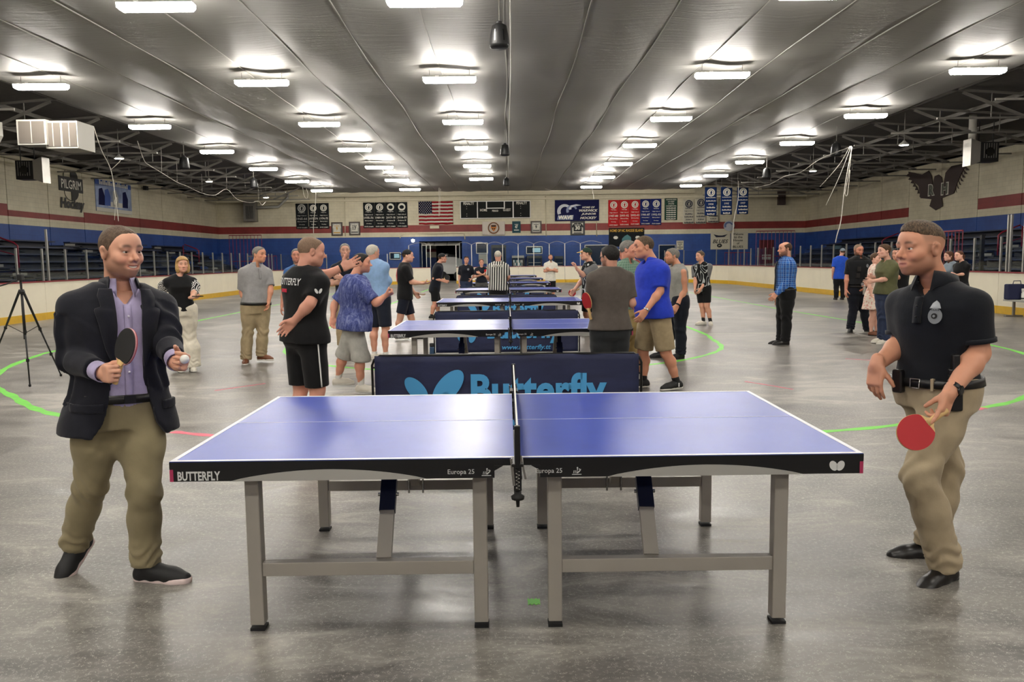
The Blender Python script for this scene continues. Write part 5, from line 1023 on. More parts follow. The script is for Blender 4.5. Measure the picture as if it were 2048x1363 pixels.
    def leg_skin(s, i, t0=.45):
        hp, kn, an = s.hip[i], s.kn[i], s.an[i]; sc = s.s*(.95 if s.sex == 'f' else 1); a = hp+(kn-hp)*t0; lo = np.minimum.reduce([a, kn, an]); hi = np.maximum.reduce([a, kn, an]); F = Field(lo-.11, hi+.11, s.R['b']*.75); r = s.__dict__.get('legf', 1.0)
        F.chain([a, kn+(hp-kn)*.12, kn], [.082*sc*r, .064*sc*r, .056*sc*r], .03); bk = -s.f*.018*sc; F.chain([kn, kn+(an-kn)*.30+bk, kn+(an-kn)*.62+bk*.5, an], [.054*sc*r, .060*sc*r, .046*sc*r, .036*sc*r], .03); F.ell(kn+s.f*.03*sc, (.035*sc, .03*sc, .04*sc), (s.l, s.f, ZA), .03)
        return F.mesh(1)
    def body(s, arms='both', legskin=False, armfrom=.3, **kw):
        """one skin mesh: head and neck, torso core, arms with hands, legs"""
        tk = {k: kw.pop(k) for k in list(kw) if k in ('stub', 'stubc', 'lip', 'brow', 'fade', 'fadec', 'mou')}
        A = np.array([s.hl, s.hf, s.hu]); R_ = .17*s.hs; lo = np.minimum(s.hc-R_, s.nk-.1*s.s-s.w*.04); hi = np.maximum(s.hc+R_, s.nk+.1*s.s); F = Field(lo, hi, s.R['h']); s.head(F, **kw); parts = [F.mesh(1)]
        lo, hi = s.tbox(-.25, 1.0); F = Field(lo, hi, s.R['b']*1.4); s.torso(F, -.016, -.06, .97)
        for i in (0, 1): F.cone(s.sh[i], s.sh[i]+(s.el[i]-s.sh[i])*.5, .05*s.s, .045*s.s, .04)
        parts.append(F.mesh(1))
        for i in (0, 1): parts.append(s.arm_skin(i, armfrom if not isinstance(armfrom, (tuple, list)) else armfrom[i]))
        if legskin:
            for i in (0, 1): parts.append(s.leg_skin(i))
        else:
            for i in (0, 1):
                F = Field(np.minimum.reduce([s.hip[i], s.kn[i], s.an[i]])-.12, np.maximum.reduce([s.hip[i], s.kn[i], s.an[i]])+.12, s.R['b']*1.8); F.chain([s.hip[i], s.kn[i], s.an[i]], [.075*s.s, .05*s.s, .034*s.s], .03); parts.append(F.mesh(0))
        parts = [p for p in parts if len(p[0])]; col = np.concatenate([s.tint(V, **tk) for V, Q in parts]); s.bodyobj = s.add('body', [(V, Q, 0) for V, Q in parts], 'skin', attrs={'tint': col})
        if s.lod == 0:
            for sx in (-1, 1): s.eye(sx)
    def hp(s, p): return s.hc+np.array(p)@np.array([s.hl, s.hf, s.hu])*s.hs
    def eye(s, sx, gaze=(0, 0)):
        c = s.hp((sx*.032, .0775, .0)); r = .0128*s.hs; A = np.array([s.hl, s.hf, s.hu]); b = MB(); nn, mm = 14, 12; V = []; F = []; mi = []
        for j in range(mm+1):
            a = PI*j/mm
            for k in range(nn): q = 2*PI*k/nn; V.append(c+(A[0]*math.sin(a)*math.cos(q)+A[2]*math.sin(a)*math.sin(q)+A[1]*math.cos(a))*r-s.org)
        for j in range(mm):
            for k in range(nn): F.append((j*nn+k, (j+1)*nn+k, (j+1)*nn+(k+1) % nn, j*nn+(k+1) % nn)); mi.append(1 if j < 2 else 0)
        me = bpy.data.meshes.new('eye'); me.from_pydata([tuple(v) for v in V], [], F); setmat(me, ['eye_white', 'iris']); me.polygons.foreach_set('material_index', mi); me.polygons.foreach_set('use_smooth', [True]*len(F)); link('eye', me, s.o)
    # ---------------------------------------------------------------- hair and hats
    def hair(s, m, th=.010, line=None, top=0, long=None, recede=0, name='hair', wr=.004, dome=None):
        hs = s.hs; A = np.array([s.hl, s.hf, s.hu]); R_ = (.19 if not long else .36)*hs; res = s.R['h']*(.9 if s.lod == 0 else 1); F = Field(s.hc-R_, s.hc+R_*(1 if not long else .6), res)
        E = lambda c, r, k=.015, op='u': F.ell(s.hp(c), np.array(r)*hs, A, k, op)
        E((0, -.014, .030), (.075+th, .096+th, .086+th*.9+top*.3))
        E((0, .060, .045), (.054+th, .034+th, .042+th), .03)
        if top: E((0, .022, .078), (.062+th*.3, .075, .038+top), .02)
        line = line or [(-.2, -.078), (-.075, -.070), (-.045, -.045), (-.030, -.015), (.004, -.012), (.012, -.018), (.020, .004), (.034, .030), (.048, .050), (.066, .066-recede*.0), (.09, .076), (.14, .085)]
        T = np.array(line); C, hl, hf, hu = s.hc, s.hl, s.hf, s.hu
        def g(X, Y, Z):
            x, y, z = [((X-C[0])*a[0]+(Y-C[1])*a[1]+(Z-C[2])*a[2])/hs for a in (hl, hf, hu)]; hz = np.interp(y, T[:, 0], T[:, 1])+recede*np.exp(-((np.abs(x)-.045)/.022)**2)*np.clip((y-.02)/.04, 0, 1)
            hz = hz+.0035*np.sin(x*420+y*260)*np.sin(y*390+x*130)*(z > -.03)
            return (hz-z)*.75*hs
        if not long: F.put(s.hc-R_, s.hc+R_, lambda X, Y, Z: (th*1.15+.001)*hs*np.clip(1+g(X, Y, Z)/(.75*hs*.030), 0, 1), 0, 'a')
        F.put(s.hc-R_, s.hc+R_, g, 0, 'i')
        if dome: # bald crown: cut the top
            c0, r0 = dome; F.ell(s.hp(c0), np.array(r0)*hs, A, .012, 's')
        if long:
            for (c, r) in long: E(c, r, .03)
            F.ell(s.hp((0, .075, -.03)), np.array((.056, .075, .105))*hs, A, .02, 's')
        V, Q = F.mesh(1)
        if len(V): return s.add(name, [(V, Q, 0)], m, wr=wr*hs, seed=5, freq=90)
    def cap(s, m, brim=None, back=False, name='cap', lift=0, label=None):
        hs = s.hs; A = np.array([s.hl, s.hf, s.hu]); F = Field(s.hc-.26*hs, s.hc+.26*hs, s.R['h']); F.ell(s.hp((0, -.012, .036)), np.array((.086, .107, .094))*hs, A, .01)
        F.cutplane(s.hp((0, 0, .036)), -s.hu+s.hf*(.10 if not back else -.1)); V, Q = F.mesh(1); o = s.add(name, [(V, Q, 0)], m); sg = -1 if back else 1
        F = Field(s.hc-.28*hs, s.hc+.28*hs, s.R['h']*.85); F.ell(s.hp((0, sg*.105, .042)), np.array((.073, .080, .0085))*hs, np.array([s.hl, nrm(s.hf-s.hu*.16*sg), nrm(s.hu+s.hf*.16*sg)]), .01); F.ell(s.hp((0, -.012, .03)), np.array((.080, .101, .088))*hs, A, .004, 's'); V, Q = F.mesh(1)
        if len(V): s.add('brim', [(V, Q, 0)], brim or m, parent=o)
        V, Q = MBsph(s.hp((0, -.012, .131)), .007*hs); s.add('button', [(V, Q, 0)], brim or m, parent=o)
        if label: o['label'] = label
        return o
    # ---------------------------------------------------------------- clothes
    def top(s, m, name='shirt', sleeve=.62, hem=-.10, loose=.014, long=False, cuff=None, wr=.010, seed=3, nosleeve=False, sl=1.0, flare=0, k=.045, neckcut=None, freq=13, armhole=False, sleevem=None):
        fn, co, surf = s.tfun(loose); sc = s.s; lo, hi = s.tbox(hem, 1.03); pts = [s.sh[0], s.sh[1]]
        ends = []
        for i in (0, 1):
            if nosleeve: continue
            if long: e = s.wr[i]-(s.wr[i]-s.el[i])*.06; pts += [s.el[i], e]; ends.append(e)
            else: e = s.sh[i]+(s.el[i]-s.sh[i])*sleeve; pts.append(e); ends.append(e)
        lo = np.minimum(lo, np.min(pts, 0)-.1); hi = np.maximum(hi, np.max(pts, 0)+.1); F = Field(lo, hi, s.R['c']); s.tops = surf
        T0 = hem
        def g(X, Y, Z): u, v, t = co(X, Y, Z); return np.maximum(fn(X, Y, Z)-flare*np.clip(.25-t, 0, 1), np.maximum((T0-t)*s.Ls, (t-1.03)*s.Ls))
        l2, h2 = s.tbox(hem, 1.03); F.put(l2, h2, g, k)
        ar = (.88 if s.sex == 'f' else 1)*s.__dict__.get('armf', 1.0)
        for i in (0, 1):
            if nosleeve: F.cone(s.nk-s.w*.05*sc, s.sh[i]+s.ul*(.035 if i == 0 else -.035), .06*sc, .05*sc, .03); continue
            F.cone(s.nk-s.w*.045*sc, s.sh[i], .060*sc, .056*sc, .05)
            sh, el = s.sh[i], s.el[i]
            if long:
                F.chain([sh, el], [(.062*ar+loose*.6)*sc*sl, (.050*ar+loose*.6)*sc*sl], k); e = ends[i if not nosleeve else 0]; F.chain([el, e], [(.050*ar+loose*.6)*sc*sl, (.036*ar+loose*.5)*sc*sl], .02)
            else:
                e = ends[i]; d = nrm(e-sh); ex = e+d*.06; F.cone(sh, ex, (.063*ar+loose*.5)*sc*sl, (.054*ar+loose*.8)*sc*sl, k*.8, clip=(e, d))
        nc = neckcut or (.955, .5, .03)
        def vc(X, Y, Z): u, v, t = co(X, Y, Z); return np.maximum(np.abs(u)-nc[2]-(t-nc[0])*s.Ls*nc[1], np.maximum((nc[0]-t)*s.Ls, -v))
        l3, h3 = s.tbox(.7, 1.15); F.put(l3, h3, vc, .004, 's')
        V, Q = F.mesh(1); o = s.add(name, [(V, Q, 0)], m, wr=wr, seed=seed, freq=freq, dirs=None); return o
    def shell(s, name, m, t0, t1, off, th, region=None, parent=None, u0=None, u1=None, side=1, res=None, label=None, wr=0):
        """thin piece of cloth lying on the torso between heights t0..t1, optional 2-D region(u,t)->signed distance"""
        fn, co, _ = s.tfun(off); lo, hi = s.tbox(t0, t1); F = Field(lo, hi, res or s.R['c']*.8); Ls = s.Ls
        def g(X, Y, Z):
            u, v, t = co(X, Y, Z); d = np.abs(fn(X, Y, Z))-th; d = np.maximum(d, np.maximum((t0-t)*Ls, (t-t1)*Ls))
            if region is not None: d = np.maximum(d, region(u, t)); d = np.maximum(d, -v*side)
            if u0 is not None: d = np.maximum(d, np.maximum(u0-u, u-u1)); d = np.maximum(d, -v*side)
            return d
        F.put(lo, hi, g, 0); V, Q = F.mesh(0)
        if len(V): return s.add(name, [(V, Q, 0)], m, parent=parent, label=label, wr=wr)
    def collar(s, m, parent=None, r=.068, h=.045, op=.35, name='collar', z=-.01):
        """folded collar ring around the neck with an open front"""
        c = s.nk+s.w*z; ax = nrm(s.w*.93-s.uf*.25); fr = nrm(s.uf-ax*(s.uf@ax)); lf = np.cross(ax, fr); sc = s.s*(.7+.3*s.fat)*(.88 if s.sex == 'f' else 1); V = []; n = 26
        for k in range(n+1):
            a = op+(2*PI-2*op)*k/n; d = fr*math.cos(a)+lf*math.sin(a); pt = math.exp(-min(k, n-k)*.7); 
            for (rr, zz) in ((.93, .6), (1.0, .95), (1.12, .35), (1.22, -.35-.9*pt), (1.16, -.4-.9*pt), (1.0, .2)): V.append(c+d*r*sc*rr*(1+.12*pt*(zz < 0))+ax*h*sc*zz+fr*.012*math.cos(a))
        m6 = 6; Q = [(k*m6+j, k*m6+(j+1) % m6, (k+1)*m6+(j+1) % m6, (k+1)*m6+j) for k in range(n) for j in range(m6)]; Q += [(0, 1, 2, 3), (0, 3, 4, 5), (n*m6+3, n*m6+2, n*m6+1, n*m6), (n*m6+5, n*m6+4, n*m6+3, n*m6)]
        return s.add(name, [(np.array(V), np.array(Q), 0)], m, parent=parent)
    def band(s, m, c, ax, r, h, name, parent=None, flat=1.0, fd=None):
        """ring (cuff, watch strap, rib) around a limb"""
        ax = nrm(ax); a = nrm(np.cross(ax, (0, 0, 1.) if abs(ax[2]) < .9 else (1., 0, 0))); b = np.cross(ax, a); V = []; n = 18
        for k in range(n):
            d = a*math.cos(2*PI*k/n)+b*math.sin(2*PI*k/n)
            if fd is not None: d = d-fd*(d@fd)*(1-flat)
            for rr, zz in ((1.0, -1), (1.08, -.9), (1.08, .9), (1.0, 1)): V.append(c+d*r*rr+ax*h/2*zz)
        Q = [(k*4+j, ((k+1) % n)*4+j, ((k+1) % n)*4+(j+1) % 4, k*4+(j+1) % 4) for k in range(n) for j in range(4)]; return s.add(name, [(np.array(V), np.array(Q), 0)], m, parent=parent)
    def bottom(s, m, name='trousers', tuck=False, short=None, loose=.012, waist=.17, wr=.010, seed=9, hemr=1.0, brk=True, thigh=1.0, freq=12):
        sc = s.s; pts = [s.hip[0], s.hip[1]]; es = []
        for i in (0, 1):
            kn, an, hp = s.kn[i], s.an[i], s.hip[i]
            e = (hp+(kn-hp)*short if short and short <= 1 else kn+(an-kn)*(short-1)) if short else an+nrm(an-kn)*.022*sc; es.append(e); pts += [e, kn if (not short or short > 1) else e]
        lo, hi = s.tbox(-.3, waist); lo = np.minimum(lo, np.min(pts, 0)-.14); hi = np.maximum(hi, np.max(pts, 0)+.14); F = Field(lo, hi, s.R['c']); s.torso(F, min(loose, .011 if not tuck else .02), -.16, waist, .05); ff = .45+.55*s.fat
        for i in (0, 1):
            kn, an, hp, e = s.kn[i], s.an[i], s.hip[i], es[i]; hp2 = hp+s.w*.02
            if short:
                r1 = (.074*ff*thigh+loose*.75)*sc; d = nrm(e-hp if short <= 1 else e-kn)
                if short <= 1: F.cone(hp2, e+d*.11, (.094*ff*thigh+loose*.6)*sc, r1, .022, clip=(e, d))
                else: F.cone(hp2, kn, (.094*ff*thigh+loose*.6)*sc, (.070*thigh+loose+.006)*sc, .022, clip=(e, d)); F.cone(kn, e+d*.11, (.075*thigh+loose+.012)*sc, (.072*thigh+loose+.014)*sc, .03, clip=(e, d))
            else:
                d = nrm(an-kn); F.chain([hp2, hp+(kn-hp)*.45, kn], [(.097*ff*thigh+loose)*sc, (.086*ff*thigh+loose)*sc, (.066*thigh+loose)*sc], .05); mid_ = kn+(an-kn)*.4-s.f*.012; F.cone(kn, mid_, (.066*thigh+loose)*sc, (.064*thigh+loose)*sc*hemr, .03); F.cone(mid_, e+d*.11, (.064*thigh+loose)*sc*hemr, (.058+loose)*sc*hemr, .03, clip=(e, d))
        F.ell(s.pv-s.uf*.04*sc-s.w*.045, (.145*sc*ff, .080*sc*ff, .10*sc), (s.ul, s.uf, s.w), .05)
        V, Q = F.mesh(1)
        if wr and s.lod <= 1 and not short:      # gathered folds towards the hem and at the knee
            N = vnormals(V, Q); add = np.zeros(len(V))
            for i in (0, 1):
                kn, an = s.kn[i], s.an[i]; L = np.linalg.norm(an-kn); h = (V-kn)@nrm(an-kn)/L; near = np.linalg.norm(V-(kn+np.clip(h, -.3, 1)[:, None]*(an-kn)), axis=1) < .13*sc
                add += near*(np.exp(-((h-.88)/.14)**2)*.007*np.sin(h*L*110+5*np.sin(V@s.f*20+2*np.sin(V@s.l*17)))+np.exp(-(h/.25)**2)*.005*np.sin(h*L*60+6*np.sin(V@s.l*14+V@s.f*11)))
            V = V+N*add[:, None]*sc
        return s.add(name, [(V, Q, 0)], m, wr=wr, seed=seed, freq=freq)
    def foot_frame(s, i, yaw=None, pitch=0):
        d = s.f if yaw is None else np.array([math.sin(math.radians(yaw)), -math.cos(math.radians(yaw)), 0]); p = math.radians(pitch); D = d*math.cos(p)-ZA*math.sin(p); N = ZA*math.cos(p)+d*math.sin(p); return D, N, np.cross(N, D)
    def shoe(s, i, m, solem, yaw=None, pitch=0, high=.075, sole=.026, L=.285, lace=None, name='shoe', drop=None):
        D, N, T = s.foot_frame(i, yaw, pitch); sc = s.s*(.9 if s.sex == 'f' else 1); A = s.an[i]; base = A-N*(.085*s.s if drop is None else drop); L = L*sc; hl = base-D*.075*sc; P = lambda a, b, c=0: hl+D*a*L+N*b*sc+T*c*sc
        F = Field(np.minimum.reduce([A, hl, hl+D*L])-.09*sc, np.maximum.reduce([A, hl, hl+D*L])+.09*sc, s.R['s'])
        F.chain([P(.13, .042), P(.40, .040), P(.70, .030), P(.88, .024)], [.036*sc, .040*sc, .043*sc, .034*sc], .03, flat=None); F.cone(P(.16, .03), P(.22, high+.012), .036*sc, .037*sc, .03); F.cone(P(.25, high), P(.62, .045), .030*sc, .030*sc, .03)
        F.cutplane(P(0, .012), -N); F.cutplane(P(.2, high+.02), nrm(N-D*.15)); V, Q = F.mesh(1); o = s.add(name, [(V, Q, 0)], m)
        F = Field(np.minimum.reduce([hl, hl+D*L])-.09*sc, np.maximum.reduce([hl, hl+D*L])+.09*sc, s.R['s']*.8); F.chain([P(.13, sole*.5), P(.45, sole*.5), P(.72, sole*.5), P(.87, sole*.55)], [.038*sc, .038*sc, .047*sc, .039*sc], .02); F.cutplane(P(0, sole), N); F.cutplane(P(0, 0), -N); V, Q = F.mesh(1); s.add('sole', [(V, Q, 0)], solem, parent=o)
        if lace:
            for k in range(4):
                a = .40+.075*k; z = .085-.010*k; c = P(a, z-.004); b = MB(); pts = [P(a, z-.014, -.020), P(a+.02, z, -.008), P(a+.02, z, .008), P(a, z-.014, .020)]; b.tube(pts, .003*sc, 5); me = b.mesh('lace', lace, s.org); link('lace', me, o)
        return o, (P, D, N, T)
    def sock(s, i, m, top_=.10):
        A = s.an[i]; d = nrm(s.kn[i]-A); F = Field(np.minimum(A, A+d*top_)-.09, np.maximum(A, A+d*top_)+.09, s.R['s']); F.cone(A-d*.05, A+d*(top_+.05), .041*s.s, .043*s.s, .01); F.cutplane(A+d*top_*s.s, d); V, Q = F.mesh(1); return s.add('sock', [(V, Q, 0)], m)
    def print(s, txt, u, t, w, h, m, side=1, off=.02, parent=None, bold=.02, shear=0, name='lettering', ex=.004):
        """lettering that follows the cloth"""
        V, F = text_verts(txt, bold, 2, shear); sz = V.max(0)-V.min(0); _, _, surf = s.tfun(off); uu = u+V[:, 0]/sz[0]*w*(side if side > 0 else -1); tt = t+V[:, 1]/sz[1]*h/s.Ls; P = surf(uu, tt, side, ex)-s.org
        me = bpy.data.meshes.new(name); me.from_pydata(P.tolist(), [], F); me.update(); setmat(me, m); return link(name, me, parent or s.o)
    def decal(s, poly, u, t, m, side=1, off=.02, parent=None, name='print', ex=.005):
        _, _, surf = s.tfun(off); P2 = np.array(poly, float); uu = u+P2[:, 0]; tt = t+P2[:, 1]/s.Ls; n = len(P2); P = np.concatenate([surf(uu, tt, side, ex), surf(np.array([u]), np.array([t]), side, ex)])-s.org
        me = bpy.data.meshes.new(name); me.from_pydata(P.tolist(), [], [(k, (k+1) % n, n) for k in range(n)]); me.update(); setmat(me, m); return link(name, me, parent or s.o)
    def belt(s, m, t0, t1, off, name='belt', th=.006, n=40):
        pr = PROF; T = np.array([p[0] for p in pr]); V = []; Q = []; fn, co, sf = s.tfun(off)
        A = np.array([p[1] for p in pr])*s.s*s.fat; B = np.array([p[2] for p in pr])*s.s*(.5+.5*s.fat)*1.03
        if s.sex == 'f': A = A*np.interp(T, [-.3, 0, .3, .66, .85, 1.1], [1.03, 1.03, .88, .86, .84, .85])
        for k in range(n):
            an = 2*PI*k/n; c_, s_ = math.cos(an), math.sin(an); e = 2/2.3
            for t, o in ((t0, 0), (t0, th), (t1, th), (t1, 0)):
                g = s.belly*math.exp(-((t-.22)/.22)**2); a = np.interp(t, T, A)+off+o; b = np.interp(t, T, B)+off+o+g*.5
                V.append(s.pv+s.ul*a*math.copysign(abs(c_)**e, c_)+s.uf*(g*.5+b*math.copysign(abs(s_)**e, s_))+s.w*t*s.Ls)
            for j in range(4): Q.append((k*4+j, ((k+1) % n)*4+j, ((k+1) % n)*4+(j+1) % 4, k*4+(j+1) % 4))
        return s.add(name, [(np.array(V), np.array(Q), 0)], m)
    def strip(s, name, m, u0, u1, t0, t1, off=.02, ex=.012, side=1, parent=None, n=14):
        _, _, sf = s.tfun(off); V = []; Q = []
        for k in range(n+1):
            t = t0+(t1-t0)*k/n
            for e in (ex, ex-.012):
                for u in (u0(t) if callable(u0) else u0, u1(t) if callable(u1) else u1): V.append(sf(np.array(float(u)), np.array(float(t)), side, e))
        for k in range(n): a = 4*k; Q += [(a, a+1, a+5, a+4), (a+2, a+6, a+7, a+3), (a, a+4, a+6, a+2), (a+1, a+3, a+7, a+5)]
        Q += [(0, 2, 3, 1), (4*n, 4*n+1, 4*n+3, 4*n+2)]
        return s.add(name, [(np.array(V), np.array(Q), 0)], m, parent=parent)
    def tubepart(s, name, pts, r, m, parent=None, n=6): return link(name, MB().tube(pts, r, n).mesh(name, m, s.org, smooth=True), parent or s.o)
    def glasses(s, m='blackm'):
        g = None
        for sx in (-1, 1):
            P = [s.hp((sx*.032+.021*math.cos(a), .098, .002+.016*math.sin(a))) for a in np.linspace(0, 2*PI, 16)[:-1]]
            b = MB().tube(P, .0022*s.hs*(1.5 if s.lod else 1), 5, closed=True)
            b.tube([s.hp((sx*.053, .094, .006)), s.hp((sx*.078, .04, .008)), s.hp((sx*.080, -.02, .006))], .0025*s.hs*(1.4 if s.lod else 1), 5)
            if sx < 0: b.tube([s.hp((-.011, .1, .005)), s.hp((.011, .1, .005))], .002*s.hs, 5)
            o = link('glasses_frame', b.mesh('glasses_frame', m, s.org), s.o)
    def hand_center(s, i, fwd=.06, nrmo=.03): W, D, N, T, sc = s.hframe[i]; return W+D*fwd*sc+N*nrmo*sc
def MBsph(c, r, n=8, m=6):
    V = []; Q = []
    for j in range(m+1):
        a = PI*j/m
        for k in range(n): q = 2*PI*k/n; V.append(np.array(c)+r*np.array([math.sin(a)*math.cos(q), math.sin(a)*math.sin(q), math.cos(a)]))
    for j in range(m):
        for k in range(n): Q.append((j*n+k, (j+1)*n+k, (j+1)*n+(k+1) % n, j*n+(k+1) % n))
    return np.array(V), np.array(Q)
# ---------------------------------------------------------------- paddles
mat('rubber_red', (178, 26, 34), .55); mat('rubber_blk', (22, 22, 22), .6); mat('wood', (214, 178, 120), .5, var=.1); mat('edge_pink', (206, 150, 150), .5); mat('handle_dark', (96, 66, 44), .5)
def paddle(c, up, n, front, back, label, edge='wood', scale=1.0):
    """c = blade centre, up = from handle to blade tip, n = normal of the front rubber"""
    c = np.array(c, float); up = nrm(up); n = nrm(np.array(n)-up*(np.array(n)@up)); x = np.cross(up, n); x = nrm(x); o = empty('table_tennis_paddle', c-up*.17*scale, label=label, cat='paddle', group='table tennis paddles'); B = np.array(o.location); s = scale
    def blade(r): return [(r*.96*math.cos(a), r*1.03*math.sin(a)-(.0 if math.sin(a) > -.5 else 0)) for a in np.linspace(0, 2*PI, 40)[:-1]]
    z = np.cross(x, up); sg = 1 if z@n > 0 else -1
    P = [(p[0]*s, p[1]*s) for p in blade(.0765)]
    MB().prism(P, c-B-n*.003*s, x, up, .006*s*sg).build('blade', edge, o)
    cut = [(p[0], max(p[1], -.062*s)) for p in P]
    MB().prism([(a*.985, b*.985) for a, b in cut], c-B+n*.003*s, x, up, .004*s*sg).build('rubber', front, o); MB().prism([(a*.985, b*.985) for a, b in cut], c-B-n*.007*s, x, up, .004*s*sg).build('rubber', back, o)
    h = MB(); hb = c-B-up*.06*s; prof = [(0, .017, .010), (.03, .0135, .012), (.07, .0135, .012), (.10, .017, .0125), (.104, .014, .010)]; V = []; N_ = 12
    for d, a, b in prof:
        for k in range(N_): q = 2*PI*k/N_; V.append(hb-up*d*s+x*a*s*math.cos(q)+n*b*s*math.sin(q))
    F = [(i*N_+k, i*N_+(k+1) % N_, (i+1)*N_+(k+1) % N_, (i+1)*N_+k) for i in range(len(prof)-1) for k in range(N_)]+[tuple(range(N_))[::-1], tuple(range((len(prof)-1)*N_, len(prof)*N_))]
    h.add(V, F); h.build('handle', 'wood', o, smooth=True)
    MB().prism([(-.03*s, -.062*s), (.03*s, -.062*s), (.016*s, -.082*s), (-.016*s, -.082*s)], c-B+n*.003*s, x, up, .003*s*sg).build('throat', 'wood', o)
    return o
# ================================================================ the man in the jacket
cloth('jacket_navy', (24, 25, 34), .8, .15, .2); cloth('shirt_lilac', (176, 166, 200), .8, .08, .3, 20); cloth('chino_olive', (146, 134, 104), .85, .08, .3, 10); cloth('chino_tan', (172, 156, 128), .85, .07, .3, 10); cloth('polo_black', (16, 19, 26), .8, .15, .2)
mat('belt_black', (16, 14, 14), .4); mat('shoe_black', (18, 18, 19), .6); mat('sole_pale', (226, 206, 202), .6); mat('shoe_leather', (20, 17, 16), .35); mat('sole_dark', (22, 21, 20), .7); mat('button_pearl', (210, 206, 220), .3); hairmat('hair_brown', (74, 58, 46), (112, 92, 74)); hairmat('hair_dark', (56, 45, 36), (116, 96, 74)); mat('watch_black', (14, 14, 16), .2); mat('silver', (190, 190, 188), .25, .9)
p = Person('smiling man in a dark jacket and lilac shirt holding a black paddle and a ball', 3.86, 40, H=1.74, lod=0, hd=(242, 503, -.02), nk=(238, 573, .03), pv=(240, 812, .02), look=58, pitch=2, fat=1.13, belly=.02, shw=.20, headscale=1.05,
           arms=(((142, 716, -.10), (207, 746, -.31)), ((335, 688, .02), (352, 724, -.21))), legs=(((182, 968, .02), (150, 1084, .12)), ((289, 985, -.03), (293, 1120, -.02))), skin=(226, 172, 144))
p.handcfg = [dict(D=(.66, -.75, .06), N=(.75, .66, 0), curl=((1.15, 1.5, .8), (1.2, 1.5, .8), (1.25, 1.5, .8), (1.3, 1.5, .8)), thumb=(.7, .4, .75, .15), spread=.0), dict(D=(.72, -.62, .05), N=(-.55, -.65, .35), curl=((.9, 1.1, .5), (1.2, 1.3, .6), (1.35, 1.4, .6), (1.4, 1.4, .6)), thumb=(.75, .45, .75, .1), spread=.02)]
p.body(smile=1, openm=.8, stub=.62, stubc=(120, 88, 70), brow=(58, 42, 34), lip=(180, 100, 92), armfrom=.55)
p.hair('hair_brown', .0055, recede=.006, wr=.002, line=[(-.2, -.078), (-.075, -.070), (-.045, -.045), (-.030, -.015), (.004, -.016), (.016, -.022), (.026, .004), (.040, .030), (.052, .050), (.070, .070), (.09, .078), (.14, .085)])
# teeth
V, Q = [], []
for k in range(9):
    a = (k/8-.5)*1.5; 
    for zz in (-.0045, .0035): V.append(p.hp((.031*math.sin(a), .0905-.010*(1-math.cos(a))*1.9, -.0680+zz*.95*(1-.75*(a/.75)**2)+.0075*math.sin(a)**2)))
for k in range(8): Q.append((2*k, 2*k+2, 2*k+3, 2*k+1))
p.add('teeth', [(np.array(V), np.array(Q), 0)], 'teeth')
sh = p.top('shirt_lilac', hem=-.05, loose=.014, long=True, wr=.008, seed=4, sl=.78, neckcut=(.86, .75, .004)); p.collar('shirt_lilac', sh, r=.070, h=.05, op=.42)
p.strip('placket', 'shirt_lilac', -.016, .016, .10, .86, off=.014, ex=.011, parent=sh)
fn, co, surf = p.tfun(.019)
for t_ in (.32, .47, .62, .77): V, Q = MBsph(surf(np.array(0.), np.array(t_), 1, .010), .006); p.add('button', [(V, Q, 0)], 'button_pearl', parent=sh)
for i in (0, 1): d = nrm(p.wr[i]-p.el[i]); p.band('shirt_lilac', p.wr[i]-d*.035, d, .040, .075, 'cuff', sh)
p.bottom('chino_olive', loose=.015, wr=.011, hemr=1.0, thigh=.97, waist=.07, tuck=True); p.belt('belt_black', .065, .135, .024)
bk = MB(); c = surf(np.array(0.), np.array(.1), 1, .012); bk.box(c, (.05, .008, .036), ax=(p.ul, p.uf, p.w)); link('belt_buckle', bk.mesh('belt_buckle', 'belt_black', p.org), p.o)
# jacket: open front, lapels, flaps
HW = lambda t: np.interp(t, [-.4, -.22, -.1, .1, .4, .7, .9, 1.05], [.21, .165, .118, .083, .066, .060, .066, .072])
F0, CO, _ = p.tfun(.036); lo, hi = p.tbox(-.24, 1.04); pts = np.array([p.el[0], p.el[1], p.wr[0], p.wr[1]]); F = Field(np.minimum(lo, pts.min(0)-.09), np.maximum(hi, pts.max(0)+.09), .0095)
def jk(X, Y, Z):
    u, v, t = CO(X, Y, Z); return np.maximum(F0(X, Y, Z)-.13*np.clip(.12-t, 0, .5), np.maximum((-.205-.05*np.cos(np.clip(np.abs(u)/.2, 0, 1)*PI*.5)*(v > 0)-t)*p.Ls, (t-1.03)*p.Ls))
F.put(lo-.1, hi+.1, jk, .03)
for i in (0, 1):
    F.cone(p.nk-p.w*.05, p.sh[i], .066, .066, .05); e = p.wr[i]-nrm(p.wr[i]-p.el[i])*.075; F.chain([p.sh[i], p.sh[i]+(p.el[i]-p.sh[i])*.5, p.el[i]], [.070, .068, .062], .03); F.chain([p.el[i], e+nrm(e-p.el[i])*.05], [.063, .052], .015); F.cutplane(e, e-p.el[i], e-.085, e+.085)
def opn(X, Y, Z): u, v, t = CO(X, Y, Z); return np.maximum(np.abs(u)-HW(t), -v)
F.put(lo-.05, hi+.05, opn, .006, 's')
V, Q = F.mesh(1); N = vnormals(V, Q)
for i in (0, 1):   # sleeve creases
    el = p.el[i]; d = nrm(p.wr[i]-el); h = (V-el)@d; near = (np.linalg.norm(V-el, axis=1) < .22)*1.0; V = V+N*(near*.010*np.exp(-(h/.14)**2)*np.sin(h*60+3*np.sin((V-el)@p.uf*22)))[:, None]
jo = p.add('jacket', [(V, Q, 0)], 'jacket_navy', wr=.018, seed=21, freq=13)
lw = lambda t: np.interp(t, [.36, .5, .66, .80, .83, .845, .93, 1.0], [0, .035, .062, .078, .080, .052, .058, .040])
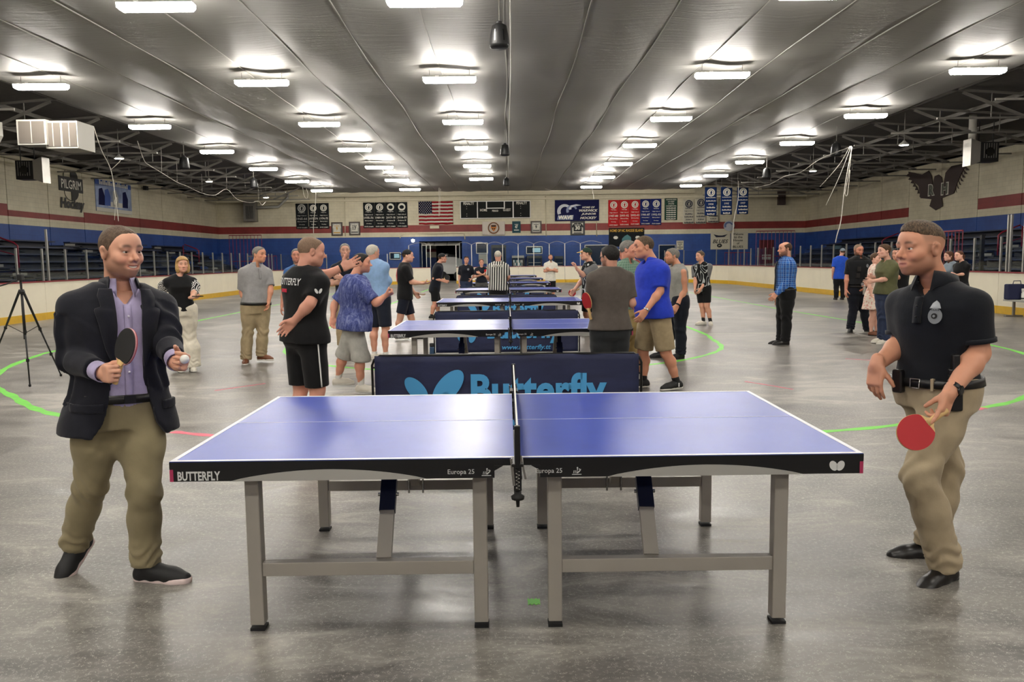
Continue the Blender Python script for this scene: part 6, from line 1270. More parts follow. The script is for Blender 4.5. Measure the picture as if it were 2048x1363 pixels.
for sd in (-1, 1): p.strip('lapel', 'jacket_navy', lambda t: sd*(HW(t)-.006), lambda t: sd*(HW(t)+lw(t)), .36, .99, off=.036, ex=.016, parent=jo, n=44)
p.collar('jacket_navy', jo, r=.083, h=.05, op=.75, name='jacket_collar', z=-.015)
for sd, u0, u1 in ((-1, -.235, -.115), (1, .15, .23)): p.shell('pocket_flap', 'jacket_navy', .0, .075, .052, .006, u0=u0, u1=u1, parent=jo)
p.shell('chest_pocket', 'jacket_navy', .60, .635, .043, .004, u0=.10, u1=.17, parent=jo)
for t_ in (.24, .36): V, Q = MBsph(surf(np.array(-.085), np.array(t_), 1, .026), .008); p.add('jacket_button', [(V, Q, 0)], 'belt_black', parent=jo)
p.shoe(0, 'shoe_black', 'sole_pale', yaw=-22, pitch=42, L=.30, sole=.036, lace='rubber_black', high=.08); p.shoe(1, 'shoe_black', 'sole_pale', yaw=80, pitch=0, L=.315, sole=.036, lace='rubber_black', high=.08, drop=.105)
W, D, N_, T, sc = p.hframe[0]; g = W+D*.080+N_*.036
pc = at(252, 693, g[1]-.0); paddle(pc+np.array([0, .0, 0]), (pc-g)*np.array([1, .3, 1]), (-.62, -.78, .05), 'rubber_blk', 'rubber_red', 'black faced paddle held upright by the man in the jacket', 'edge_pink', 1.05)
W, D, N_, T, sc = p.hframe[1]; bc = at(369, 718, W[1]-.085); b = MB(); V, Q = MBsph(bc, .0205, 18, 12); mat('ball_white', (240, 238, 230), .4); me = mesh_obj('table_tennis_ball', [(V, Q, 0)], ['ball_white'], None, bc); me.location = tuple(bc); tag(me, 'white ball pinched in the jacketed man\'s fingers', 'ball')
P_JACKET = p
# ================================================================ the man in the black polo
p = Person('man in a black polo with chest badge and tan trousers holding a red paddle', 3.80, -60, H=1.76, lod=0, hd=(1841, 497, 0), nk=(1873, 568, .02), pv=(1873, 778, .02), look=-75, pitch=0, fat=1.02, shw=.178, headscale=1.06,
           arms=(((1806, 684, .16), (1753, 730, .02)), ((1957, 706, -.14), (1899, 786, -.27))), legs=(((1893, 935, .20), (1858, 1082, .22)), ((1838, 950, -.13), (1889, 1126, -.09))), skin=(216, 158, 128))
p.armf = 1.12
p.handcfg = [dict(D=(-.12, -.1, -1), N=(.75, .5, -.1), curl=((.35, .3, .2), (.4, .35, .2), (.45, .4, .2), (.5, .45, .2)), thumb=(.75, .5, .5, .1), spread=.03), dict(D=(-.42, -.25, -.88), N=(-.55, .75, -.05), curl=((.10, .12, .1), (.75, .9, .5), (.9, 1.1, .5), (1.0, 1.1, .5)), thumb=(.85, .1, .75, .2), spread=.04)]
p.body(smile=.25, openm=.35, stub=.5, stubc=(116, 80, 60), brow=(70, 50, 38), lip=(176, 104, 92), fade=.55, fadec=(120, 92, 70), armfrom=.35, jaw=1.06)
p.hair('hair_dark', .0035, top=.012, line=[(-.2, .014), (-.09, .020), (-.05, .038), (0, .048), (.04, .056), (.07, .070), (.095, .080), (.14, .10)], wr=.003)
sh = p.top('polo_black', hem=.04, loose=.022, sleeve=.74, wr=.012, seed=31, sl=.96, neckcut=(.90, .7, .004)); p.collar('polo_black', sh, r=.084, h=.046, op=.42, z=.004)
p.strip('placket', 'polo_black', -.018, .018, .66, .90, off=.022, ex=.013, parent=sh)
for i in (0, 1): d = nrm(p.el[i]-p.sh[i]); e = p.sh[i]+(p.el[i]-p.sh[i])*.73; p.band('polo_black', e, d, .074, .022, 'sleeve_band', sh)
mat('badge_silver', (150, 154, 158), .35, .5)
bd = p.decal([(.030*math.cos(a), .036*math.sin(a)-.002) for a in np.linspace(0, 2*PI, 24)[:-1]], .088, .735, 'badge_silver', off=.034, parent=sh, name='badge'); p.decal([(-.024, -.012), (.024, -.012), (.014, .012), (0, .024), (-.014, .012)], .088, .735+.044/p.Ls, 'badge_silver', off=.034, parent=sh, name='badge_eagle'); p.print('POLICE', .088, .735+.026/p.Ls, .040, .008, 'print_black', off=.036, parent=sh, ex=.008)
p.decal(circle(.013, 14), .088, .735-.002/p.Ls, 'print_black', off=.036, parent=sh, name='badge_seal', ex=.008); p.decal(circle(.006, 10), .088, .735-.002/p.Ls, 'badge_silver', off=.037, parent=sh, name='badge_seal_centre', ex=.010)
fn, co, surf = p.tfun(.03)
for t_ in (.72, .82): V, Q = MBsph(surf(np.array(0.), np.array(t_), 1, .006), .005); p.add('button', [(V, Q, 0)], 'belt_black', parent=sh)
p.bottom('chino_tan', loose=.014, wr=.012, hemr=1.08, thigh=.97, waist=.08, seed=12, tuck=True); p.belt('belt_black', .06, .135, .032)
fn, co, surf = p.tfun(.03)
for u_ in (-.10, .075, .14):
    c = surf(np.array(u_), np.array(.095), 1, .004); b = MB().box(c, (.014, .016, .055), ax=(p.ul, p.uf, p.w)); link('belt_loop', b.mesh('belt_loop', 'chino_tan', p.org), p.o)
P = [surf(np.array(a), np.array(.095+bb), 1, .012) for a, bb in ((-.028, -.042), (.018, -.042), (.018, .042), (-.028, .042))]; p.tubepart('belt_buckle', P+P[:1], .0035, 'silver')
c = surf(np.array(.165), np.array(.10), 1, .024); hx = nrm(p.uf+p.ul*1.2); b = MB(); ax = (nrm(np.cross(p.w, hx)), hx, p.w); b.box(c-p.w*.03, (.055, .042, .17), ax=ax); b.box(c+p.w*.09, (.032, .04, .11), ax=ax); b.box(c+p.w*.065+hx*.0, (.06, .03, .03), ax=ax); o = link('holster', b.mesh('holster', 'belt_black', p.org), p.o); bv = o.modifiers.new('b', 'BEVEL'); bv.width = .008; bv.segments = 2
for k in (-.05, .0, .05):
    V, Q = MBsph(c-p.w*(.02+k)+hx*.022-ax[0]*.02, .0035); p.add('rivet', [(V, Q, 0)], 'silver', parent=o)
c = surf(np.array(-.09), np.array(.10), 1, .02); b = MB().box(c, (.05, .035, .11), ax=(p.ul, p.uf, p.w)); o = link('belt_pouch', b.mesh('belt_pouch', 'belt_black', p.org), p.o); bv = o.modifiers.new('b', 'BEVEL'); bv.width = .006
W, D, N_, T, sc = p.hframe[1]; d = nrm(p.wr[1]-p.el[1]); o = p.band('watch_black', W-d*.03, d, .037, .024, 'watch_strap'); b = MB().lathe([(.018, 0), (.021, .003), (.021, .010), (.017, .012)], W-d*.03-N_*.030, 16, axis=(T, D, -N_)); link('watch_case', b.mesh('watch_case', 'watch_black', p.org), o)
rp = W+(D*.094+T*-.0105)*sc; a = p.handcfg[1]['curl'][2][0]; dd = D*math.cos(a)+N_*math.sin(a); p.band('silver', rp+dd*.018, dd, .0102, .005, 'ring')
p.shoe(0, 'shoe_leather', 'sole_dark', yaw=-92, pitch=0, L=.29, lace='rubber_black', high=.075, drop=.10); p.shoe(1, 'shoe_leather', 'sole_dark', yaw=-62, pitch=10, L=.30, lace='rubber_black', high=.075, drop=.10)
pc = at(1831, 864, W[1]-.045); g = W+D*.10*sc+N_*.02; paddle(pc, (pc-g)*np.array([1, .4, 1]), (-.1, -1, .32), 'rubber_red', 'rubber_blk', 'red faced paddle hanging from the hand of the black polo man', 'wood', 1.06)
P_POLO = p
# ================================================================ everyone else on the floor
def pattern(name, build, rough=.85):
    t = NT(name); v = t.co(attr='loc'); c = build(t, v); t.set(Base_Color=c, Roughness=rough, Specular_IOR_Level=.25); t.bump(t.noise(v, 14, 4, .6), .25, .012); MATS[name] = t.m; return name
def _stripes(t, v): x = t.sep(v)[0]; f = t.math('GREATER_THAN', t.math('FRACT', t.math('MULTIPLY', x, 17)), .5); return t.mix(f, lin((24, 24, 26)), lin((226, 224, 216)))
pattern('referee_stripe', _stripes)
def _plaid(t, v):
    s = t.sep(v); w = lambda o, f, th: t.math('GREATER_THAN', t.math('FRACT', t.math('MULTIPLY', o, f)), th); xy = t.math('MULTIPLY', t.math('ARCTAN2', s[0], s[1]), .17)
    c = t.mix(t.math('MULTIPLY', w(xy, 14, .5), .55), lin((52, 108, 190)), lin((28, 56, 120))); c = t.mix(t.math('MULTIPLY', w(s[2], 14, .5), .5), c, lin((30, 60, 126))); c = t.mix(t.math('MULTIPLY', w(xy, 28, .86), .6), c, lin((170, 205, 235))); return t.mix(t.math('MULTIPLY', w(s[2], 28, .86), .5), c, lin((160, 200, 235)))
pattern('plaid_blue', _plaid)
def _hawaii(t, v):
    n = t.noise(t.scale(v, (1, 1, .35)), 16, 5, .75, 1.5); m = t.noise(v, 55, 3, .7); c = t.ramp(n, [(.36, lin((52, 62, 116))), (.5, lin((84, 94, 150))), (.64, lin((134, 142, 184)))]); return t.mix(t.math('MULTIPLY', t.math('GREATER_THAN', m, .58), .4), c, lin((40, 48, 96)))
pattern('hawaiian', _hawaii)
def _rings(t, v):
    w = t.n('ShaderNodeTexVoronoi', i_Scale=14); t.l(v, w.inputs['Vector']); d = w.outputs['Distance']; f = t.math('GREATER_THAN', t.math('FRACT', t.math('MULTIPLY', d, 3.4)), .5); return t.mix(f, lin((14, 14, 16)), lin((226, 224, 220)))
pattern('ring_print', _rings)
def _swirl(t, v):
    n = t.noise(t.scale(v, (1, 1, .45)), 5, 1, .4, 1.6); f = t.math('GREATER_THAN', t.math('FRACT', t.math('MULTIPLY', n, 4)), .78); return t.mix(f, lin((20, 21, 22)), lin((186, 190, 188)))
pattern('swirl_jersey', _swirl)
def _check(t, v):
    s = t.sep(v); f = t.math('GREATER_THAN', t.math('FRACT', t.math('MULTIPLY', t.math('ARCTAN2', s[0], s[1]), 5)), .8); g = t.math('GREATER_THAN', t.math('FRACT', t.math('MULTIPLY', s[2], 30)), .8); return t.mix(t.math('MULTIPLY', t.math('MAXIMUM', f, g), .4), lin((96, 124, 106)), lin((160, 178, 164)))
pattern('green_check', _check)
def _dress(t, v): n = t.noise(v, 26, 3, .6); return t.mix(t.math('GREATER_THAN', n, .55), lin((232, 216, 200)), lin((216, 150, 140)))
pattern('dress_print', _dress)
for n_, c_ in dict(black=(18, 18, 20), navy=(26, 30, 44), navy_dark=(20, 23, 34), grey_polo=(150, 148, 148), khaki=(168, 150, 118), sky=(140, 172, 212), royal=(40, 64, 190), royal2=(36, 80, 190), brown_grey=(92, 84, 78), jean_black=(40, 42, 44), jean_blue=(46, 56, 82), stone=(178, 176, 168), olive=(92, 92, 62), white_pants=(222, 214, 196), white_polo=(220, 216, 204), heather=(150, 148, 142), grey_sleeve=(112, 112, 112), maroon=(120, 34, 40), grey_pants=(88, 88, 86), blue_shirt=(64, 104, 160), tan_pants=(160, 138, 90), vest=(22, 23, 26), slate=(128, 140, 150), black_tee=(20, 20, 22)).items(): cloth('c_'+n_, c_)
hairmat('hair_grey', (96, 92, 86), (150, 146, 138)); hairmat('hair_white', (176, 168, 152), (214, 208, 196)); hairmat('hair_black', (16, 15, 15), (44, 40, 38)); hairmat('hair_blonde', (150, 112, 66), (216, 180, 120)); hairmat('hair_mid', (70, 50, 36), (104, 78, 56)); hairmat('hair_buzz', (122, 98, 80), (146, 120, 98)); hairmat('hair_auburn', (72, 44, 32), (110, 72, 50))
mat('shoe_white', (216, 210, 196), .6); mat('sole_white', (222, 218, 208), .6); mat('shoe_brown', (112, 66, 40), .5); mat('sock_white', (222, 220, 214), .8); mat('sock_black', (24, 24, 26), .8); mat('cap_black', (20, 20, 22), .8); mat('cap_green', (24, 52, 38), .8); mat('cap_yellow', (226, 182, 60), .7); mat('cap_white', (220, 218, 212), .8); mat('stripe_white', (226, 226, 224), .6); mat('logo_red', (200, 40, 70), .6); mat('skin_print', (216, 96, 100), .7)
def folded(p, lo=.5):
    """arms crossed over the chest"""
    c = p.pv+p.w*p.Ls*.60+p.uf*.17*p.s
    for i, sd in ((0, -1), (1, 1)):
        p.el[i] = p.sh[i]-p.w*.25*p.s+p.uf*.07*p.s+p.ul*sd*.05*p.s; p.wr[i] = c+p.ul*(-sd)*.07*p.s+p.uf*(.03 if i else .065)*p.s-p.w*(.01 if i else .03); p.handcfg[i] = dict(N=-p.uf, curl=(.5, .6, .3))
def dress(p, top=None, bot=None, shoes=None, hair=None, body={}, collar=None, belt=None, socks=None, cap=None):
    b = dict(armfrom=.3); b.update(body); p.body(**b)
    if hair: p.hair(hair.pop('m'), **hair)
    if top: t = dict(top); m = t.pop('m'); p.shirt = p.top(m, **t)
    if collar: p.collar(collar, p.shirt)
    if bot: t = dict(bot); m = t.pop('m'); p.pants = p.bottom(m, **t)
    if belt: p.belt(belt, .05, .115, .025)
    if socks:
        for i in (0, 1): p.sock(i, socks[0], socks[1])
    if shoes:
        t = dict(shoes); y = t.pop('yaw', (None, None)); pt = t.pop('pitch', (0, 0)); m, sm = t.pop('m'); 
        for i in (0, 1): p.shoe(i, m, sm, yaw=y[i], pitch=pt[i], **t)
    if cap: p.cap(**cap)
    return p
H_ = lambda m, **k: dict(m=m, **k)
def grey_sleeves(p, q=.8):
    for i in (0, 1):
        d = nrm(p.el[i]-p.sh[i]); e = p.sh[i]+(p.el[i]-p.sh[i])*(q+.01); F = Field(np.minimum(p.sh[i], e)-.13, np.maximum(p.sh[i], e)+.13, p.R['c']); F.cone(p.sh[i], e+d*.04, .083*p.s, .080*p.s, .02, clip=(e, d)); V, Q = F.mesh(1); p.add('grey_sleeve', [(V, Q, 0)], 'c_grey_sleeve', parent=p.shirt)
SHORTHAIR = dict(th=.012, wr=.004)
# --- coach in black with his back turned
p = Person('man in black shirt and shorts seen from behind, pointing with an open palm', 6.6, 140, H=1.80, lod=1, hd=(623, 503), nk=(611, 543), pv=(610, 668), look=118, pitch=6, fat=1.12, shw=.19, arms=(((620, 606, -.22), (589, 641, -.16)), ((633, 558, .30), (684, 535, .36))), skin=(226, 167, 144))
p.handcfg = [dict(D=(-.75, .1, -.65), N=(.3, -.9, -.1), curl=(.3, .35, .2)), dict(D=(.92, .1, .38), N=(-.1, -1, .25), curl=(.08, .1, .08), spread=.1, thumb=(.6, .8, .1, .05))]
dress(p, dict(m='c_black', hem=-.12, loose=.02, flare=.05, sleeve=.78, wr=.01), dict(m='c_black', name='shorts', short=.93, loose=.022, wr=.01, hemr=1), dict(m=('shoe_black', 'sole_white')), H_('hair_buzz', th=.0035, wr=.001), dict(legskin=True, fade=.6, fadec=(150, 118, 98)), collar='c_black', socks=('sock_black', .06))
p.print('BUTTERFLY', 0, .80, .26, .055, 'stripe_white', side=-1, off=.024, parent=p.shirt, bold=.02, ex=.01); p.decal([(-.038, -.014), (.038, -.014), (.038, .014), (-.038, .014)], .05, .665, 'logo_red', side=-1, off=.024, parent=p.shirt, ex=.01, name='red_mark')
d = nrm(p.el[0]-p.sh[0]); c = p.sh[0]+(p.el[0]-p.sh[0])*.55; n_ = nrm(np.array([.45, -.9, .1])); n_ = nrm(n_-d*(n_@d)); x_ = nrm(np.cross(ZA, -n_)); 
for s_ in (-1, 1): b = MB().prism([(s_*.017+.012*math.cos(a)*1.0+.008*math.sin(a)*s_, .02*math.sin(a)) for a in np.linspace(0, 2*PI, 16)[:-1]], c+n_*.092, x_, ZA, .002); link('butterfly_mark', b.mesh('butterfly_mark', 'stripe_white', p.org), p.shirt)
hp, kn = p.hip[0], p.kn[0]; sd = nrm(np.array([.55, -.85, 0])); p.tubepart('side_stripe', [hp+(kn-hp)*q+sd*(.128-.012*q) for q in np.linspace(.05, .9, 8)], .006, 'stripe_white'); d = nrm(p.wr[1]-p.el[1]); p.band('cap_black', p.wr[1]-d*.01, d, .033, .022, 'wristband')
# --- patterned blue shirt
p = Person('man in loose patterned blue shirt and pale shorts striding toward a table', 9.4, 122, H=1.66, lod=1, hd=(724, 526), nk=(711, 556), pv=(708, 640), look=98, fat=1.30, belly=.04, arms=(((752, 606, -.2), (771, 591, -.18)), ((669, 608, .12), (666, 634, .06))), legs=(((690, 708, .10), (676, 756, .16)), ((722, 715, -.06), (722, 770, -.05))), skin=(224, 162, 135))
p.handcfg = [dict(D=(.9, .0, .4), N=(0, .4, .9), curl=(1.2, 1.3, .6)), None]
dress(p, dict(m='hawaiian', hem=-.22, loose=.034, sleeve=.85, wr=.014, flare=.06, sl=1.05), dict(m='c_stone', name='shorts', short=1.12, loose=.034, wr=.012), dict(m=('shoe_white', 'sole_white'), yaw=(95, 80), pitch=(0, 0), sole=.032), H_('hair_black', th=.012), dict(legskin=True, stub=.3), collar='hawaiian', socks=('sock_white', .13))
# --- light blue shirt
p = Person('white haired man in light blue shirt and dark shorts seen from behind', 12.6, 150, H=1.80, lod=2, hd=(746, 505), nk=(748, 525), pv=(757, 597), look=140, fat=1.12, arms=(((737, 560, .1), (742, 584, .25)), ((776, 561, 0), (768, 575, .2))), skin=(218, 160, 135))
dress(p, dict(m='c_sky', hem=.02, loose=.024, long=True, wr=.01), dict(m='c_navy', name='shorts', short=.95, loose=.024), dict(m=('shoe_white', 'sole_white')), H_('hair_white', th=.012), dict(legskin=True), collar='c_sky', socks=('sock_white', .05))
# --- grey polo
p = Person('grey haired man in grey polo and khaki trousers with hand in pocket', 12.4, 42, H=1.80, lod=1, hd=(519, 509), nk=(511, 534), pv=(511, 613), look=62, fat=1.16, belly=.05, arms=(((484, 585, -.06), (496, 607, -.12)), ((541, 577, .02), (537, 603, -.05))), legs=(((496, 662, -.05), (492, 716, -.06)), ((526, 662, .02), (523, 709, .04))), skin=(215, 154, 124))
dress(p, dict(m='c_grey_polo', hem=.06, loose=.026, sleeve=.85, wr=.01), dict(m='c_khaki', loose=.017, wr=.01, hemr=1.08, waist=.08, tuck=True), dict(m=('shoe_brown', 'sole_white'), yaw=(12, 72)), H_('hair_grey', th=.012), dict(), collar='c_grey_polo', belt='belt_black')
p.strip('placket', 'c_grey_polo', -.014, .014, .68, .93, off=.026, ex=.014, parent=p.shirt)
# --- two men mostly hidden behind the pointing coach
p = Person('man in blue shirt standing face on behind the pointing coach', 14.0, 8, H=1.78, lod=2, hd=(593, 511), nk=(598, 534), pv=(600, 606), look=12, fat=1.15, arms=(((568, 585, 0), (564, 612, -.05)), ((636, 580, 0), (641, 607, -.05))), skin=(215, 151, 128))
dress(p, dict(m='c_blue_shirt', hem=-.1, loose=.02, sleeve=.7), dict(m='c_navy', name='shorts', short=.9, loose=.02), dict(m=('shoe_black', 'sole_white')), H_('hair_grey', th=.012), dict(legskin=True, stub=.3), socks=('sock_white', .05))
p = Person('grey haired man in navy shirt facing out from behind the raised palm', 14.2, 12, H=1.86, lod=2, hd=(690, 501), nk=(692, 526), pv=(694, 602), look=14, fat=1.08, skin=(213, 165, 144)); folded(p)
dress(p, dict(m='c_navy_dark', hem=-.05, loose=.02, sleeve=.75), dict(m='c_khaki', loose=.02), dict(m=('shoe_brown', 'sole_white')), H_('hair_grey', th=.010), dict(), collar='c_navy_dark')
# --- woman with patterned sleeves
p = Person('blonde woman in black top with ring print sleeves and white wide trousers', 11.46, 32, H=1.66, lod=1, hd=(365, 529), nk=(359, 553), pv=(364, 620), look=30, fat=1.1, sex='f', arms=(((324, 580, .12), (344, 611, .0)), ((389, 582, .02), (383, 595, -.2))), legs=(((357, 672, 0), (359, 731, 0)), ((379, 672, .05), (384, 730, .05))), skin=(228, 176, 150))
p.handcfg = [None, dict(D=(.8, -.4, .0), N=(0, 0, 1), curl=(.5, .6, .4))]
dress(p, dict(m='c_black', name='top', hem=-.04, loose=.016, sleeve=.3, wr=.006), dict(m='c_white_pants', loose=.026, hemr=1.55, waist=.1, wr=.008), dict(m=('shoe_white', 'sole_white')), H_('hair_blonde', th=.020, long=[((0, -.03, -.03), (.092, .085, .10)), ((.07, .0, -.06), (.035, .05, .07)), ((-.07, .0, -.06), (.035, .05, .07)), ((0, -.05, -.09), (.08, .055, .05))], line=[(-.2, -.1), (0, -.08), (.03, .0), (.05, .04), (.07, .06), (.14, .08)]), dict(lip=(190, 90, 90), armfrom=.2))
for i in (0, 1):
    F = Field(np.minimum(p.sh[i], p.el[i])-.13, np.maximum(p.sh[i], p.el[i])+.13, p.R['c']); m_ = (p.sh[i]+p.el[i])/2; F.chain([p.sh[i], m_, p.el[i]+(p.el[i]-p.sh[i])*.05], [.065, .085, .06], .03); V, Q = F.mesh(1); p.add('puff_sleeve', [(V, Q, 0)], 'ring_print', parent=p.shirt, wr=.01, seed=6)
W, D, N_, T, sc = p.hframe[1]; ph = W+D*.12+N_*.02; o = empty('phone', ph, label='phone held flat in the blonde woman\'s hand', cat='phone'); MB().box((0, 0, 0), (.15, .075, .009), ax=(nrm(D*np.array([1, 1, .3])), nrm(np.cross(ZA, D)), ZA)).build('case', 'blackm', o, bevel=.003); MB().box((0, 0, .006), (.14, .067, .003), ax=(nrm(D*np.array([1, 1, .3])), nrm(np.cross(ZA, D)), ZA)).build('screen', 'black_gloss', o)
# --- players at the third and fourth tables
p = Person('player in black tee and backwards cap reaching over the third table', 15.8, 100, H=1.80, lod=2, hd=(816, 512), nk=(810, 529), pv=(810, 590), look=84, fat=1.02, arms=(((823, 564, -.16), (847, 566, -.2)), ((818, 572, .18), (829, 585, .16))), legs=(((800, 636, -.1), (797, 669, -.1)), ((823, 638, .1), (831, 672, .1))), skin=(228, 176, 150))
p.handcfg = [dict(D=(1, -.1, .05), N=(0, .2, 1), curl=(.4, .5, .3)), None]
dress(p, dict(m='c_black_tee', hem=-.15, loose=.03, sleeve=.85), dict(m='c_navy', name='shorts', short=.8, loose=.03), dict(m=('shoe_black', 'sole_white')), H_('hair_mid', th=.005), dict(legskin=True), socks=('sock_white', .08), cap=dict(m='cap_black', back=True))
p.decal([(-.09, -.12), (.07, -.14), (.10, .0), (.08, .15), (-.06, .16), (-.11, .05)], 0, .62, 'skin_print', side=-1, off=.034, parent=p.shirt, ex=.01, name='back_print')
for k in range(5): p.decal([(-.06+.02*math.sin(k*2), -.012), (.05, -.016), (.06, .010), (-.05, .016)], 0, .62+(-.10+.05*k)/p.Ls, 'print_cream', side=-1, off=.034, parent=p.shirt, ex=.018, name='back_print')
W, D, N_, T, sc = p.hframe[1]; paddle(W+np.array([.14, -.02, -.02]), (1, -.1, -.15), (0, -.2, 1), 'handle_dark', 'rubber_red', 'brown looking paddle low in the hand of the backwards cap player')
p = Person('player in dark tee and black cap crouching with a paddle at the fourth table', 21.3, 100, H=1.80, lod=2, hd=(885, 516), nk=(878, 529), pv=(869, 577), look=95, arms=(((868, 557, -.12), (886, 561, -.16)), ((873, 555, .15), (888, 560, .08))), legs=(((870, 607, -.1), (863, 631, -.1)), ((876, 607, .15), (877, 629, .2))), skin=(222, 165, 139))
dress(p, dict(m='c_navy_dark', hem=-.12, loose=.024, sleeve=.8), dict(m='c_black', name='shorts', short=.85, loose=.026), dict(m=('shoe_black', 'sole_white')), H_('hair_mid', th=.005), dict(legskin=True), socks=('sock_black', .05), cap=dict(m='cap_black'))
W, D, N_, T, sc = p.hframe[0]; paddle(at(894, 555, W[1]), (.9, -.1, .4), (.1, -1, .1), 'rubber_blk', 'rubber_red', 'black paddle of the crouching player in the black cap')
# --- far group
p = Person('woman in navy tee with sunglasses on her head standing behind the fourth table', 25.9, 0, H=1.68, lod=3, hd=(933, 519.5), nk=(932, 530.5), pv=(932, 562), sex='f', fat=1.1, arms=(None, ((948, 552, 0), (943, 558, -.12))), skin=(226, 171, 146))
dress(p, dict(m='c_navy_dark', hem=-.02, loose=.026, sleeve=.8), dict(m='c_jean_blue', loose=.015), dict(m=('shoe_black', 'sole_white')), H_('hair_auburn', th=.012)); p.tubepart('sunglasses', [p.hp((-.07, .05, .10)), p.hp((0, .075, .105)), p.hp((.07, .05, .10))], .012, 'blackm'); p.decal(circle(.035, 10), .08, .72, 'badge_silver', off=.04, parent=p.shirt, ex=.01, name='badge')
p = Person('shorter woman in navy tee with red sleeve mark and crossed arms', 25.8, 6, H=1.58, lod=3, hd=(963, 524.5), nk=(963, 534.5), pv=(963, 565), sex='f', fat=1.1, skin=(226, 171, 146)); folded(p)
dress(p, dict(m='c_navy_dark', hem=-.02, loose=.026, sleeve=.75), dict(m='c_grey_pants', loose=.015), dict(m=('shoe_black', 'sole_white')), H_('hair_auburn', th=.014)); p.decal(circle(.05, 12), .12, .74, 'banner_red', off=.04, parent=p.shirt, ex=.012, name='emblem')
p = Person('referee in black and white striped shirt seen from behind', 20.3, 174, H=1.79, lod=2, hd=(996, 511), nk=(997, 526), pv=(996, 577), look=168, fat=1.28, belly=.03, arms=(((1017, 553, .02), (1012, 563, .16)), ((975, 553, .02), (981, 563, .16))), skin=(222, 165, 142))
dress(p, dict(m='referee_stripe', hem=-.06, loose=.026, sleeve=.85, wr=.006), dict(m='c_black', loose=.02), dict(m=('shoe_black', 'sole_dark')), H_('hair_white', th=.010), dict(), collar='referee_stripe')
p.decal([(-.14, -.028), (.14, -.028), (.14, .028), (-.14, .028)], 0, .86, 'print_cream', side=-1, off=.03, parent=p.shirt, ex=.01, name='name_strip'); p.print('CAVACCHIO', 0, .86, .26, .04, 'print_black', side=-1, off=.03, parent=p.shirt, ex=.016, bold=.02)
p = Person('bearded man in white polo with crossed arms near the far boards', 31.0, 2, H=1.80, lod=3, hd=(1101, 514.5), nk=(1101.5, 524.5), pv=(1101, 560), fat=1.05, skin=(218, 160, 133)); folded(p)
dress(p, dict(m='c_white_polo', hem=-.05, loose=.024, sleeve=.75), dict(m='c_black', name='shorts', short=.9, loose=.02), dict(m=('shoe_black', 'sole_white')), H_('hair_dark', th=.010), dict(legskin=True, stub=.9, stubc=(60, 44, 36)), collar='c_white_polo')
# --- player with green cap
p = Person('player in black and grey jersey with green and yellow cap', 16.2, -72, H=1.84, lod=2, hd=(1172, 508), nk=(1180, 527), pv=(1179, 592), look=-85, fat=1.0, arms=(((1164, 560, .2), (1149, 579, .14)), ((1166, 550, -.2), (1153, 536, -.26))), skin=(226, 173, 146))
p.handcfg = [None, dict(D=(-.3, -.1, .9), N=(-.9, 0, -.2), curl=(.7, .8, .4))]
dress(p, dict(m='swirl_jersey', hem=-.12, loose=.026, sleeve=.8), dict(m='c_black', name='shorts', short=.85, loose=.028), dict(m=('shoe_black', 'sole_white')), H_('hair_mid', th=.005), dict(legskin=True), cap=dict(m='cap_green', brim='cap_yellow'))
W, D, N_, T, sc = p.hframe[0]; paddle(at(1144.5, 585, W[1]), (-.75, 0, -.4), (.3, -.9, .1), 'rubber_red', 'rubber_blk', 'red paddle of the player in the green cap')
grey_sleeves(p)
# --- back turned man in grey brown tee
p = Person('dark haired man in grey brown tee seen from behind with red paddle under his arm', 8.2, -166, H=1.70, lod=1, hd=(1219, 514), nk=(1221, 541), pv=(1220, 655), look=-142, pitch=4, fat=1.14, shw=.19, arms=(((1264, 606, .02), (1240, 598, .25)), ((1181, 606, .04), (1205, 598, .24))), skin=(218, 165, 142))
dress(p, dict(m='c_brown_grey', hem=-.03, loose=.022, flare=.05, sleeve=.80, wr=.012), dict(m='c_jean_black', loose=.016, wr=.008), dict(m=('shoe_black', 'sole_dark')), H_('hair_black', th=.015, line=[(-.2, -.085), (-.075, -.080), (-.045, -.055), (-.030, -.015), (.004, -.012), (.02, -.03), (.03, .004), (.05, .05), (.09, .076), (.14, .085)]), dict(stub=.7, stubc=(70, 54, 46)), collar=None); p.glasses()
paddle(at(1174, 602, p.Y-.08), (-.2, .0, .95), (-.9, -.42, .0), 'rubber_red', 'rubber_blk', 'red paddle tucked under the arm of the man in grey brown tee', 'wood', 1.15)
# --- green shirt and capped man behind
p = Person('grey haired man in green checked shirt and khaki trousers', 10.8, 28, H=1.80, lod=1, hd=(1257, 499), nk=(1254, 527), pv=(1257, 616), look=66, fat=1.12, belly=.03, skin=(222, 156, 130))
dress(p, dict(m='green_check', hem=-.02, loose=.026, sleeve=.85), dict(m='c_tan_pants', loose=.022), dict(m=('shoe_brown', 'sole_dark')), H_('hair_grey', th=.013), dict(), collar='green_check')
for k_ in (-.02, .03): p.decal([(-.02, -.008), (.02, -.008), (.02, .008), (-.02, .008)], .09+k_, .70, 'print_cream', off=.034, parent=p.shirt, ex=.01, name='pocket_card')
p = Person('man in white cap and maroon shirt half hidden behind the green checked shirt', 13.2, -55, H=1.76, lod=2, hd=(1250, 505), nk=(1266, 525), pv=(1266, 600), look=-60, skin=(213, 143, 122))
dress(p, dict(m='c_maroon', hem=-.1, loose=.022, sleeve=.7), dict(m='c_navy', loose=.018), dict(m=('shoe_black', 'sole_dark')), H_('hair_grey', th=.005), dict(), cap=dict(m='cap_white'))
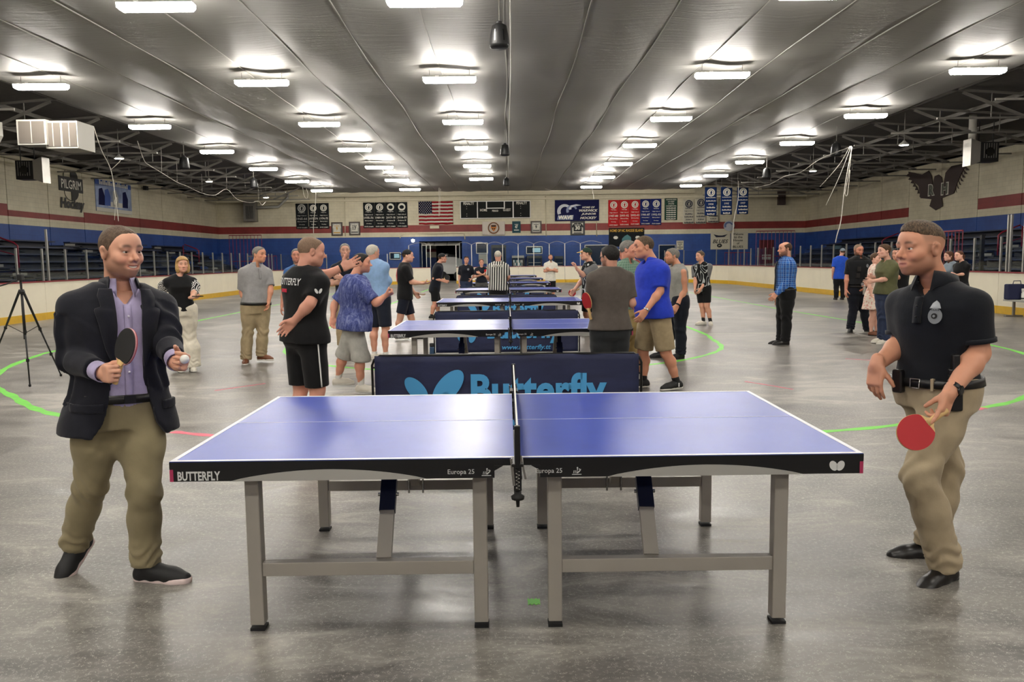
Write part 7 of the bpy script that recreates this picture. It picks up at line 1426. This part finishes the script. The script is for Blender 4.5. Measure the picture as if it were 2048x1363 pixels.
# --- royal blue polo
p = Person('big man in royal blue polo and khaki shorts walking beside the barrier', 9.4, -70, H=1.84, lod=1, hd=(1287, 494), nk=(1304, 527), pv=(1309, 622), look=-80, pitch=2, fat=1.22, belly=.06, headscale=1.06, arms=(((1273, 583, .22), (1266, 602, .08)), ((1320, 582, -.22), (1291, 622, -.3))), legs=(((1286, 704, .12), (1287, 759, .14)), ((1332, 706, -.1), (1353, 762, -.06))), skin=(222, 160, 130))
dress(p, dict(m='c_royal', hem=-.13, loose=.03, flare=.05, sleeve=.80, wr=.012), dict(m='c_khaki', name='shorts', short=.93, loose=.034, wr=.01), dict(m=('shoe_black', 'sole_white'), yaw=(-75, -72), pitch=(0, 4)), H_('hair_dark', th=.006), dict(legskin=True, fade=.4, fadec=(130, 104, 88)), collar='c_royal', socks=('sock_black', .06))
d = nrm(p.wr[1]-p.el[1]); p.band('silver', p.wr[1]-d*.02, d, .034, .022, 'watch'); 
for sd in (-1, 1): p.tubepart('white_piping', [p.nk+p.ul*sd*.10-p.w*.03+p.uf*.03, p.sh[1 if sd > 0 else 0]*.75+p.nk*.25+p.uf*.09-p.w*.05, p.sh[1 if sd > 0 else 0]*.85+p.nk*.15+p.uf*.10-p.w*.14], .007, 'stripe_white')
for k_, q in enumerate(((-.02, 0), (.02, 0))): 
    c = p.an[1]-np.array([0, .045, .035]); b = MB().box(c+np.array([q[0], 0, 0]), (.012, .006, .045)); link('shoe_mark', b.mesh('shoe_mark', 'stripe_white', p.org), p.o)
# --- sleeveless grey shirt
p = Person('man in sleeveless grey shirt and dark trousers behind the royal blue polo', 12.3, -74, H=1.74, lod=1, hd=(1344, 512), nk=(1354, 533), pv=(1357, 603), look=-84, fat=1.06, arms=(None, ((1369, 580, -.14), (1354, 611, -.2))), legs=(((1345, 655, .15), (1324, 704, .12)), ((1360, 655, -.03), (1361, 706, -.02))), skin=(213, 154, 124))
p.armf = 1.05
dress(p, dict(m='c_heather', hem=.0, loose=.018, nosleeve=True), dict(m='c_navy_dark', loose=.022), dict(m=('shoe_black', 'sole_dark'), yaw=(-80, -60)), H_('hair_grey', th=.013), dict(armfrom=.0, stub=.4))
d = nrm(p.wr[1]-p.el[1]); p.band('watch_black', p.wr[1]-d*.02, d, .032, .026, 'watch')
# --- boy in swirl jersey
p = Person('teenage boy in black and white swirl jersey and black shorts', 18.4, -42, H=1.74, lod=2, hd=(1400, 512), nk=(1403, 527), pv=(1407, 577), look=-62, fat=.92, arms=(((1391, 560, .02), (1390, 577, -.06)), ((1412, 560, -.05), (1402, 577, -.16))), legs=(((1404, 612, .03), (1407, 642, .04)), ((1414, 612, -.05), (1421, 643, -.06))), skin=(224, 169, 142))
dress(p, dict(m='swirl_jersey', hem=-.10, loose=.022, sleeve=.75), dict(m='c_black', name='shorts', short=.8, loose=.024), dict(m=('shoe_white', 'sole_white'), yaw=(-75, -10)), H_('hair_dark', th=.013), dict(legskin=True), socks=('sock_black', .10))
grey_sleeves(p, .75)
# --- plaid shirt
p = Person('balding man in blue plaid shirt and black trousers standing alone', 14.1, -92, H=1.86, lod=1, hd=(1570, 498), nk=(1573, 520), pv=(1572, 584), look=-86, fat=1.1, belly=.02, arms=(None, ((1577, 560, -.15), (1553, 587, -.2))), legs=(((1563, 633, .1), (1561, 680, .1)), ((1573, 633, -.06), (1570, 680, -.04))), skin=(224, 165, 137))
dress(p, dict(m='plaid_blue', hem=.02, loose=.026, long=True, wr=.012), dict(m='c_black', loose=.018, wr=.01), dict(m=('shoe_leather', 'sole_dark')), H_('hair_mid', th=.008, dome=((0, .035, .085), (.064, .105, .055))), dict(stub=.75, stubc=(96, 66, 50)), collar='plaid_blue', belt='belt_black')
p.strip('tie', 'c_navy_dark', -.03, .03, .04, .92, off=.026, ex=.03)
# --- officer group
p = Person('royal blue tee man with grey cap seen from behind near the boards', 28.3, 176, H=1.83, lod=3, hd=(1685, 503.5), nk=(1681, 514), pv=(1680, 553), fat=1.12, skin=(218, 165, 142))
dress(p, dict(m='c_royal2', hem=-.12, loose=.03, sleeve=.85), dict(m='c_black', loose=.018), dict(m=('shoe_black', 'sole_dark')), H_('hair_mid', th=.005), dict(), cap=dict(m='c_slate'))
p = Person('uniformed officer in black vest holding a water bottle', 16.3, 4, H=1.80, lod=1, hd=(1717, 500), nk=(1718, 516), pv=(1716, 577), look=12, pitch=8, fat=1.12, arms=(((1694, 553, -.02), (1692, 579, -.06)), ((1741, 551, -.02), (1729, 573, -.22))), legs=(((1707, 618, 0), (1701, 656, -.02)), ((1728, 618, 0), (1735, 657, .0))), skin=(213, 149, 124))
dress(p, dict(m='c_black', hem=.0, loose=.02, sleeve=.85), dict(m='c_navy_dark', loose=.02), dict(m=('shoe_black', 'sole_dark'), yaw=(-25, 15)), H_('hair_buzz', th=.003, wr=.001), dict(stub=.85, stubc=(86, 62, 48)), collar='c_black', belt='belt_black')
p.shell('vest', 'c_vest', .14, .88, .034, .012)
for u_, t_ in ((-.10, .42), (.08, .40), (-.09, .62)): 
    _, _, sf = p.tfun(.045); c = sf(np.array(u_), np.array(t_), 1, .012); b = MB().box(c, (.075, .03, .09), ax=(p.ul, p.uf, p.w)); link('vest_pouch', b.mesh('vest_pouch', 'vest' if 'vest' in MATS else 'blackm', p.org), p.o)
p.decal([(.028*math.cos(a), .036*math.sin(a)) for a in np.linspace(0, 2*PI, 14)[:-1]], .085, .72, 'badge_silver', off=.05, ex=.008, name='badge'); p.decal(circle(.035, 12), 0, .15, 'badge_silver', off=.05, ex=.0, name='belt_key')
bt = empty('water_bottle', at(1728.5, 589, p.Y-.29), label='clear white capped water bottle in the officer\'s hand', cat='bottle'); MB().lathe([(.028, 0), (.031, .02), (.031, .13), (.014, .16), (.014, .18)], (0, 0, 0), 12).build('body', 'grey_light', bt, smooth=True); MB().lathe([(.016, .178), (.016, .195)], (0, 0, 0), 12).build('lid', 'white', bt)
p = Person('woman with short brown hair in olive tee and blue jeans', 14.1, -74, H=1.78, lod=1, hd=(1768, 502), nk=(1776, 524), pv=(1773, 588), look=-82, fat=1.12, sex='f', belly=.04, arms=(((1760, 556, .16), (1743, 554, .05)), ((1771, 558, -.14), (1744, 562, -.25))), legs=(((1764, 632, .03), (1762, 675, .04)), ((1773, 632, -.05), (1771, 678, -.05))), skin=(235, 184, 162))
dress(p, dict(m='c_olive', hem=.0, loose=.028, flare=.05, sleeve=.9), dict(m='c_jean_blue', loose=.012, thigh=1.06), dict(m=('shoe_white', 'sole_white'), yaw=(-80, -72)), H_('hair_mid', th=.014, line=[(-.2, -.06), (-.05, -.05), (-.03, -.01), (.01, -.01), (.03, .02), (.06, .05), (.09, .066), (.14, .08)]), dict())
p = Person('woman in cream and pink patterned dress behind the olive tee woman', 15.55, 40, H=1.64, lod=2, hd=(1752, 517), nk=(1753, 532), pv=(1750, 588), sex='f', fat=1.0, skin=(235, 184, 162))
dress(p, dict(m='dress_print', name='dress', hem=-.52, loose=.03, sleeve=.6, flare=.09), None, dict(m=('shoe_brown', 'sole_dark')), H_('hair_mid', th=.012), dict(legskin=True))
p = Person('man in grey and black tee with grey trousers behind the olive tee woman', 16.5, -50, H=1.78, lod=2, hd=(1794, 508), nk=(1798, 527), pv=(1797, 590), look=-60, fat=1.05, arms=(None, ((1800, 556, -.1), (1782, 548, -.25))), skin=(222, 165, 139))
dress(p, dict(m='c_black', hem=-.05, loose=.026, sleeve=.8), dict(m='c_grey_pants', loose=.026), dict(m=('shoe_black', 'sole_dark')), H_('hair_black', th=.014), dict())
grey_sleeves(p)
p = Person('girl with long brown hair in pale blue tee', 18.6, -82, H=1.66, lod=2, hd=(1897, 512), nk=(1902, 526), pv=(1902, 574), sex='f', fat=.98, skin=(235, 184, 162))
dress(p, dict(m='c_slate', hem=-.1, loose=.022, sleeve=.75), dict(m='c_jean_blue', loose=.012), dict(m=('shoe_white', 'sole_white')), H_('hair_auburn', th=.014, long=[((0, -.05, -.06), (.075, .06, .13)), ((0, -.06, -.15), (.07, .045, .09))], line=[(-.2, -.1), (0, -.08), (.03, .0), (.05, .04), (.07, .06), (.14, .08)]), dict())
p = Person('girl with a ponytail in black tee', 18.0, -76, H=1.66, lod=2, hd=(1918, 511), nk=(1924, 525), pv=(1922, 575), sex='f', fat=.98, arms=(((1912, 548, .1), (1903, 549, -.05)), ((1930, 547, -.08), (1912, 550, -.22))), skin=(241, 189, 166))
dress(p, dict(m='c_black', hem=-.1, loose=.02, sleeve=.75), dict(m='c_jean_black', loose=.012), dict(m=('shoe_white', 'sole_white')), H_('hair_auburn', th=.006), dict()); p.tubepart('ponytail', [p.hp((0, -.10, .03)), p.hp((0, -.14, .0)), p.hp((0, -.135, -.08)), p.hp((0, -.12, -.14))], [.018, .026, .022, .008], 'hair_auburn', n=8)
bpy.data.scenes.remove(_TS)
